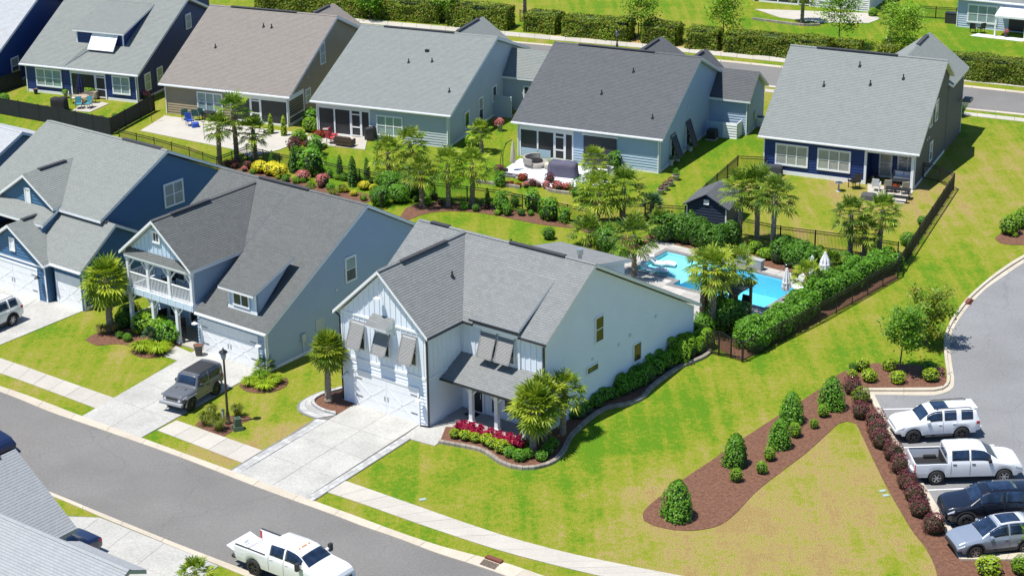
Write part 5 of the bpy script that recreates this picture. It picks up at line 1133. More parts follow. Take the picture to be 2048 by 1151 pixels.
# white work truck in the street
loc, az = side_wheels((498, 1146), (640, 1202), 1.3, 5.36, 2.06, -1)
T = car('work_pickup_truck', 'white heavy-duty pickup with lowered tailgate standing in the front street', loc, az, WPAINT, 6.35, 2.08, .45, 5.36, 1.3, [(2.15, 1.94), (2.3, 2.01), (3.5, 2.06), (4.1, 1.99), (4.35, 1.87), (4.95, 1.48), (5.2, 1.45), (6.05, 1.38), (6.25, 1.30), (6.35, 1.12)], [(0, 1.40), (4.9, 1.40), (5.9, 1.27), (6.35, 1.0)], .76, (4.88, 4.32), None, ((3.42, 4.5), (2.42, 3.3)), RIMB, .55, bed=(.08, 2.15), cat='pickup truck', dark=WPAINT, nk=.9)
MB().hexa([(-.62, -.86, 1.0), (.06, -.86, .80), (.06, .86, .80), (-.62, .86, 1.0), (-.62, -.86, 1.06), (.06, -.86, .86), (.06, .86, .86), (-.62, .86, 1.06)]).build('tailgate', WPAINT, T)
bevel(MB().box(-.2, .05, -1.0, 1.0, .56, .74).build('step_bumper', PLAS, T), .04)
for i, (x, y, c) in enumerate(((.7, -.5, (.5, .36, .05)), (1.05, -.62, (.45, .05, .04)), (.35, -.55, (.35, .2, .05)), (1.5, -.6, (.5, .05, .08)))):
    bx = MB(); bx.box(-.12, .16, -.1, .1, 0, .16); bx.box(-.05, .05, -.04, .04, .16, .22)
    o = bx.build('tool_case', mat('tool_colour_%d' % i, c, .5), T, loc=(x, y, .77), rot=(0, 0, i * .7))
MB().hexa([(1.2, .1, .77), (1.7, .1, .77), (1.7, .45, .77), (1.2, .45, .77), (1.3, .16, .98), (1.62, .16, .98), (1.62, .4, .98), (1.3, .4, .98)]).build('tool_box', PLAS, T)
for y in (-.35, -.12, .12, .35, 0): MB().box(3.85, 3.93, y - .05, y + .05, 2.03, 2.07).build('cab_light', AMBER, T)
ypap = MB(); ypap.box(4.95, 5.0, -.2, .1, 1.44, 1.45); ypap.build('dash_paper', mat('yellow_paper', (.7, .6, .05), .6), T)
for s_ in (1, -1): MB().box(4.42, 4.58, min(s_ * 1.12, s_ * 1.34), max(s_ * 1.12, s_ * 1.34), 1.42, 1.82).build('tow_mirror', PLAS, T)
# grey off-roader on the drive
loc, az = side_wheels((439.2, 788.7), (385.4, 822.5), .78, 3.25, 1.88, 1)
T = car('grey_off_roader', 'grey boxy off-roader with black soft top on the concrete drive', loc, az, GRYP, 4.0, 1.70, .42, 3.25, .78, [(0, 1.14), (.02, 1.72), (.1, 1.83), (2.3, 1.85), (2.42, 1.80), (2.68, 1.24), (2.78, 1.20), (3.8, 1.14), (3.94, 1.10), (4.0, 1.02)], [(0, 1.14), (2.6, 1.13), (3.8, 1.06), (4.0, .96)], .72, (2.64, 2.44), (.03, .08), ((1.5, 2.38), (.2, 1.38)), RIMB, .54, cat='off-roader', clad=GRYP, roofcol=(PLAS, .05, 2.38), tw=.29, nk=.80, dark=PLAS)
for i in range(7): MB().box(4.012, 4.03, -.36 + i * .12 - .028, -.36 + i * .12 + .028, .70, .98).build('grille_slot', MBLACK, T)
MB().box(3.99, 4.012, -.62, .62, .66, 1.02).build('grille_panel', GRYP, T)
bevel(MB().box(4.0, 4.24, -.82, .82, .56, .74).build('steel_bumper', mat('grey_bumper', (.30, .31, .32), .4), T), .04)
for s_ in (1, -1): MB().tube([(4.0, s_ * .52, .84), (4.05, s_ * .52, .84)], .1, 12).build('round_head_lamp', HLENS, T); MB().box(3.0, 3.2, s_ * .35 - .02, s_ * .35 + .02, 1.205, 1.22).build('bonnet_vent', PLAS, T); bevel(MB().box(2.78, 3.85, min(s_ * .66, s_ * .96), max(s_ * .66, s_ * .96), .93, .99).build('front_wing', GRYP, T), .03)
MB().tube([(-.28, 0, 1.0), (-.04, 0, 1.0)], .4, 20).build('spare_wheel', TYRE, T)
# white suv on the left drive
loc, az = side_wheels((46, 642.5), (-60, 690), 1.05, 3.95, 1.98, 1)
T = car('pearl_suv', 'pearl white SUV on the drive of the slate blue house', loc, az, PEARL, 5.0, 1.98, .40, 3.95, 1.05, [(0, 1.05), (.06, 1.3), (.25, 1.7), (.5, 1.77), (1.8, 1.80), (2.7, 1.76), (3.0, 1.66), (3.7, 1.2), (3.9, 1.15), (4.6, 1.05), (4.88, .95), (5.0, .8)], [(0, 1.14), (3.6, 1.12), (4.5, .99), (5.0, .74)], .70, (3.64, 3.04), (.07, .26), ((2.2, 3.3), (1.2, 2.08), (.4, 1.08)), RIMS, .37, clad=PLAS, rails=(.5, 2.6), cat='suv')
# dark cars cut by the picture edge and by the near roof
SED = ([(0, .9), (.1, .98), (.75, 1.06), (1.4, 1.40), (1.9, 1.46), (2.6, 1.43), (3.35, 1.04), (3.6, 1.0), (4.4, .88), (4.65, .78), (4.78, .62)], [(0, .88), (.8, .98), (3.3, .96), (4.3, .8), (4.78, .58)], .58, (3.28, 2.66), (.82, 1.36), ((1.95, 3.0), (1.2, 1.86)))
loc = G(-42, 892); T = car('navy_parked_car', 'dark blue car at the left edge of the front street', at_rear(loc, -37.5, 2.4), -37.5, NVYP, 4.78, 1.86, .35, 3.8, 1.0, *SED[:5], SED[5], RIMS, .3)
loc = G(178, 1098); T = car('navy_sedan', 'dark blue sedan half hidden under the near garage roof', at_rear(loc, 232.5, .2), 232.5, NVYP, 4.78, 1.86, .34, 3.8, 1.0, *SED[:5], SED[5], RIMS, .3)

# ================================================================== VEGETATION
rnd = random.Random(11)
PALM = leafmat('palm_fronds', (.07, .165, .008), (.42, .49, .035), trans=.38)
PALM2 = leafmat('palm_fronds_dark', (.05, .13, .010), (.30, .40, .035), trans=.38)
PALMB = leafmat('palm_fronds_blue', (.05, .12, .05), (.09, .17, .06), trans=.3)
DEADF = leafmat('dry_fronds', (.30, .20, .06), (.36, .27, .10))
BARKP = mat('palm_bark', (.25, .205, .155), .95, var=.45, scale=6, fine=30, bmp=1.0)
BARK = mat('tree_bark', (.12, .09, .065), .95, var=.35, scale=8, bmp=.8)
LEAF = leafmat('shrub_leaves', (.065, .215, .012), (.21, .45, .03)); LEAFD = leafmat('dark_shrub_leaves', (.05, .16, .012), (.14, .31, .025))
LEAFB = leafmat('bright_leaves', (.13, .29, .012), (.28, .46, .022)); LEAFL = leafmat('lime_leaves', (.24, .38, .012), (.46, .58, .03)); LEAFY = leafmat('yellow_leaves', (.58, .54, .02), (.85, .76, .05))
LEAFR = leafmat('burgundy_leaves', (.10, .028, .036), (.25, .075, .08), (.17, .09, .05)); LEAFM = leafmat('magenta_leaves', (.30, .008, .045), (.52, .035, .10)); LEAFRED = leafmat('red_leaves', (.25, .03, .01), (.40, .08, .02))
HEDGEL = leafmat('hedge_leaves', (.11, .19, .012), (.26, .34, .022), (.22, .17, .03)); TREEL = leafmat('young_tree_leaves', (.09, .25, .012), (.24, .45, .03)); TREEB = leafmat('spring_tree_leaves', (.14, .29, .012), (.28, .44, .03)); TREER = leafmat('russet_tree_leaves', (.13, .25, .012), (.30, .40, .03), (.36, .24, .04))
GRASSY = leafmat('ornamental_grass', (.24, .21, .06), (.38, .30, .10)); GRASSG = leafmat('green_grass_blades', (.14, .20, .02), (.28, .30, .04))
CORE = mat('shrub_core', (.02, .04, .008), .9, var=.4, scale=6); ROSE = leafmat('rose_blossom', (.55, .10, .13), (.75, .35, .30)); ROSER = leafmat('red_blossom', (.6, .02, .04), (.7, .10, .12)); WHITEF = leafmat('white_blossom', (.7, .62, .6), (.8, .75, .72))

def palm_crown(seed, nf=40, pet=.62, blade=.95, droop=1.0, low=-60):
    """fan palm head: petioles, each with a pleated fan whose tips hang"""
    r = random.Random(seed); m = MB()
    for i in range(nf):
        t = (i + .5) / nf; az = i * 2.39996 + r.uniform(-.25, .25); el = rad(80 - (80 - low) * t ** .92 + r.uniform(-9, 9))
        d = V((math.cos(az) * math.cos(el), math.sin(az) * math.cos(el), math.sin(el))); L = pet * r.uniform(.8, 1.2) * (1.15 if el < 0 else 1)
        p0 = V((0, 0, -.15 * t)) + d * .08; bend = V((0, 0, -.14 * droop)); p1 = p0 + d * L + bend * L
        side = d.cross(V((0, 0, 1))); side = side.normalized() if side.length > .05 else V((1, 0, 0))
        FV = [p1, p0 - side * .025, p0 + side * .025]; FF = [(1, 2, 0)]
        ax = (p1 - p0).normalized(); up = side.cross(ax).normalized(); n = 11; bl = blade * r.uniform(.82, 1.12)
        for k in range(n):
            a = (k / (n - 1) - .5) * 2 * rad(100); f = 1 - .38 * abs(math.sin(a / 2)) ** 1.3
            q = ax * math.cos(a) + side * math.sin(a); s2 = (ax * -math.sin(a) + side * math.cos(a)) ; lift = up * (.16 * abs(math.sin(a)))
            l1 = bl * .55 * f; l2 = bl * f * r.uniform(.85, 1.1); w = .058
            mid = p1 + (q + lift) * l1 + V((0, 0, -.07 * droop * bl)); tip = p1 + (q + lift * .5) * l2 * .95 + V((0, 0, -.34 * droop * bl * r.uniform(.6, 1.4)))
            b = len(m.v); wv = s2 * w + up * (.02 * (-1) ** k)
            k0 = len(FV); FV += [mid - wv, mid + wv, tip]; FF += [(0, k0, k0 + 1), (k0, k0 + 2, k0 + 1)]
        m.raw(FV, FF)
    return m
CROWNS = {k: [palm_crown(100 + i, nf, pet, bl, dr, lo).mesh('crown', mm) for i in range(3)] for k, (nf, pet, bl, dr, lo, mm) in dict(
    full=(44, .92, .84, .4, -38, PALM), tall=(46, .96, .88, .55, -38, PALM2), loose=(44, .98, .92, .65, -34, PALM), low=(34, .8, .85, .6, -15, PALM2), blue=(28, .55, .75, .25, -5, PALMB), ball=(85, .72, .88, .35, -62, PALM)).items()}
DRYF = [palm_crown(300 + i, 6, .55, .75, 1.2, -75).mesh('dry_fronds', DEADF) for i in range(2)]
for me in DRYF:
    for v in me.vertices: v.co.z = v.co.z * .3 - .75 * math.hypot(v.co.x, v.co.y) * .9 if False else -abs(v.co.z) * .4 - .8 * math.hypot(v.co.x, v.co.y); v.co.x *= .55; v.co.y *= .55
def palm(base, topy, sc, kind, label, group=None, lean=(0, 0), boots=True, r0=.17, h=None):
    b = G(*base); H_ = h if h is not None else height_at(b, topy); T = thing('palm_tree', label, 'palm tree', b, rnd.uniform(0, 360), group); lean = (lean[0] + rnd.uniform(-.12, .12) * H_ / 3, lean[1] + rnd.uniform(-.12, .12) * H_ / 3); sc *= rnd.uniform(.93, 1.08)
    m = MB(); n = max(3, int(H_ / .16)); pth = []; rr = []
    for i in range(n + 1):
        t = i / n; pth.append(V((lean[0] * t * t, lean[1] * t * t, H_ * t))); rr.append((r0 * (1.18 - .25 * t) + (.03 if i % 2 else 0)) * (1.25 if t < .05 else 1))
    m.tube(pth, rr, 9, smooth=False)
    if boots:
        for i in range(int(H_ / .075)):
            z = i * .075 + .1; t = z / H_
            if t > 1: break
            a = i * 2.39996; d = V((math.cos(a), math.sin(a), 0)); p = V((lean[0] * t * t, lean[1] * t * t, z)) + d * r0 * .95; s_ = V((-d.y, d.x, 0)) * .055
            m.face([p - s_, p + s_, p + d * .10 + V((0, 0, .13))]); m.face([p - s_ + V((0, 0, .02)), p + d * .10 + V((0, 0, .13)), p + s_ + V((0, 0, .02))])
    m.build('trunk', BARKP, T)
    if kind in ('tall', 'loose', 'low') and H_ > 1.2:
        inst('dry_fronds', DRYF[rnd.randrange(2)], T, (lean[0], lean[1], H_ - .12), (0, 0, rnd.uniform(0, 6.28)), sc)
    inst('crown', CROWNS[kind][rnd.randrange(3)], T, (lean[0], lean[1], H_), (rnd.uniform(-.06, .06), rnd.uniform(-.06, .06), rnd.uniform(0, 6.28)), sc)
    return T
def leaf_blob(seed, n, size, shape='ball', dims=(1, 1, 1), jag=.12, up=.25, aspect=.55, lumps=7):
    """leaf-sized faces through the outer shell of a ball, cone or box form of the given dims (half widths x, y and full height z)"""
    r = random.Random(seed); m = MB(); a, b, c = dims
    lp = [(V((r.gauss(0, 1), r.gauss(0, 1), r.gauss(0, 1))).normalized(), r.uniform(-jag, jag * 1.2)) for _ in range(lumps * 3)]
    for _ in range(n):
        if shape == 'box':
            f = r.random(); A1, A2, A3 = b * c, a * c, a * b * 1.3; s_ = (A1 * 2 + A2 * 2 + A3) * f
            u, v = r.uniform(-1, 1), r.uniform(-1, 1)
            if s_ < 2 * A1: p = V((a * (1 if s_ < A1 else -1), b * u, c * (v + 1) / 2)); nn = V((1 if s_ < A1 else -1, 0, 0))
            elif s_ < 2 * A1 + 2 * A2: q = 1 if s_ < 2 * A1 + A2 else -1; p = V((a * u, b * q, c * (v + 1) / 2)); nn = V((0, q, 0))
            else: p = V((a * u, b * v, c)); nn = V((0, 0, 1))
            w_ = math.sin(p.x * 1.7 + seed) * math.sin(p.y * 2.3 + p.z * 1.9 + seed * .7) * jag * .5 + math.sin(p.x * .6 + seed * 2) * jag * .35
            p += nn * (w_ + r.gauss(0, size * .55)) + V((0, 0, 0))
            # soften the arrises
            ex_ = max(0, abs(p.x) / a + p.z / c - 1.85) if a < 3 else 0; ey_ = max(0, abs(p.y) / b + p.z / c - 1.8); p.z -= c * .35 * ey_ + c * .3 * ex_
        else:
            d = V((r.gauss(0, 1), r.gauss(0, 1), r.gauss(0, 1))).normalized()
            if d.z < -.75: d.z = -d.z
            k = 1 + sum(h * max(0, d.dot(q)) ** 8 for q, h in lp) ; k *= 1 - abs(r.gauss(0, .09))
            if shape == 'cone':
                z = r.random() ** 1.15; rad_ = (1 - z ** 2.3) ** .6 * (.88 + .1 * min(1, z * 6)); an = math.atan2(d.y, d.x); p = V((a * rad_ * math.cos(an) * k, b * rad_ * math.sin(an) * k, c * (z * .98 + .01))); nn = V((math.cos(an), math.sin(an), .45))
            else: p = V((a * d.x * k, b * d.y * k, c * .5 + c * .5 * d.z * k)); nn = V((d.x / a, d.y / b, d.z * 2 / c)).normalized()
        nn = (nn + V((r.gauss(0, .45), r.gauss(0, .45), r.gauss(0, .45) + up))).normalized(); t = nn.cross(V((r.gauss(0, 1), r.gauss(0, 1), r.gauss(0, 1)))).normalized(); bt = nn.cross(t); s2 = size * r.uniform(.7, 1.35)
        m.raw([p - t * s2 * .9, p + bt * s2 * aspect, p + t * s2 * .9, p - bt * s2 * aspect], [(0, 1, 2, 3)])
    return m
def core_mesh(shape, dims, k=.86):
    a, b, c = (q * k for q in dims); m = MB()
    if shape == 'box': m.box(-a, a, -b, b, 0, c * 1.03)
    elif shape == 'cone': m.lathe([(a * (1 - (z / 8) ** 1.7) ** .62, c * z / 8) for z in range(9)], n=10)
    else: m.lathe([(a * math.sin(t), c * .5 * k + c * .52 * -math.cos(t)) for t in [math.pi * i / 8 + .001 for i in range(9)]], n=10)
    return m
_SH = {}
def shrub_mesh(key, shape, dims, n, size, lm, var, **kw):
    k = (key, var)
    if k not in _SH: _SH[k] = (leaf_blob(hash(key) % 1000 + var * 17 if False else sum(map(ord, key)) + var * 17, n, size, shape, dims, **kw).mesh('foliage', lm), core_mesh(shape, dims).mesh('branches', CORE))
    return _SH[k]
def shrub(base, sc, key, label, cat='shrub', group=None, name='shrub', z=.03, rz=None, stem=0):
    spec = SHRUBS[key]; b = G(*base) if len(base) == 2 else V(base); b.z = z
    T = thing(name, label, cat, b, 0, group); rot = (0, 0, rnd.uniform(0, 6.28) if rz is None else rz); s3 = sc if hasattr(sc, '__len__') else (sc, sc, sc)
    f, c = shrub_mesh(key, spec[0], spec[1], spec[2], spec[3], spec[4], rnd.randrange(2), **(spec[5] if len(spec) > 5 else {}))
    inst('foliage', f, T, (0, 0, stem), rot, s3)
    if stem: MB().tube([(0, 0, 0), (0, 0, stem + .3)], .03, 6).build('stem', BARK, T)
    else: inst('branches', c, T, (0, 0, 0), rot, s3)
    return T
SHRUBS = dict(cone=('cone', (.86, .86, 2.1), 1500, .085, LEAF, dict(jag=.28)), globe=('ball', (.5, .5, .95), 620, .055, LEAFB), lime=('ball', (.42, .42, .65), 420, .055, LEAFL), darkglobe=('ball', (.5, .5, .9), 600, .06, LEAFD),
              burg=('ball', (.66, .66, 1.15), 950, .055, LEAFR, dict(jag=.2)), burgrn=('ball', (.6, .6, 1.0), 800, .055, HEDGEL, dict(jag=.2)), green=('ball', (.6, .6, 1.0), 700, .07, LEAF, dict(jag=.22)), bright=('ball', (.6, .6, .9), 700, .07, LEAFB, dict(jag=.22)),
              yellow=('ball', (.6, .6, .85), 700, .07, LEAFY, dict(jag=.2)), rose=('ball', (.55, .55, .95), 420, .075, ROSE, dict(jag=.3)), red=('ball', (.45, .45, .5), 360, .07, LEAFRED, dict(jag=.3)), upright=('cone', (.38, .38, 2.2), 700, .07, LEAFD, dict(jag=.3)), gold=('cone', (.28, .28, 1.8), 480, .06, LEAFL, dict(jag=.1)),
              loose=('ball', (.6, .6, 1.5), 520, .08, LEAF, dict(jag=.4)), bigd=('ball', (1.0, 1.0, 2.0), 1500, .085, LEAFD, dict(jag=.3)), bigg=('ball', (1.0, 1.0, 2.0), 1500, .085, LEAF, dict(jag=.3)), plum=('ball', (.5, .5, .9), 450, .07, LEAFR, dict(jag=.35)))
def clump(base, n, h, spread, w, lm, label, cat='plant', name='grass_clump', group=None, z=.03, seed=0, arch=.9, parts=None):
    b = G(*base) if len(base) == 2 else V(base); b.z = z; T = thing(name, label, cat, b, 0, group); r = random.Random(seed + n); m = MB()
    for i in range(n):
        az = r.uniform(0, 6.28); rr = r.uniform(0, .25) * spread; d = V((math.cos(az), math.sin(az), 0)); p = d * rr; L = h * r.uniform(.7, 1.15); out = spread * r.uniform(.35, 1.0); s_ = V((-d.y, d.x, 0)) * w * .5
        q = p + d * out * .45 + V((0, 0, L * .8)); e_ = p + d * out + V((0, 0, L * (1 - arch * r.uniform(.2, .6))))
        m.raw([p - s_, p + s_, q - s_, q + s_, e_], [(0, 1, 3, 2), (2, 3, 4)])
    m.build('blades', lm, T); return T
def hedge(A, B, hw, h, lm, label, dens=190, size=.075, jag=.18, group=None, z=.02, name='hedge', cat='hedge', core=None):
    a, b = G(*A), G(*B); c = (a + b) / 2; L = (b - a).length; T = thing(name, label, cat, (c.x, c.y, z), math.degrees(math.atan2((b - a).y, (b - a).x)), group)
    dims = (L / 2, hw, h); n = int((2 * L * h + L * hw * 2.6 + 4 * hw * h) * dens)
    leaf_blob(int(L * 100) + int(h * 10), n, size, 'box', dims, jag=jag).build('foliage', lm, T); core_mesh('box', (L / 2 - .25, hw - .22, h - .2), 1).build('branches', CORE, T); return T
def tree(base, topy, cw, lm, label, n=3500, size=.10, trunk=.07, low=.35, seed=1, group=None, lean=0.0, h=None, gaps=7):
    b = G(*base); H_ = h or height_at(b, topy); T = thing('young_tree', label, 'tree', b, 0, group); r = random.Random(seed); m = MB()
    m.tube([(0, 0, 0), (lean * .3, 0, H_ * .35), (lean, 0, H_ * .8)], [trunk, trunk * .7, trunk * .25], 8); ends = []
    for i in range(11):
        t = low + (.92 - low) * i / 10; p = V((lean * t, 0, H_ * t * .85)); a = i * 2.4; d = V((math.cos(a), math.sin(a), .5 + t * .5)); q = p + d * cw * (1.05 - .45 * abs(t - .55) * 2) * r.uniform(.6, 1)
        m.tube([p, p.lerp(q, .55) + V((0, 0, .1)), q], [trunk * .45, trunk * .25, .012], 5); ends += [p.lerp(q, k) for k in (.5, .75, 1)]
    m.build('trunk', BARK, T); ends += [V((lean, 0, H_ * .9)), V((lean, 0, H_ * .78))]
    c = MB(); per = n // len(ends)
    for e_ in ends:
        s_ = cw * r.uniform(.26, .42)
        for _ in range(per):
            p = e_ + V((r.gauss(0, s_ * .62), r.gauss(0, s_ * .62), r.gauss(0, s_ * .5)))
            nn = V((r.gauss(0, .6), r.gauss(0, .6), 1)).normalized(); t = nn.cross(V((r.gauss(0, 1), r.gauss(0, 1), .2))).normalized(); bt = nn.cross(t); s2 = size * r.uniform(.6, 1.3)
            c.raw([p - t * s2, p + bt * s2 * .5, p + t * s2, p - bt * s2 * .5], [(0, 1, 2, 3)])
    c.build('crown', lm, T); return T

def bush_row(A, B, hw, h, lm, label, dens=150, size=.085, name='pool_hedge', cat='hedge', group=None, seed=0):
    """informal hedge: overlapping leafy masses of uneven height along a line"""
    a, b = G(*A), G(*B); c = (a + b) / 2; L = (b - a).length; T = thing(name, label, cat, (c.x, c.y, .02), math.degrees(math.atan2((b - a).y, (b - a).x)), group)
    r = random.Random(seed + int(L * 31)); F_, K_ = MB(), MB(); n = max(2, int(L / .75))
    for i in range(n):
        x = -L / 2 + L * (i + .5) / n
        for y in ((-hw * .45, hw * .45) if hw > .6 else (0,)):
            ra = .62 * r.uniform(.85, 1.2); rb = max(.45, hw * .62) * r.uniform(.85, 1.15); hh = h * r.uniform(.82, 1.12); ox, oy = x + r.uniform(-.15, .15), y + r.uniform(-.1, .1)
            m = leaf_blob(r.randrange(9999), int((ra + rb) * hh * 3.0 * dens), size, 'ball', (ra, rb, hh), jag=.25)
            F_.raw([V(v) + V((ox, oy, 0)) for v in m.v], m.f); k = core_mesh('ball', (ra, rb, hh), .8); K_.raw([V(v) + V((ox, oy, 0)) for v in k.v], k.f)
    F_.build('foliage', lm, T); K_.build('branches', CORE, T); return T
ORD = 'first second third fourth fifth sixth seventh eighth ninth tenth eleventh twelfth thirteenth fourteenth fifteenth'.split()
# --- palms
palm((221, 661), 556, 1.12, 'ball', 'big full palm on the lawn before the balcony house', boots=False, r0=.19, lean=(-.1, 0))
palm((657, 804), 696, .82, 'ball', 'palm in the small round bed left of the garage gable', r0=.16, lean=(-.15, 0))
palm((1066, 906), 812, .98, 'ball', 'front palm of the three by the porch corner', 'palms at the porch corner', lean=(.05, 0), r0=.17)
palm((1089, 884), 792, .9, 'full', 'middle palm of the three by the porch corner', 'palms at the porch corner', r0=.14)
palm((1126, 869), 778, .82, 'loose', 'thin right palm of the three by the porch corner', 'palms at the porch corner', r0=.15)
for bx, ty, s_, t in (((440, 332), 252, .82, 'left palm of three behind the khaki house patio'), ((474, 322), 222, 1.0, 'tallest middle palm of three behind the khaki house patio'), ((511, 320), 262, .85, 'right palm of three behind the khaki house patio')): palm(bx, ty, s_, 'tall', t, 'palms behind the khaki house')
for bx, ty, s_, kd, t in (((778, 360), 305, 1.0, 'loose', 'leftmost palm of the garden row behind the white house'), ((823, 345), 288, .95, 'loose', 'far palm left of the garden row near the sage house wall'), ((845, 412), 342, .95, 'loose', 'second palm of the garden row behind the white house'),
                          ((897, 412), 330, .95, 'loose', 'third palm of the garden row behind the white house'), ((945, 412), 328, .95, 'loose', 'rightmost palm of the garden row behind the white house'), ((963, 306), 262, .72, 'full', 'small yellowish palm at the sage house corner'),
                          ((1187, 352), 318, .68, 'full', 'small palm on the powder blue house patio'), ((1195, 455), 385, 1.15, 'loose', 'broad shaggy palm at the fence below the patio grill'), ((1246, 448), 375, 1.05, 'tall', 'tall palm beside the shaggy one at the fence'),
                          ((1178, 492), 462, 1.0, 'low', 'low spreading palm just behind the rear wing roof'), ((1268, 552), 470, .95, 'tall', 'palm between the rear wing and the tanning shelf'), ((1303, 430), 408, .85, 'blue', 'small blue-green fan palm left of the navy shed'), ((1320, 482), 440, .7, 'low', 'bushy low palm under the fan palm by the shed'),
                          ((1478, 492), 378, 1.0, 'tall', 'left palm of three between shed and pool'), ((1513, 492), 372, 1.0, 'tall', 'middle palm of three between shed and pool'), ((1544, 517), 390, 1.0, 'tall', 'right palm of three between shed and pool'),
                          ((1699, 526), 428, .85, 'tall', 'left palm of three at the far pool hedge'), ((1728, 527), 462, .85, 'tall', 'short middle palm of three at the far pool hedge'), ((1757, 522), 420, .85, 'tall', 'right palm of three at the far pool hedge'),
                          ((1426, 668), 540, .95, 'loose', 'front palm of three at the pool bar'), ((1404, 640), 525, .85, 'loose', 'left palm of three at the pool bar'), ((1462, 632), 528, .9, 'loose', 'right palm of three at the pool bar'),
                          ((1612, 600), 545, .62, 'loose', 'small palm beside the closed pool umbrellas'), ((1662, 552), 522, .65, 'low', 'short palm behind the sun loungers'), ((1604, 46), -18, .9, 'tall', 'palm in a ringed bed beyond the back street'), ((1778, 84), 28, .8, 'tall', 'palm beside a young tree beyond the back street'),
                          ((1050, 40), -40, .9, 'tall', 'palm trunk behind the cut hedges at the top'), ((531, 742), 728, .45, 'low', 'young palm at the garage corner of the balcony house'), ((302, 684), 668, .5, 'blue', 'young fan palm in the bed below the balcony')):
    palm(bx, ty, s_, kd, t, r0=.10 if s_ < .7 else .155)
palm((392, 1182), 1150, .62, 'full', 'palm top at the bottom edge beside the near driveway', h=1.0)

# --- parking lot bed
CONES = [((1664, 815), 1.0), ((1581, 843), .95), ((1560, 893), .88), ((1472, 930), .98), ((1357, 1034), 1.10)]
for (b, s_), t in zip(CONES, ('farthest', 'second farthest', 'middle', 'second nearest', 'nearest')): shrub(b, (s_ * .9, s_ * .9, s_ * .95), 'cone', t + ' of the dark green cone shrubs in the mulch bed', group='cone shrubs in the mulch bed', name='cone_shrub')
for b, s_, t in (((1646, 833), .82, 'light green shrub right of the farthest cone shrub'), ((1628, 856), .62, 'sparse light green shrub nearest the dry lawn tip'), ((1590, 873), .9, 'light green shrub touching the middle cone shrub'), ((1539, 920), .82, 'light green shrub between middle and second nearest cone'), ((1523, 946), .78, 'light green shrub at the dry lawn side of the bed'), ((1472, 962), .85, 'light green shrub in front of the second nearest cone')):
    shrub(b, (s_ * .85, s_ * .85, s_), 'globe', t, group='light shrubs in the mulch bed', name='globe_shrub')
BUR = [(1705, 787), (1722, 805), (1723, 835), (1750, 855), (1754, 874), (1763, 894), (1786, 918), (1801, 944), (1814, 976), (1829, 1000), (1839, 1030), (1867, 1064)]
for i, b in enumerate(BUR):
    t = ['', 'second', 'third', 'fourth', 'fifth', 'sixth', 'seventh', 'eighth', 'ninth', 'tenth', 'eleventh'][i] if i < 11 else ''
    shrub(b, (.92, .92, .9) if i else (.9, .9, .95), 'burgrn' if i in (1,) else 'burg', ('burgundy shrub at the island end of the kerb row' if i == 0 else 'burgundy shrub at the near end of the kerb row' if i == 11 else ('greenish ' if i == 1 else '') + t + ' burgundy shrub along the lot kerb from the island'), group='burgundy shrubs along the lot kerb', name='burgundy_shrub')
for b, k, s_, t in (((1706, 743), 'darkglobe', .62, 'dark round shrub at the left end of the tree island'), ((1704, 756), 'lime', .85, 'small lime shrub below the dark one on the island'), ((1725, 741), 'lime', 1.2, 'large lime shrub at the island lawn edge'), ((1738, 762), 'lime', 1.15, 'lime shrub left of the island tree trunk'), ((1777, 739), 'lime', 1.05, 'lime shrub just above the island tree base'), ((1795, 765), 'lime', 1.15, 'lime shrub below the island tree base'), ((1858, 745), 'darkglobe', .82, 'shaded round shrub right of the island tree'), ((1861, 761), 'lime', 1.2, 'lime shrub at the island corner'),
                    ((1976, 1148), 'lime', 1.5, 'lime shrub at the bottom edge below the crossover'), ((2040, 1146), 'globe', 1.0, 'round shrub at the bottom right corner'), ((2018, 468), 'globe', 1.5, 'round shrub at the left of the bed beside the lot'), ((2037, 455), 'globe', 1.35, 'round shrub in the middle of the bed beside the lot'), ((2052, 443), 'globe', 1.3, 'round shrub at the right edge above the lot'), ((2030, 474), 'lime', .5, 'tiny shrub in front of the bed beside the lot')):
    shrub(b, s_, k, t, name='round_shrub')
tree((1798, 744), 610, 1.35, TREEL, 'bright green young tree on the parking island', 3600, .10, .06, .38, 3, lean=.3)
tree((1852, 690), 582, 1.5, TREER, 'russet-tipped bushy tree by the curved kerb', 3600, .11, .07, .12, 5)
tree((2085, 1135), 1020, 1.0, TREEB, 'small tree overhanging the crossover at the right edge', 2500, .10, .05, .3, 8)
tree((1282, 80), -30, 1.9, TREEB, 'light green street tree nearest the lamp post', 3000, .13, .07, .3, 11, group='young trees along the back hedge'); tree((1446, 84), -30, 2.0, TREEB, 'light green street tree in the hedge gap above the slate roof', 3200, .13, .07, .3, 12, group='young trees along the back hedge')
tree((1677, 98), -40, 2.3, TREEB, 'tall thin street tree above the navy and grey house', 3400, .13, .07, .3, 13, group='young trees along the back hedge'); tree((1806, 112), 10, 2.0, TREEB, 'leafy street tree right of the far palm', 3400, .13, .06, .2, 14, group='young trees along the back hedge')
tree((890, 45), -30, 2.0, TREEL, 'thin dark tree in the top hedge above the sage roof', 2000, .13, .07, .3, 15)
tree((740, 40), -20, 1.6, TREEL, 'slender tree in the top hedge near the khaki roof', 1400, .13, .06, .3, 16)

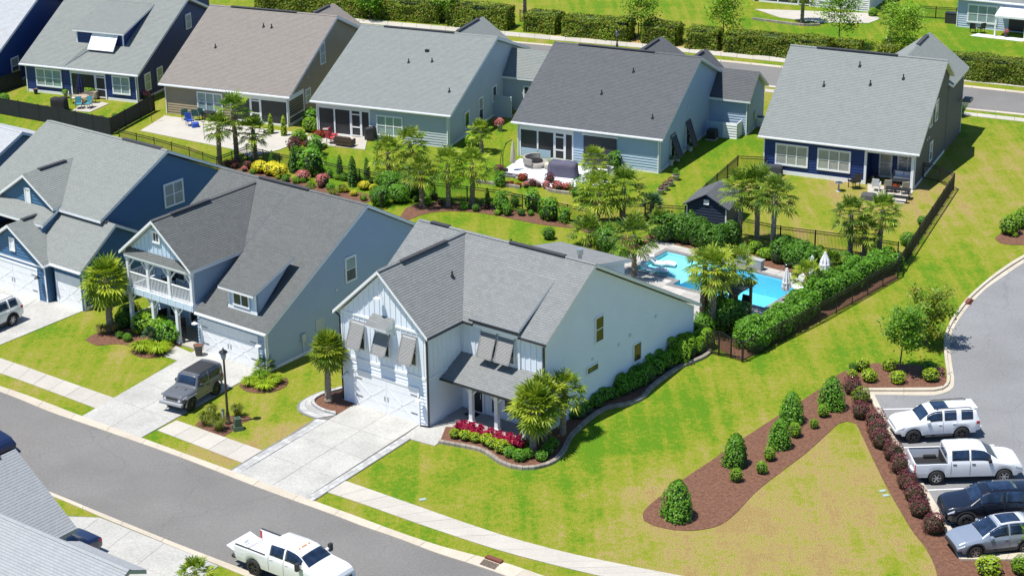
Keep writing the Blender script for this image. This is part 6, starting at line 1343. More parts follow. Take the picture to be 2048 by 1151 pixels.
# --- hedges beyond the back street
for A, B, hw, h, t in (((520, 14), (740, 34), 1.0, 1.9, 'clipped hedge at the top above the khaki house'), ((752, 32), (885, 45), 1.0, 2.0, 'clipped hedge above the sage roof left of the thin tree'), ((900, 46), (1022, 57), 1.1, 2.2, 'clipped hedge above the sage roof right of the thin tree'), ((1056, 58), (1120, 64), 1.3, 1.9, 'short block of hedge beside the palm trunk at the top'), ((1132, 67), (1262, 78), 1.3, 1.9, 'long hedge behind the street lamp'), ((1291, 81), (1358, 87), 1.2, 1.9, 'hedge block right of the street lamp'), ((1380, 92), (1440, 97), 1.2, 1.9, 'hedge block left of the slate roof trees'), ((1455, 99), (1660, 119), 1.2, 1.9, 'long hedge left of the navy and grey roof'), ((1662, 113), (1722, 119), 1.0, 1.7, 'hedge end behind the thin tree'), ((1758, 122), (1800, 126), 1.0, 1.7, 'short hedge stump behind the navy and grey roof'), ((1900, 150), (2110, 172), 1.2, 2.0, 'hedge at the right edge above the road')):
    hedge(A, B, hw, h, HEDGEL, t, dens=130, size=.11, jag=.3, group='hedges along the back street', name='clipped_hedge')

# --- beds in front of the houses
for i, (b, k, s_, t) in enumerate((((245, 655), 'darkglobe', 1.15, 'dark shrub beside the big palm trunk'), ((262, 648), 'bigd', .75, 'dark rounded bush at the left porch post'), ((293, 662), 'bright', 1.5, 'bright bush below the porch railing'), ((320, 672), 'bright', 1.45, 'second bright bush below the porch railing'), ((338, 684), 'green', 1.4, 'green bush at the porch column'), ((241, 676), 'green', .45, 'small leafy plant in the mulch by the big palm'), ((256, 682), 'green', .5, 'small flowering plant at the mulch tip'))): shrub(b, s_, k, t)
for b, n, h, sp, w, lm, t in (((285, 702), 340, .65, .95, .05, LEAFL, 'spilling lime grass at the front of the porch bed'), ((318, 706), 340, .65, .95, .05, LEAFL, 'second spilling lime grass at the front of the porch bed'), ((205, 668), 160, .7, .7, .03, GRASSY, 'dry tan grass clump in the mulch by the big palm'), ((228, 664), 140, .7, .6, .03, GRASSY, 'second dry grass clump against the big palm trunk'),
                              ((500, 770), 260, .5, .7, .045, LEAFL, 'lime border grass left in the round bed'), ((530, 777), 260, .5, .8, .045, LEAFL, 'lime border grass front in the round bed'), ((552, 766), 260, .5, .7, .045, LEAFL, 'lime border grass right in the round bed'), ((520, 758), 240, .55, .7, .045, LEAFB, 'green border grass behind the young palm'),
                              ((412, 849), 260, .85, .7, .025, GRASSG, 'feathery grass clump at the lamp post bed'), ((438, 860), 260, .85, .7, .025, GRASSG, 'feathery grass clump before the lamp post'), ((475, 832), 200, .8, .6, .025, GRASSG, 'feathery grass clump behind the green box'), ((425, 833), 200, .8, .6, .025, GRASSG, 'feathery grass clump behind the lamp post'),
                              ((665, 392), 180, .6, .6, .03, GRASSG, 'grass clump left of the pink roses'), ((618, 385), 180, .6, .6, .03, GRASSG, 'grass clump between pink rose bushes'), ((685, 384), 180, .6, .6, .03, GRASSG, 'grass clump right of the pink roses')):
    clump(b, n, h, sp, w, lm, t, seed=int(b[0]))
# red cordylines and low bushes before the porch
LR = [(918, 868), (926, 862), (935, 872), (944, 866), (953, 877), (961, 872), (972, 884), (981, 878), (990, 889), (999, 883), (1008, 894), (1017, 888), (1026, 899), (1034, 893), (1042, 902)]
for i, b in enumerate(LR): clump(b, 64, .72, .40, .085, LEAFM, ORD[i] + ' magenta cordyline from the entry walk end of the red row', 'plant', 'cordyline', 'magenta cordylines before the porch', .05, i, .7)
for i, (b, k, s_) in enumerate((((910, 876), 'lime', .85), ((931, 880), 'lime', .9), ((951, 884), 'lime', .85), ((975, 890), 'lime', 1.05), ((985, 896), 'lime', .95), ((1004, 905), 'lime', 1.15), ((1020, 913), 'green', .62), ((1040, 921), 'green', .65), ((1056, 916), 'green', .55), ((1082, 921), 'green', .6), ((1095, 908), 'green', .62), ((1105, 895), 'green', .6), ((1050, 896), 'green', .6))):
    shrub(b, s_, k, (ORD[i] + ' lime bush from the entry walk in the low row' if k == 'lime' else ORD[i - 6] + ' small green bush round the porch palms counted from the lime row'), group='lime bushes before the porch' if k == 'lime' else 'green bushes round the porch palms', z=.05, name='low_bush')
# hedge row along the white house
for i, (A, B, h, hw) in enumerate((((1412, 688), (1345, 726), 1.35, .75), ((1336, 728), (1298, 752), 1.2, .7), ((1290, 756), (1266, 770), 1.15, .65), ((1262, 772), (1238, 788), 1.05, .62), ((1222, 792), (1200, 806), .85, .5), ((1196, 808), (1142, 840), .75, .45))):
    bush_row(A, B, hw, h, LEAF if i > 0 else LEAFB, ('clipped shrub hedge along the white side wall, ' + ('nearest the gate', 'second from the gate', 'third from the gate', 'fourth from the gate', 'second from the palms', 'nearest the palms')[i]), dens=200, size=.07, group='shrubs along the white side wall', name='side_hedge', seed=i)
# pool hedges
for A, B, hw, h, lm, t in (((1490, 702), (1622, 626), 1.0, 1.7, LEAF, 'tall green hedge inside the fence from the gate to the pool bar'), ((1624, 616), (1714, 568), .95, 1.8, LEAF, 'tall green hedge inside the fence beside the loungers'), ((1714, 566), (1782, 534), .8, 1.6, LEAF, 'green hedge at the far corner of the pool fence'),
                           ((1352, 476), (1462, 502), 1.0, 1.9, LEAFD, 'dark hedge in front of the navy shed'), ((1556, 520), (1640, 545), .9, 1.9, LEAFD, 'dark hedge between the two palm groups'), ((1648, 540), (1700, 540), .7, 1.3, LEAFD, 'low dark hedge under the far palms')):
    bush_row(A, B, hw, h, lm, t)
for b, k, s_, t in (((1404, 672), 'bigg', .75, 'bush at the rear corner of the white house'), ((1448, 662), 'bigd', 1.1, 'dark bush behind the gate by the bar'), ((1468, 655), 'bigd', .95, 'dark bush under the pool bar'), ((1440, 630), 'bigg', .8, 'bush between the pool bar palms'), ((1510, 505), 'bright', .9, 'strappy plant between the palms by the pool'), ((1532, 518), 'bright', .9, 'strappy plant at the fountain wall'), ((1240, 520), 'bright', 1.1, 'bright bush behind the rear wing'), ((1216, 505), 'bigd', 1.0, 'dark bush behind the rear wing roof'), ((1330, 480), 'bigd', 1.1, 'dark bush left of the shed hedge'), ((1590, 555), 'plum', .5, 'small plant at the far pool edge')): shrub(b, s_, k, t)
# back garden border
for b, k, s_, t in (((520, 345), 'yellow', 1.15, 'yellow bush under the right khaki patio palm'), ((545, 350), 'yellow', 1.2, 'yellow bush in the middle of the garden border'), ((560, 353), 'yellow', 1.1, 'yellow bush right of the border middle'), ((728, 379), 'yellow', .8, 'low yellow bush near the garden gate'), ((748, 384), 'yellow', .7, 'second low yellow bush near the garden gate'), ((605, 362), 'rose', .95, 'pink rose bush left in the border'), ((646, 372), 'rose', 1.05, 'pink rose bush right in the border'), ((470, 336), 'plum', .8, 'wine coloured bush under the middle khaki palm'), ((496, 338), 'plum', .7, 'wine coloured bush under the right khaki palm'), ((455, 334), 'plum', .6, 'small wine bush under the left khaki palm'),
                    ((545, 338), 'upright', .7, 'upright dark shrub against the fence behind yellow bushes'), ((587, 345), 'upright', 1.0, 'upright dark shrub left of the leafy garden tree'), ((706, 372), 'upright', 1.1, 'tall dark columnar shrub in the border'), ((680, 352), 'upright', .8, 'thin shrub on the fence right of the roses'), ((734, 358), 'upright', .8, 'thin shrub on the fence left of the gate'), ((628, 350), 'loose', 1.5, 'tall leafy bush behind the roses'), ((780, 388), 'bigg', .9, 'leafy bush at the garden corner'), ((760, 410), 'bigd', .8, 'dark bush at the corner by the balcony house ridge'), ((820, 392), 'bigd', .9, 'dark bush between garden palms'), ((800, 405), 'bigg', .7, 'green bush at the bed corner'), ((975, 415), 'upright', .7, 'thin shrub right of the garden palms'), ((1005, 425), 'loose', 1.1, 'loose green shrub on the bed fence'), ((1065, 420), 'loose', 1.1, 'slender crape myrtle by the fence'), ((1100, 440), 'loose', 1.15, 'dense green shrub by the fence'), ((1130, 445), 'loose', .8, 'small shrub on the fence right of the dense one'), ((1098, 478), 'darkglobe', .95, 'round topiary on the lawn behind the ridge'), ((1030, 412), 'loose', .6, 'small shrub left of the crape myrtle'),
                    ((868, 398), 'plum', .6, 'plum coloured shrub at the second garden palm'), ((542, 268), 'gold', 1.0, 'left golden cypress at the khaki porch'), ((568, 272), 'gold', 1.0, 'right golden cypress at the khaki porch'), ((600, 285), 'bright', 1.2, 'bright bush between khaki and sage houses'), ((622, 262), 'bright', 1.3, 'pale green bush by the sage porch screen'), ((622, 245), 'green', 1.2, 'green bush at the khaki house side'), ((588, 300), 'plum', 1.1, 'plum bush at the sage patio'), ((632, 310), 'loose', 1.1, 'rounded tree-like bush before the sage patio'), ((598, 330), 'loose', 1.0, 'loose bush inside the fence left of the sage lawn'), ((602, 330), 'green', .8, 'green bush at the fence by the sage lawn'), ((640, 275), 'red', 1.2, 'red flowers on the sage patio edge'),
                    ((945, 292), 'bright', 1.1, 'bright bush under the small yellowish palm'), ((995, 250), 'rose', .7, 'pale blossom bush by the sage side wall'), ((1000, 350), 'plum', .9, 'wine bush at the patio umbrella stand'), ((1045, 360), 'red', 1.0, 'red flowering border plant left on the patio wall'), ((1000, 372), 'loose', .8, 'shrub by the low patio wall'), ((1115, 375), 'red', 1.0, 'red plants in front of the covered grill'), ((1135, 378), 'red', .9, 'red plants right of the covered grill'), ((1100, 365), 'plum', .8, 'wine bush left of the covered grill'), ((1065, 370), 'red', .9, 'red border plants in the middle of the patio wall'), ((1165, 405), 'bigd', .9, 'dark undergrowth below the shaggy palm'), ((1230, 340), 'loose', 1.0, 'bright shrub at the powder blue patio corner'),
                    ((290, 200), 'rose', .95, 'flowering bush at the navy house corner'), ((95, 222), 'plum', .5, 'small plum plant by the covered grill'), ((205, 242), 'plum', .5, 'small plum plant at the black fence corner'), ((230, 238), 'green', .5, 'small bush at the black fence corner'), ((10, 205), 'green', .8, 'bush at the far left black fence'), ((1815, 490), 'green', .9, 'small bush at the fence below the grey house'), ((1843, 448), 'green', .6, 'small bush on the long black fence'), ((1786, 452), 'low' if False else 'green', .5, 'stray palm seedling bush on the lawn'), ((1930, 48), 'rose', 1.3, 'red rose bush at the periwinkle house wall'), ((1950, 52), 'rose', 1.1, 'second rose bush at the periwinkle house wall'), ((1745, 32), 'bright', .9, 'bush at the far patio corner'), ((1915, 232), 'bigd', .7, 'dark shrub at the far corner of the grey side wall')):
    shrub(b, s_, k, t, name='garden_shrub')

# low mixed planting filling the garden borders
def border(p0, p1, n, jit, keys, phrase, group):
    for i in range(n):
        t = (i + .5) / n; b = (p0[0] + (p1[0] - p0[0]) * t + rnd.uniform(-4, 4), p0[1] + (p1[1] - p0[1]) * t + rnd.uniform(-jit, jit))
        shrub(b, rnd.uniform(.38, .62), keys[rnd.randrange(len(keys))], ORD[i] + ' low plant from the left ' + phrase, 'plant', group, 'border_plant')
border((478, 340), (735, 398), 15, 5, ('green', 'bright', 'rose', 'lime', 'plum', 'yellow', 'green'), 'in the border below the rose bushes', 'low plants in the rose border')
border((560, 335), (760, 372), 15, 3, ('green', 'loose', 'bright', 'darkglobe'), 'on the fence behind the rose bushes', 'low plants on the rose border fence')
border((820, 402), (1170, 448), 15, 5, ('green', 'loose', 'plum', 'darkglobe', 'bright'), 'on the fence of the palm bed', 'low plants on the palm bed fence')
border((585, 292), (650, 302), 8, 8, ('green', 'bright', 'plum', 'red', 'bright'), 'in the bed beside the sage patio', 'low plants beside the sage patio')
border((990, 366), (1150, 384), 12, 3, ('red', 'plum', 'rose', 'bright', 'red'), 'along the low walls of the powder blue patio', 'low plants along the patio walls')
border((1480, 498), (1640, 550), 10, 3, ('bright', 'green', 'loose', 'lime'), 'in the mulch behind the pool', 'low plants behind the pool')

# ================================================================== FENCES, FURNITURE, SMALL THINGS
def fence(pts, h, label, picket=.1, post_sp=2.2, mat_=MBLACK, solid=False, gate=None, w=.02):
    """metal picket fence along photo points; each panel's pickets are one part, posts are single parts"""
    P = GL(pts); o = P[0]; T = thing('fence', label, 'fence', o)
    pm = MB().box(-.035, .035, -.035, .035, 0, h + .08).mesh('post', mat_)
    for a, b in zip(P, P[1:]):
        n = max(1, round((b - a).length / post_sp))
        for i in range(n):
            p, q = a.lerp(b, i / n) - o, a.lerp(b, (i + 1) / n) - o; inst('post', pm, T, p)
            r = MB()
            for z in ((.12, h - .18, h) if not solid else (.15, h - .1)): r.bar(p + V((0, 0, z)), q + V((0, 0, z)), .035, .05)
            r.build('rail', mat_, T); k = MB(); m = max(2, round((q - p).length / picket))
            d = (q - p).normalized()
            for j in range(m):
                c = p.lerp(q, (j + .5) / m)
                if solid: k.bar(c + V((0, 0, .04)), c + V((0, 0, h)), .018, picket * .94, up=d)
                else: k.bar(c + V((0, 0, .05)), c + V((0, 0, h)), w)
            if solid:
                k2 = k
            k.build('board_panel' if solid else 'pickets', mat_, T, kind='stuff')
    inst('post', pm, T, P[-1] - o); return T
fence([(1484, 724), (1640, 645), (1795, 556)], 1.35, 'black metal fence along the pool hedge facing the lawn')
fence([(1795, 556), (1795, 520), (1700, 505), (1560, 487), (1480, 470)], 1.3, 'black metal fence behind the pool palms')
fence([(1795, 552), (1850, 467), (1907, 380)], 1.3, 'long black metal fence running up to the grey house', picket=.11)
fence([(1907, 380), (1878, 365), (1846, 358)], 1.3, 'short black fence joining the grey house wall')
fence([(1532, 345), (1475, 342)], 1.25, 'short black fence between powder blue and navy houses'); fence([(1475, 342), (1412, 398), (1370, 445)], 1.25, 'black fence running down to the navy shed')
fence([(1370, 445), (1290, 440), (1190, 440)], 1.25, 'black fence between the shed and the shaggy palm')
fence([(1180, 452), (1090, 432), (1000, 412), (870, 397), (790, 388)], 1.25, 'black metal fence behind the garden palms and mulch bed'); fence([(760, 378), (640, 352), (560, 338), (495, 322), (435, 345)], 1.25, 'black metal fence behind the rose border')
fence([(790, 388), (762, 420)], 1.25, 'short black fence beside the garden gate'); fence([(435, 345), (380, 325), (310, 305), (240, 288)], 1.25, 'black metal fence below the khaki patio')
fence([(-40, 222), (0, 228), (120, 250), (222, 270)], 1.5, 'solid black board fence round the navy house garden', picket=.16, solid=True, mat_=mat('black_boards', (.012, .016, .022), .7, var=.3)); fence([(222, 270), (310, 222)], 1.5, 'solid black board fence beside the khaki lawn', picket=.16, solid=True, mat_=_M['black_boards'])
fence([(-10, 190), (45, 172)], 1.5, 'short black board fence between the navy and deep blue houses', picket=.16, solid=True, mat_=_M['black_boards'])
fence([(1830, 35), (1912, 40)], 1.2, 'black arched garden fence beyond the back street'); fence([(1040, 44), (1400, 84)], 1.2, 'black fence behind the clipped hedges')
# arched gate and its wing
g0, g1 = G(1413, 706), G(1462, 716); T = thing('garden_gate', 'black arched double gate beside the white house corner', 'gate', g0); d = g1 - g0
for s_ in (0, .5, 1): p = d * s_; MB().box(p.x - .04, p.x + .04, p.y - .04, p.y + .04, 0, 1.45 + (.15 if s_ == .5 else 0)).build('gate_post', MBLACK, T)
gm_ = MB(); n = 18; top = [(d * (i / n)) + V((0, 0, 1.3 + .35 * math.sin(math.pi * i / n))) for i in range(n + 1)]
for a, b in zip(top, top[1:]): gm_.bar(a, b, .035)
gm_.bar(V((0, 0, .15)), d + V((0, 0, .15)), .03); gm_.bar(V((0, 0, 1.1)), d + V((0, 0, 1.1)), .03); gm_.build('gate_frame', MBLACK, T); k = MB()
for i in range(1, 24): p = d * (i / 24); k.bar(p + V((0, 0, .05)), p + V((0, 0, 1.3 + .35 * math.sin(math.pi * i / 24))), .03)
k.build('gate_bars', MBLACK, T, kind='stuff')
fence([(1462, 716), (1486, 724)], 1.35, 'narrow black fence panel right of the arched gate')

def chair(px, az, label, m=None, cush=None, group=None, z=.0, arms=True, sc=1.0, name='patio_chair', seat_h=.42):
    b = G(*px) if len(px) == 2 else V(px); b.z = z; T = thing(name, label, 'chair', b, az, group); T.scale = (sc,) * 3; m = m or MBLACK
    for x in (-.25, .25):
        for y in (-.25, .25): MB().bar((x, y, 0), (x, y * .9, seat_h if y < 0 else seat_h), .04).build('leg', m, T)
    MB().box(-.28, .28, -.28, .28, seat_h, seat_h + .08).build('seat', cush or m, T); MB().hexa([(-.28, .22, seat_h + .05), (.28, .22, seat_h + .05), (.28, .30, seat_h + .05), (-.28, .30, seat_h + .05), (-.27, .36, seat_h + .62), (.27, .36, seat_h + .62), (.27, .42, seat_h + .62), (-.27, .42, seat_h + .62)]).build('backrest', cush or m, T)
    if arms:
        for x in (-.3, .3): MB().bar((x, -.26, seat_h + .25), (x, .32, seat_h + .28), .05, .03).build('armrest', m, T); MB().bar((x, -.24, seat_h), (x, -.24, seat_h + .24), .035).build('arm_post', m, T)
    return T
def sofa(px, az, L, label, m, cush, group=None, z=.0):
    b = G(*px); b.z = z; T = thing('garden_sofa', label, 'sofa', b, az, group)
    bevel(MB().box(-L / 2, L / 2, -.4, .4, .12, .38).build('base', m, T), .03); bevel(MB().box(-L / 2 + .12, L / 2 - .12, -.36, .25, .39, .52).build('seat_cushion', cush, T), .05); bevel(MB().box(-L / 2, L / 2, .26, .42, .38, .85).build('backrest', m, T), .04)
    for s_ in (-1, 1): bevel(MB().box(s_ * L / 2 - .07, s_ * L / 2 + .07, -.4, .42, .12, .62).build('armrest', m, T), .03)
    n = max(1, int(L / .65))
    for i in range(n): bevel(MB().box(-L / 2 + .14 + i * (L - .28) / n, -L / 2 + .1 + (i + 1) * (L - .28) / n, .14, .26, .5, .84).build('back_cushion', cush, T), .04)
    return T
def table(px, az, lx, ly, h, label, m, group=None, z=.0, rnd_=False, cat='table', name='patio_table'):
    b = G(*px); b.z = z; T = thing(name, label, cat, b, az, group)
    if rnd_: MB().cyl((0, 0), lx / 2, h - .04, h, 24).build('table_top', m, T); MB().cyl((0, 0), .05, 0, h - .04).build('leg', m, T); MB().cyl((0, 0), .25, 0, .03, 16).build('foot', m, T)
    else:
        MB().box(-lx / 2, lx / 2, -ly / 2, ly / 2, h - .05, h).build('table_top', m, T)
        for x in (-1, 1):
            for y in (-1, 1): MB().box(x * (lx / 2 - .08) - .03, x * (lx / 2 - .08) + .03, y * (ly / 2 - .08) - .03, y * (ly / 2 - .08) + .03, 0, h - .05).build('leg', m, T)
    return T
def closed_umbrella(px, h, m, label, pm=None, z=.0, r=.2):
    b = G(*px); b.z = z; T = thing('closed_umbrella', label, 'umbrella', b)
    MB().cyl((0, 0), .025, 0, h).build('pole', pm or MWHITE, T); MB().lathe([(.22, 0), (.25, .05), (.06, .09)], n=14).build('base', pm or MBLACK, T)
    c = MB(); n = 16; prof = [(.05, h + .02), (.10, h - .15), (r * .8, h * .7), (r, h * .42), (r * .75, h * .32)]
    pts = [V((rr * (1 + .22 * (-1) ** k) * math.cos(k * 2 * math.pi / n), rr * (1 + .22 * (-1) ** k) * math.sin(k * 2 * math.pi / n), zz)) for rr, zz in prof for k in range(n)]
    c.raw(pts, [(i * n + k, i * n + (k + 1) % n, (i + 1) * n + (k + 1) % n, (i + 1) * n + k) for i in range(4) for k in range(n)]); c.raw(pts[:n], [tuple(range(n))]); c.build('canopy', m, T)
    MB().tube([(0, 0, h * .55), (0, 0, h * .58)], r * 1.05, 12).build('tie_strap', m, T); return T
def covered(px, az, lx, ly, h, m, label, cat='grill cover', name='covered_grill', z=.0):
    b = G(*px); b.z = z; T = thing(name, label, cat, b, az); n = 9; c = MB(); r = random.Random(int(px[0]))
    def pt(u, v):   # sagging cloth over a box
        a = u * 2 * math.pi; k = 1 / max(abs(math.cos(a)), abs(math.sin(a))); fl = 1.08 - .12 * v + r.uniform(-.03, .03); zz = h * v
        return V((lx / 2 * k * math.cos(a) * min(1, 1.0) * fl * .98, ly / 2 * k * math.sin(a) * fl * .98, zz))
    nu = 28; rows = [[pt(i / nu, v) for i in range(nu)] for v in (0, .35, .7, .93)]
    vs_ = [p for row in rows for p in row] + [V((p.x * .8, p.y * .7, h * (1 + .05 * math.sin(p.x * 4)))) for p in rows[-1]]
    c.raw(vs_, [(i * nu + k, i * nu + (k + 1) % nu, (i + 1) * nu + (k + 1) % nu, (i + 1) * nu + k) for i in range(4) for k in range(nu)], True); c.raw(vs_[-nu:], [tuple(range(nu))]); c.build('cover', m, T)
    MB().box(-lx * .42, lx * .42, -ly * .4, ly * .4, 0, .06).build('foot', MBLACK, T); return T
def pot(px, r, h, m, label, plant=None, z=.0, group=None, cat='plant pot', sz=1.0):
    b = G(*px); b.z = z; T = thing('plant_pot', label, cat, b, 0, group)
    MB().lathe([(r * .65, 0), (r, h), (r * 1.06, h), (r * 1.06, h - .04)], n=14).build('pot', m, T); MB().cyl((0, 0), r * .92, h - .06, h - .02, 14).build('soil', MULCH, T)
    if plant: inst('plant', shrub_mesh('pot' + plant, *SHRUBS[plant], 0)[0] if False else shrub_mesh(plant, SHRUBS[plant][0], SHRUBS[plant][1], SHRUBS[plant][2], SHRUBS[plant][3], SHRUBS[plant][4], 0, **(SHRUBS[plant][5] if len(SHRUBS[plant]) > 5 else {}))[0], T, (0, 0, h - .05), None, sz)
    return T
def ac_unit(px, az, label, m=None, z=.0):
    b = G(*px); T = thing('air_conditioner', label, 'air conditioner', b, az); MB().box(-.45, .45, -.45, .45, 0, .08).build('pad', CONC, T); bevel(MB().box(-.38, .38, -.38, .38, .08, .85).build('casing', m or PLAS, T), .05); MB().cyl((0, 0), .32, .85, .87, 20).build('fan_guard', MBLACK, T)
    k = MB()
    for i in range(9): k.box(-.39, .39, -.39, .39, .16 + i * .07, .175 + i * .07)
    k.build('fins', m or PLAS, T, kind='stuff'); return T
def slab_sheet(name, pts, z=.05, m=None): return sheet(name, GL(pts), z, m or CONC, kind='structure', th=z - .004)
# patios
slab_sheet('patio', [(281, 262), (330, 232), (560, 262), (618, 268), (596, 285), (560, 300), (500, 315), (470, 300)]); slab_sheet('patio', [(640, 262), (735, 277), (730, 300), (640, 290), (600, 283)])
slab_sheet('patio', [(145, 222), (168, 205), (205, 205), (218, 208), (180, 225)]); WP = mat('white_patio', (.66, .67, .70), .8, var=.06, scale=1)
slab_sheet('patio', [(1040, 318), (1235, 342), (1215, 368), (1150, 380), (1090, 375), (1000, 345)], m=WP); slab_sheet('patio', [(1735, 368), (1828, 382), (1808, 408), (1735, 398)]); slab_sheet('patio', [(1955, 68), (2060, 80), (2045, 84), (1940, 72)], m=WP)
slab_sheet('patio', [(1510, 19), (1738, 27), (1762, 38), (1738, 47), (1640, 46), (1560, 36)])
# low patio walls
for pts, t in (([(951, 366), (1000, 372), (1040, 378)], 'low stone garden wall left of the patio border'), ([(1085, 374), (1100, 384), (1140, 390)], 'low stone garden wall below the covered grill'), ([(1505, 40), (1600, 52), (1640, 52)], 'low edging round the far palm bed')):
    A = smooth_line(GL(pts), .4); B = [p + V((0, .25, 0)) for p in A]; T = thing('garden_wall', t, 'garden wall'); strip_pieces(T, 'wall_block', A, B, .4, 0, .22, EBL, .015)
# khaki house furniture
GRNC = mat('green_fabric', (.03, .11, .10), .7); BLUC = mat('blue_fabric', (.02, .07, .35), .7); PURP = mat('purple_grey_cover', (.09, .085, .13), .8, var=.2); WICK = mat('grey_wicker', (.30, .28, .25), .8, var=.2, scale=14); CREAM = mat('cream_cloth', (.55, .48, .36), .8, var=.1); REDC = mat('red_fabric', (.5, .03, .05), .7); BRN = mat('brown_wicker', (.07, .045, .035), .7, var=.3, scale=12)
for b, a, t in (((370, 240), 190, 'green patio chair nearest the khaki wall end'), ((392, 241), 175, 'green patio chair in the middle of the khaki patio'), ((407, 238), 150, 'green patio chair beside the khaki patio table')): chair(b, a, t, GRNC, group='green chairs on the khaki patio', z=.05)
chair((380, 252), 30, 'blue folding lounge chair on the khaki patio', BLUC, z=.05); covered((391, 255), 20, .6, .5, .4, BLUC, 'blue covered stool on the khaki patio', 'stool', 'covered_stool', z=.05); table((418, 240), -22, 1.1, .8, .7, 'dark table on the khaki patio', MBLACK, z=.05)
for p, h in (((304, 245), 2.4), ((409, 280), 1.6)): b = G(*p); T = thing('garden_pole', 'thin dark garden pole ' + ('beside the black board fence' if p[0] < 350 else 'at the khaki patio edge'), 'pole', b); MB().cyl((0, 0), .02, 0, h, 6).build('pole', MBLACK, T); MB().box(-.15, .15, -.02, .02, h - .05, h).build('hook_bar', MBLACK, T)
# navy house garden
covered((120, 220), -22, 1.5, .7, 1.15, mat('black_cover', (.012, .013, .016), .8), 'black covered grill in the navy house garden'); closed_umbrella((163, 202), 2.5, mat('navy_canvas', (.012, .02, .07), .7), 'closed navy umbrella over the garden table', r=.3, pm=MBLACK)
table((165, 208), 0, 1.3, 1.3, .72, 'round pale table under the navy umbrella', mat('tan_table', (.40, .30, .22), .6), rnd_=True)
for b, a, t in (((148, 206), 100, 'tan garden chair left of the navy umbrella'), ((184, 206), 260, 'tan garden chair right of the navy umbrella'), ((158, 218), 10, 'garden chair with teal cushion before the navy umbrella'), ((177, 217), 340, 'blue cushioned chair before the navy umbrella')): chair(b, a, t, mat('tan_frame', (.38, .25, .15), .6), mat('teal_cushion', (.05, .22, .28), .7) if 'teal' in t or 'blue' in t else CREAM)
b = G(180, 196); T = thing('raised_planter', 'wooden raised planter against the navy porch', 'planter', b, -21); MB().box(-.9, .9, -.3, .3, .15, .7).build('box', mat('grey_wood', (.25, .22, .19), .8, var=.2), T); inst('plants', shrub_mesh('bright', *SHRUBS['bright'][:5], 0, **SHRUBS['bright'][5])[0], T, (0, 0, .5), None, (1.2, .45, .5))
for x in (-.8, .8): MB().box(x - .05, x + .05, -.28, .28, 0, .15).build('foot', WOOD, T)
pot((72, 188), .22, .5, mat('cobalt_pot', (.02, .03, .10), .3), 'dark blue pot ornament at the navy house corner', cat='ornament'); pot((132, 196), .2, .4, mat('grey_pot', (.30, .30, .30), .7), 'grey plant pot beside the navy porch', 'bright', sz=.5)
# sage patio
sofa((690, 292), 155, 1.5, 'dark wicker sofa on the sage patio', BRN, MBLACK, z=.05); chair((668, 281), 80, 'red cushioned chair at the sage porch', BRN, REDC, z=.05); chair((662, 287), 130, 'red cushioned chair left of the dark sofa', BRN, REDC, z=.05); table((652, 270), 0, .5, .5, .5, 'small side table at the sage porch post', WICK, z=.05); covered((742, 280), -22, .9, .6, 1.1, MBLACK, 'black covered grill at the sage porch door', z=.05)
pot((1000, 262), .25, .55, _M['grey_pot'], 'pot with white blossom at the sage side wall', 'rose', sz=.7); ac_unit((1015, 232), -22, 'dark air conditioner beside the sage service screen')
b = G(1042, 208); T = thing('wheelie_bin', 'dark wheelie bin with green lid behind the sage house', 'bin', b, -22); MB().hexa([(-.28, -.3, .05), (.28, -.3, .05), (.28, .3, .05), (-.28, .3, .05), (-.33, -.36, 1.0), (.33, -.36, 1.0), (.33, .36, 1.0), (-.33, .36, 1.0)]).build('bin_body', PLAS, T); MB().box(-.35, .35, -.38, .4, 1.0, 1.07).build('lid', GRNC, T)
# powder blue patio
b = G(1072, 332); b.z = .05; T = thing('round_daybed', 'round grey wicker daybed on the powder blue patio', 'sofa', b, 0); MB().lathe([(.95, 0), (1.0, .35), (.9, .36), (.3, .36)], n=28).build('base', WICK, T)
k = MB()
for i in range(18):
    a0, a1 = rad(70 + i * 10), rad(80 + i * 10)
    k.hexa([V((r_ * math.cos(a), r_ * math.sin(a), z)) for z in (.3, .75) for a, r_ in ((a0, .88), (a1, .88), (a1, 1.05), (a0, 1.05))])
k.build('backrest', WICK, T); MB().cyl((0, 0), .55, .36, .48, 24).build('table', MBLACK, T)
b = G(1100, 338); b.z = .05; T = thing('wicker_ottoman', 'curved wicker ottoman in front of the round daybed', 'ottoman', b); MB().lathe([(.45, 0), (.5, .3), (.44, .36)], n=20).build('base', WICK, T); MB().cyl((0, 0), .44, .36, .42, 20).build('cushion', CREAM, T)
b = G(1006, 342); T = thing('cantilever_parasol', 'closed cream cantilever parasol at the patio edge', 'umbrella', b, 0); k = MB(); k.tube([(0, 0, 0), (.0, 0, 1.4), (.25, 0, 2.3), (.75, 0, 2.6)], .035, 6); k.tube([(-.25, 0, .3), (-.1, 0, 1.6), (.35, 0, 2.35)], .03, 6); k.build('arm', MBLACK, T); MB().lathe([(.2, .7), (.24, .9), (.14, 1.9), (.05, 2.5)], (.8, 0, 0), 10).build('canopy', CREAM, T); MB().box(-.4, .4, -.4, .4, 0, .1).build('base', MBLACK, T)
b = G(1020, 352); T = thing('paving_base', 'dark square slab lying beside the patio', 'slab', b, -24); MB().box(-.55, .55, -.35, .35, 0, .14).build('slab', mat('slate_slab', (.14, .14, .15), .8), T); MB().box(-.2, .2, -.12, .12, .14, .17).build('grip', MBLACK, T)
covered((1126, 352), -20, 2.3, 1.0, 1.15, PURP, 'large purple-grey cover over the patio kitchen', 'furniture cover', 'covered_furniture', .05)
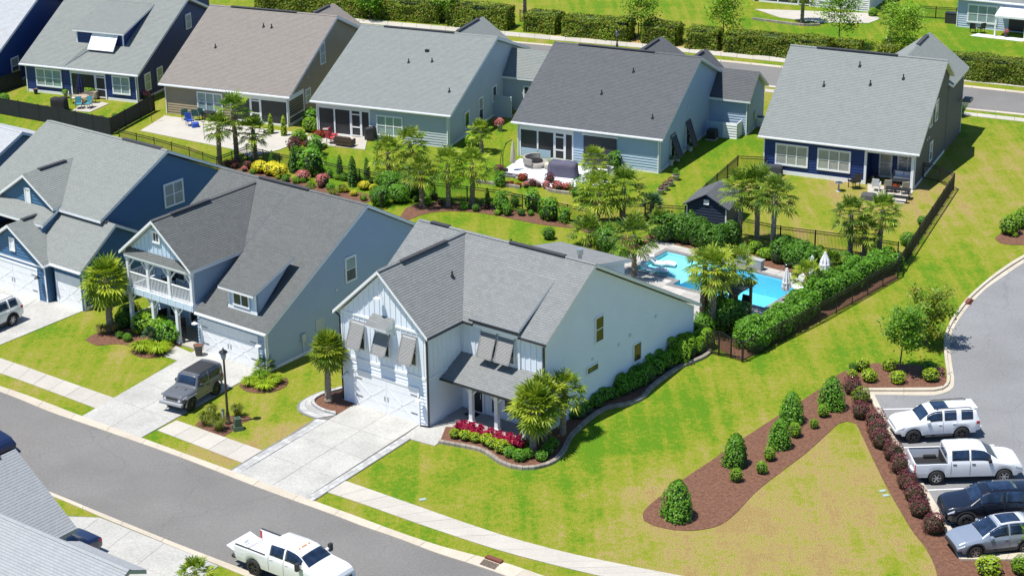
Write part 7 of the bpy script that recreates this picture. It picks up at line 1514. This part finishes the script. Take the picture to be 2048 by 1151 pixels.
b = G(1205, 345); b.z = .05; T = thing('stone_bench', 'grey stone bench under the small patio palm', 'bench', b, -24); MB().box(-.9, .9, -.3, .3, .38, .48).build('seat', PAVER, T); MB().box(-.8, -.5, -.25, .25, 0, .38).build('leg', PAVER, T); MB().box(.5, .8, -.25, .25, 0, .38).build('leg', PAVER, T)
for b, t in (((1342, 330), 'white pot nearest the powder blue corner'), ((1355, 322), 'white pot second along the powder blue side wall'), ((1381, 302), 'white pot farthest along the powder blue side wall')): pot(b, .25, .5, MWHITE, t, 'darkglobe', sz=.4)
for b, t in (((1352, 360), 'dark pot at the end of the lawn path'), ((1340, 372), 'dark pot second on the lawn path'), ((1330, 380), 'dark pot third on the lawn path'), ((1322, 388), 'dark pot nearest the shaggy palm on the lawn path')): pot(b, .3, .42, _M['grey_pot'], t, 'plum' if b[0] < 1345 else 'loose', sz=.4)
ac_unit((1424, 278), -24, 'dark air conditioner by the powder blue service yard'); T = ac_unit((1521, 253), -24, 'pale heat pump at the powder blue garage end', MWHITE)
# navy/grey house terrace
chair((1708, 376), 205, 'black adirondack chair on the navy house lawn', MBLACK, sc=1.25); chair((1752, 382), 160, 'white garden chair at the edge of the grey terrace', MWHITE, z=.05); covered((1737, 398), -24, 1.1, .8, .45, mat('grey_cover', (.07, .07, .075), .8), 'low dark grey covered table at the terrace corner', 'furniture cover', 'covered_table'); chair((1775, 384), 170, 'wicker armchair left on the grey terrace', BRN, CREAM, z=.05); chair((1807, 388), 190, 'wicker armchair right on the grey terrace', BRN, CREAM, z=.05)
table((1795, 396), -22, 1.9, .7, .72, 'dark picnic table on the grey terrace', MBLACK, z=.05); table((1790, 404), -22, 1.9, .3, .44, 'dark bench in front of the picnic table', MBLACK, z=.05, cat='bench', name='picnic_bench'); sofa((1806, 366), -24, 1.7, 'white cushioned sofa inside the corner porch', WICK, MWHITE, z=.05)
pot((1790, 386), .16, .4, MBLACK, 'pot of red flowers on the grey terrace', 'red', .05, sz=.6); b = G(1677, 382); T = thing('bird_bath', 'stone bird bath on the dry lawn', 'bird bath', b); MB().lathe([(.2, 0), (.08, .1), (.06, .6), (.34, .68), (.36, .74), (.3, .7)], n=16).build('pedestal', PAVER, T); MB().cyl((0, 0), .3, .69, .705, 16).build('water', GLASS, T)
covered((1547, 350), -24, 1.4, .5, .85, mat('slate_cover', (.04, .045, .055), .8), 'dark storage grill at the navy wall end', 'grill'); b = G(1750, 366); b.z = .05; T = thing('bicycle', 'dark bicycle upright inside the corner porch', 'bicycle', b, 60)
for x in (-.5, .5): MB().tube([(x + .33 * math.cos(i * math.pi / 8), 0, .34 + .33 * math.sin(i * math.pi / 8)) for i in range(17)], .02, 5).build('wheel', TYRE, T)
MB().tube([(-.5, 0, .34), (-.15, 0, .8), (.4, 0, .82), (.5, 0, .34)], .02, 6).tube([(-.15, 0, .8), (0, 0, .34), (.4, 0, .8)], .02, 6).build('frame', MBLACK, T); MB().box(-.25, 0, -.06, .06, .9, .95).build('saddle', MBLACK, T); MB().bar((.4, -.25, 1.0), (.4, .25, 1.0), .03).build('handlebar', MBLACK, T)
# shed
b = G(1407, 452); T = thing('garden_shed', 'small navy garden shed with dark gable roof', 'shed', b, -24.5); SN = mat('shed_navy', (.018, .028, .06), .6, var=.08)
s0 = WF(T, (-1.35, 0, 0), (1, 0, 0)); s0.wall([(0, 0), (3.1, 0), (3.1, 1.55), (1.55, 2.3), (0, 1.55)], SN); WF(T, (1.75, 0, 0), (0, 1, 0)).wall([(0, 0), (3.2, 0), (3.2, 1.55), (0, 1.55)], SN); WF(T, (1.75, 3.2, 0), (-1, 0, 0)).wall([(0, 0), (3.1, 0), (3.1, 1.55), (1.55, 2.4), (0, 1.55)], SN, lap=False); WF(T, (-1.35, 3.2, 0), (0, -1, 0)).wall([(0, 0), (3.2, 0), (3.2, 1.55), (0, 1.55)], SN, lap=False)
roof(T, [[(.2, -.25, 2.55), (1.98, -.25, 1.55), (1.98, 3.45, 1.55), (.2, 3.45, 2.55)], [(.2, -.25, 2.55), (.2, 3.45, 2.55), (-1.58, 3.45, 1.55), (-1.58, -.25, 1.55)]], SH_D, SN, .08)
for u in (0, 3.0): s0.box('corner_trim', MWHITE, u, u + .1, 0, 1.5, 0, .05)
s0.window(1.38, 1.72, 1.75, 2.05, 1, 1, MWHITE, trim=.03, name='gable_vent')
# pool furniture
for b, a, t in (((1325, 524), 35, 'white in-water lounger nearer the back coping'), ((1309, 537), 35, 'white in-water lounger nearer the house')):
    P0 = G(*b); P0.z = -.2; T = thing('pool_lounger', t, 'lounger', P0, a - 49, 'in-water loungers'); m = MB(); prof = [(-.95, .52), (-.45, .08), (0, .02), (.35, .14), (.95, .04)]
    for (xa, za), (xb, zb_) in zip(prof, prof[1:]): m.hexa([(xa, -.32, za), (xb, -.32, zb_), (xb, .32, zb_), (xa, .32, za), (xa, -.32, za + .12), (xb, -.32, zb_ + .12), (xb, .32, zb_ + .12), (xa, .32, za + .12)])
    m.build('shell', MWHITE, T); MB().box(-.85, -.6, -.2, .2, .58, .66).build('head_pad', mat('white_pad', (.7, .7, .7), .6), T)
closed_umbrella((1571, 602), 2.3, mat('white_canvas', (.72, .72, .73), .7), 'closed white umbrella at the front pool corner', r=.26, z=.05); closed_umbrella((1648, 560), 2.0, _M['white_canvas'], 'closed white umbrella behind the far loungers', r=.34, z=.05); closed_umbrella((1622, 574), 2.2, _M['white_canvas'], 'slim closed white umbrella by the small palm', r=.16, z=.05)
for b, t in (((1605, 588), 'white sun lounger nearest the pool edge'), ((1625, 574), 'white sun lounger in the middle of the row'), ((1642, 566), 'white sun lounger at the far hedge')):
    P0 = G(*b); P0.z = .05; T = thing('sun_lounger', t, 'lounger', P0, -37 + 180, 'loungers at the pool side'); bevel(MB().box(-.95, .35, -.33, .33, .24, .34).build('cushion', MWHITE, T), .03); MB().hexa([(.35, -.33, .24), (.95, -.33, .55), (.95, .33, .55), (.35, .33, .24), (.35, -.33, .34), (.95, -.33, .65), (.95, .33, .65), (.35, .33, .34)]).build('backrest', MWHITE, T)
    for x in (-.85, .3):
        for y in (-.28, .28): MB().box(x - .03, x + .03, y - .03, y + .03, 0, .24).build('leg', MWHITE, T)
# pool bar
b = MW(5.6, 23.9); T = thing('pool_bar', 'wooden pool bar with dark flat roof behind the palms', 'bar', b, M_AZ)
for x in (-1.1, 1.1):
    for y in (-.9, .9): MB().box(x - .08, x + .08, y - .08, y + .08, 0, 2.3).build('post', WOOD, T)
MB().box(-1.4, 1.4, -1.2, 1.2, 2.45, 2.55).build('roof', mat('bar_roof', (.03, .035, .05), .5), T)
for y in (-.9, .9): MB().box(-1.3, 1.3, y - .06, y + .06, 2.3, 2.45).build('beam', WOOD, T)
for x in (-1.2, -.6, 0, .6, 1.2): MB().box(x - .04, x + .04, -1.3, 1.3, 2.36, 2.449).build('rafter', WOOD, T)
MB().box(-1.0, 1.0, -.75, -.25, .9, 1.0).build('counter', DARKWOOD, T); MB().box(-.95, .95, -.6, -.5, .05, .9).build('counter_front', DARKWOOD, T)
for x, t in ((-.5, 'left'), (.5, 'right')): chair(tuple(MW(5.6 + x, 24.9, .05)), M_AZ + 0, 'dark bar stool on the %s side of the pool bar' % t, DARKWOOD, group='stools at the pool bar', z=.05, name='bar_stool', seat_h=.7, arms=False)
# fountain jet pipe
b = G(1580, 545); T = thing('garden_hoop', 'thin metal hoop in the mulch by the pool', 'hoop', b); MB().tube([(-.7, 0, 0), (-.5, 0, .5), (0, 0, .7), (.5, 0, .5), (.7, 0, 0)], .015, 5).build('hoop', CHROME, T); MB().cyl((-.7, 0), .04, 0, .06).build('foot', CHROME, T)
# street furniture
def lamp_post(px, topy, label):
    b = G(*px); h = height_at(b, topy); T = thing('street_lamp', label, 'street lamp', b); MB().lathe([(.2, 0), (.2, .12), (.13, .2), (.11, .7), (.075, .8), (.06, h - .6), (.08, h - .56)], n=12).build('post', mat('bronze_post', (.035, .02, .018), .45), T)
    MB().lathe([(.10, h - .55), (.2, h - .12), (.19, h - .12)], n=8).build('lantern_glass', mat('lantern_glass', (.45, .45, .42), .15), T); k = MB(); k.lathe([(.27, h - .13), (.25, h - .08), (.06, h + .05), (.03, h + .16)], n=8); k.lathe([(.05, h - .6), (.12, h - .55), (.11, h - .53)], n=8)
    for i in range(4): a = i * math.pi / 2 + .4; k.bar((.10 * math.cos(a), .10 * math.sin(a), h - .55), (.2 * math.cos(a), .2 * math.sin(a), h - .12), .018)
    k.build('lantern_cap', MBLACK, T)
lamp_post((456.5, 847), 700, 'dark lantern street lamp beside the off-roader'); lamp_post((1234, 103), 62, 'dark lantern street lamp on the back street')
b = G(476, 858); T = thing('utility_pedestal', 'green utility box in the lamp post bed', 'utility box', b, 20); UG = mat('utility_green', (.06, .10, .06), .6); MB().hexa([(-.3, -.3, 0), (.3, -.3, 0), (.3, .3, 0), (-.3, .3, 0), (-.26, -.26, .25), (.26, -.26, .25), (.26, .26, .25), (-.26, .26, .25)]).build('base', UG, T); bevel(MB().box(-.2, .2, -.2, .2, .25, .75).build('cabinet', UG, T), .03); MB().box(-.08, .08, -.05, .05, .75, .8).build('lid_catch', UG, T)
b = G(447, 839); T = thing('utility_stub', 'pale round utility stub beside the lamp post', 'utility stub', b); MB().cyl((0, 0), .09, 0, .62, 12).build('tube', mat('stub_grey', (.42, .46, .40), .6), T); MB().cyl((0, 0), .1, .62, .68, 12).build('cap', UG, T)
b = G(197, 615); T = thing('gas_bottle_cover', 'green shiny inflatable bag beside the slate blue garage', 'garden bag', b); MB().lathe([(.2, 0), (.32, .3), (.3, .7), (.1, .98), (.14, 1.08)], n=12).build('bag', mat('green_plastic', (.01, .12, .04), .3), T); MB().cyl((0, 0), .1, 1.05, 1.12, 8).build('knot', UG, T)
pot((398, 711), .3, .75, mat('taupe_pot', (.06, .055, .05), .5), 'tall taupe planter at the balcony house garage')
for b, a, t, H0 in (((322, 650), 215, 'black rocking chair on the ground porch', 0), ((361, 668), 200, 'black rocking chair beside the front door', 0)): chair(b, a, t, MBLACK, z=.1, name='rocking_chair', sc=1.15)
NWf = frame(N_O, N_AZ)
for x, y, t in ((-9.6, 1.2, 'black rocking chair on the balcony, left'), (-7.0, 1.2, 'black rocking chair on the balcony, right')): chair(tuple(NWf(x, y, 3.02)), N_AZ, t, MBLACK, z=3.02, name='rocking_chair', sc=1.15)
for px, t in (((1765, 981), 'pale green valve cover in the dry lawn'), ((1772, 990), 'small pale valve cover in the dry lawn'), ((845, 998), 'pale cover plate in the front lawn')):
    b = G(*px); T = thing('valve_cover', t, 'valve cover', b, 20); MB().box(-.2, .2, -.13, .13, 0, .02).build('frame', mat('valve_frame', (.22, .26, .22), .7), T); MB().box(-.17, .17, -.10, .10, .02, .03).build('lid', mat('valve_lid', (.30, .40, .35), .7), T)
# seats beyond the back street
for b, a, t in (((1945, 66), 160, 'dark wicker chair on the far right patio'), ((1962, 66), 200, 'second dark wicker chair on the far right patio')): chair(b, a, t, BRN, MBLACK, z=.05)
for b, a, t in (((2008, 60), 90, 'white dining chair left of the far patio table'), ((2035, 62), 270, 'white dining chair right of the far patio table')): chair(b, a, t, MWHITE, z=.05)
table((2022, 58), 0, 1.1, 1.1, .74, 'white round table under the far patio awning', MWHITE, rnd_=True, z=.05)
pot((2012, 75), .22, .4, MBLACK, 'dark flower pot at the far patio edge', 'rose', .05, sz=.5); b = G(1903, 46); T = thing('deck_box', 'dark storage box at the periwinkle house corner', 'storage box', b, -25); MB().box(-.6, .6, -.4, .4, 0, 1.0).build('box', PLAS, T); MB().box(-.63, .63, -.43, .43, 1.0, 1.06).build('lid', MBLACK, T)
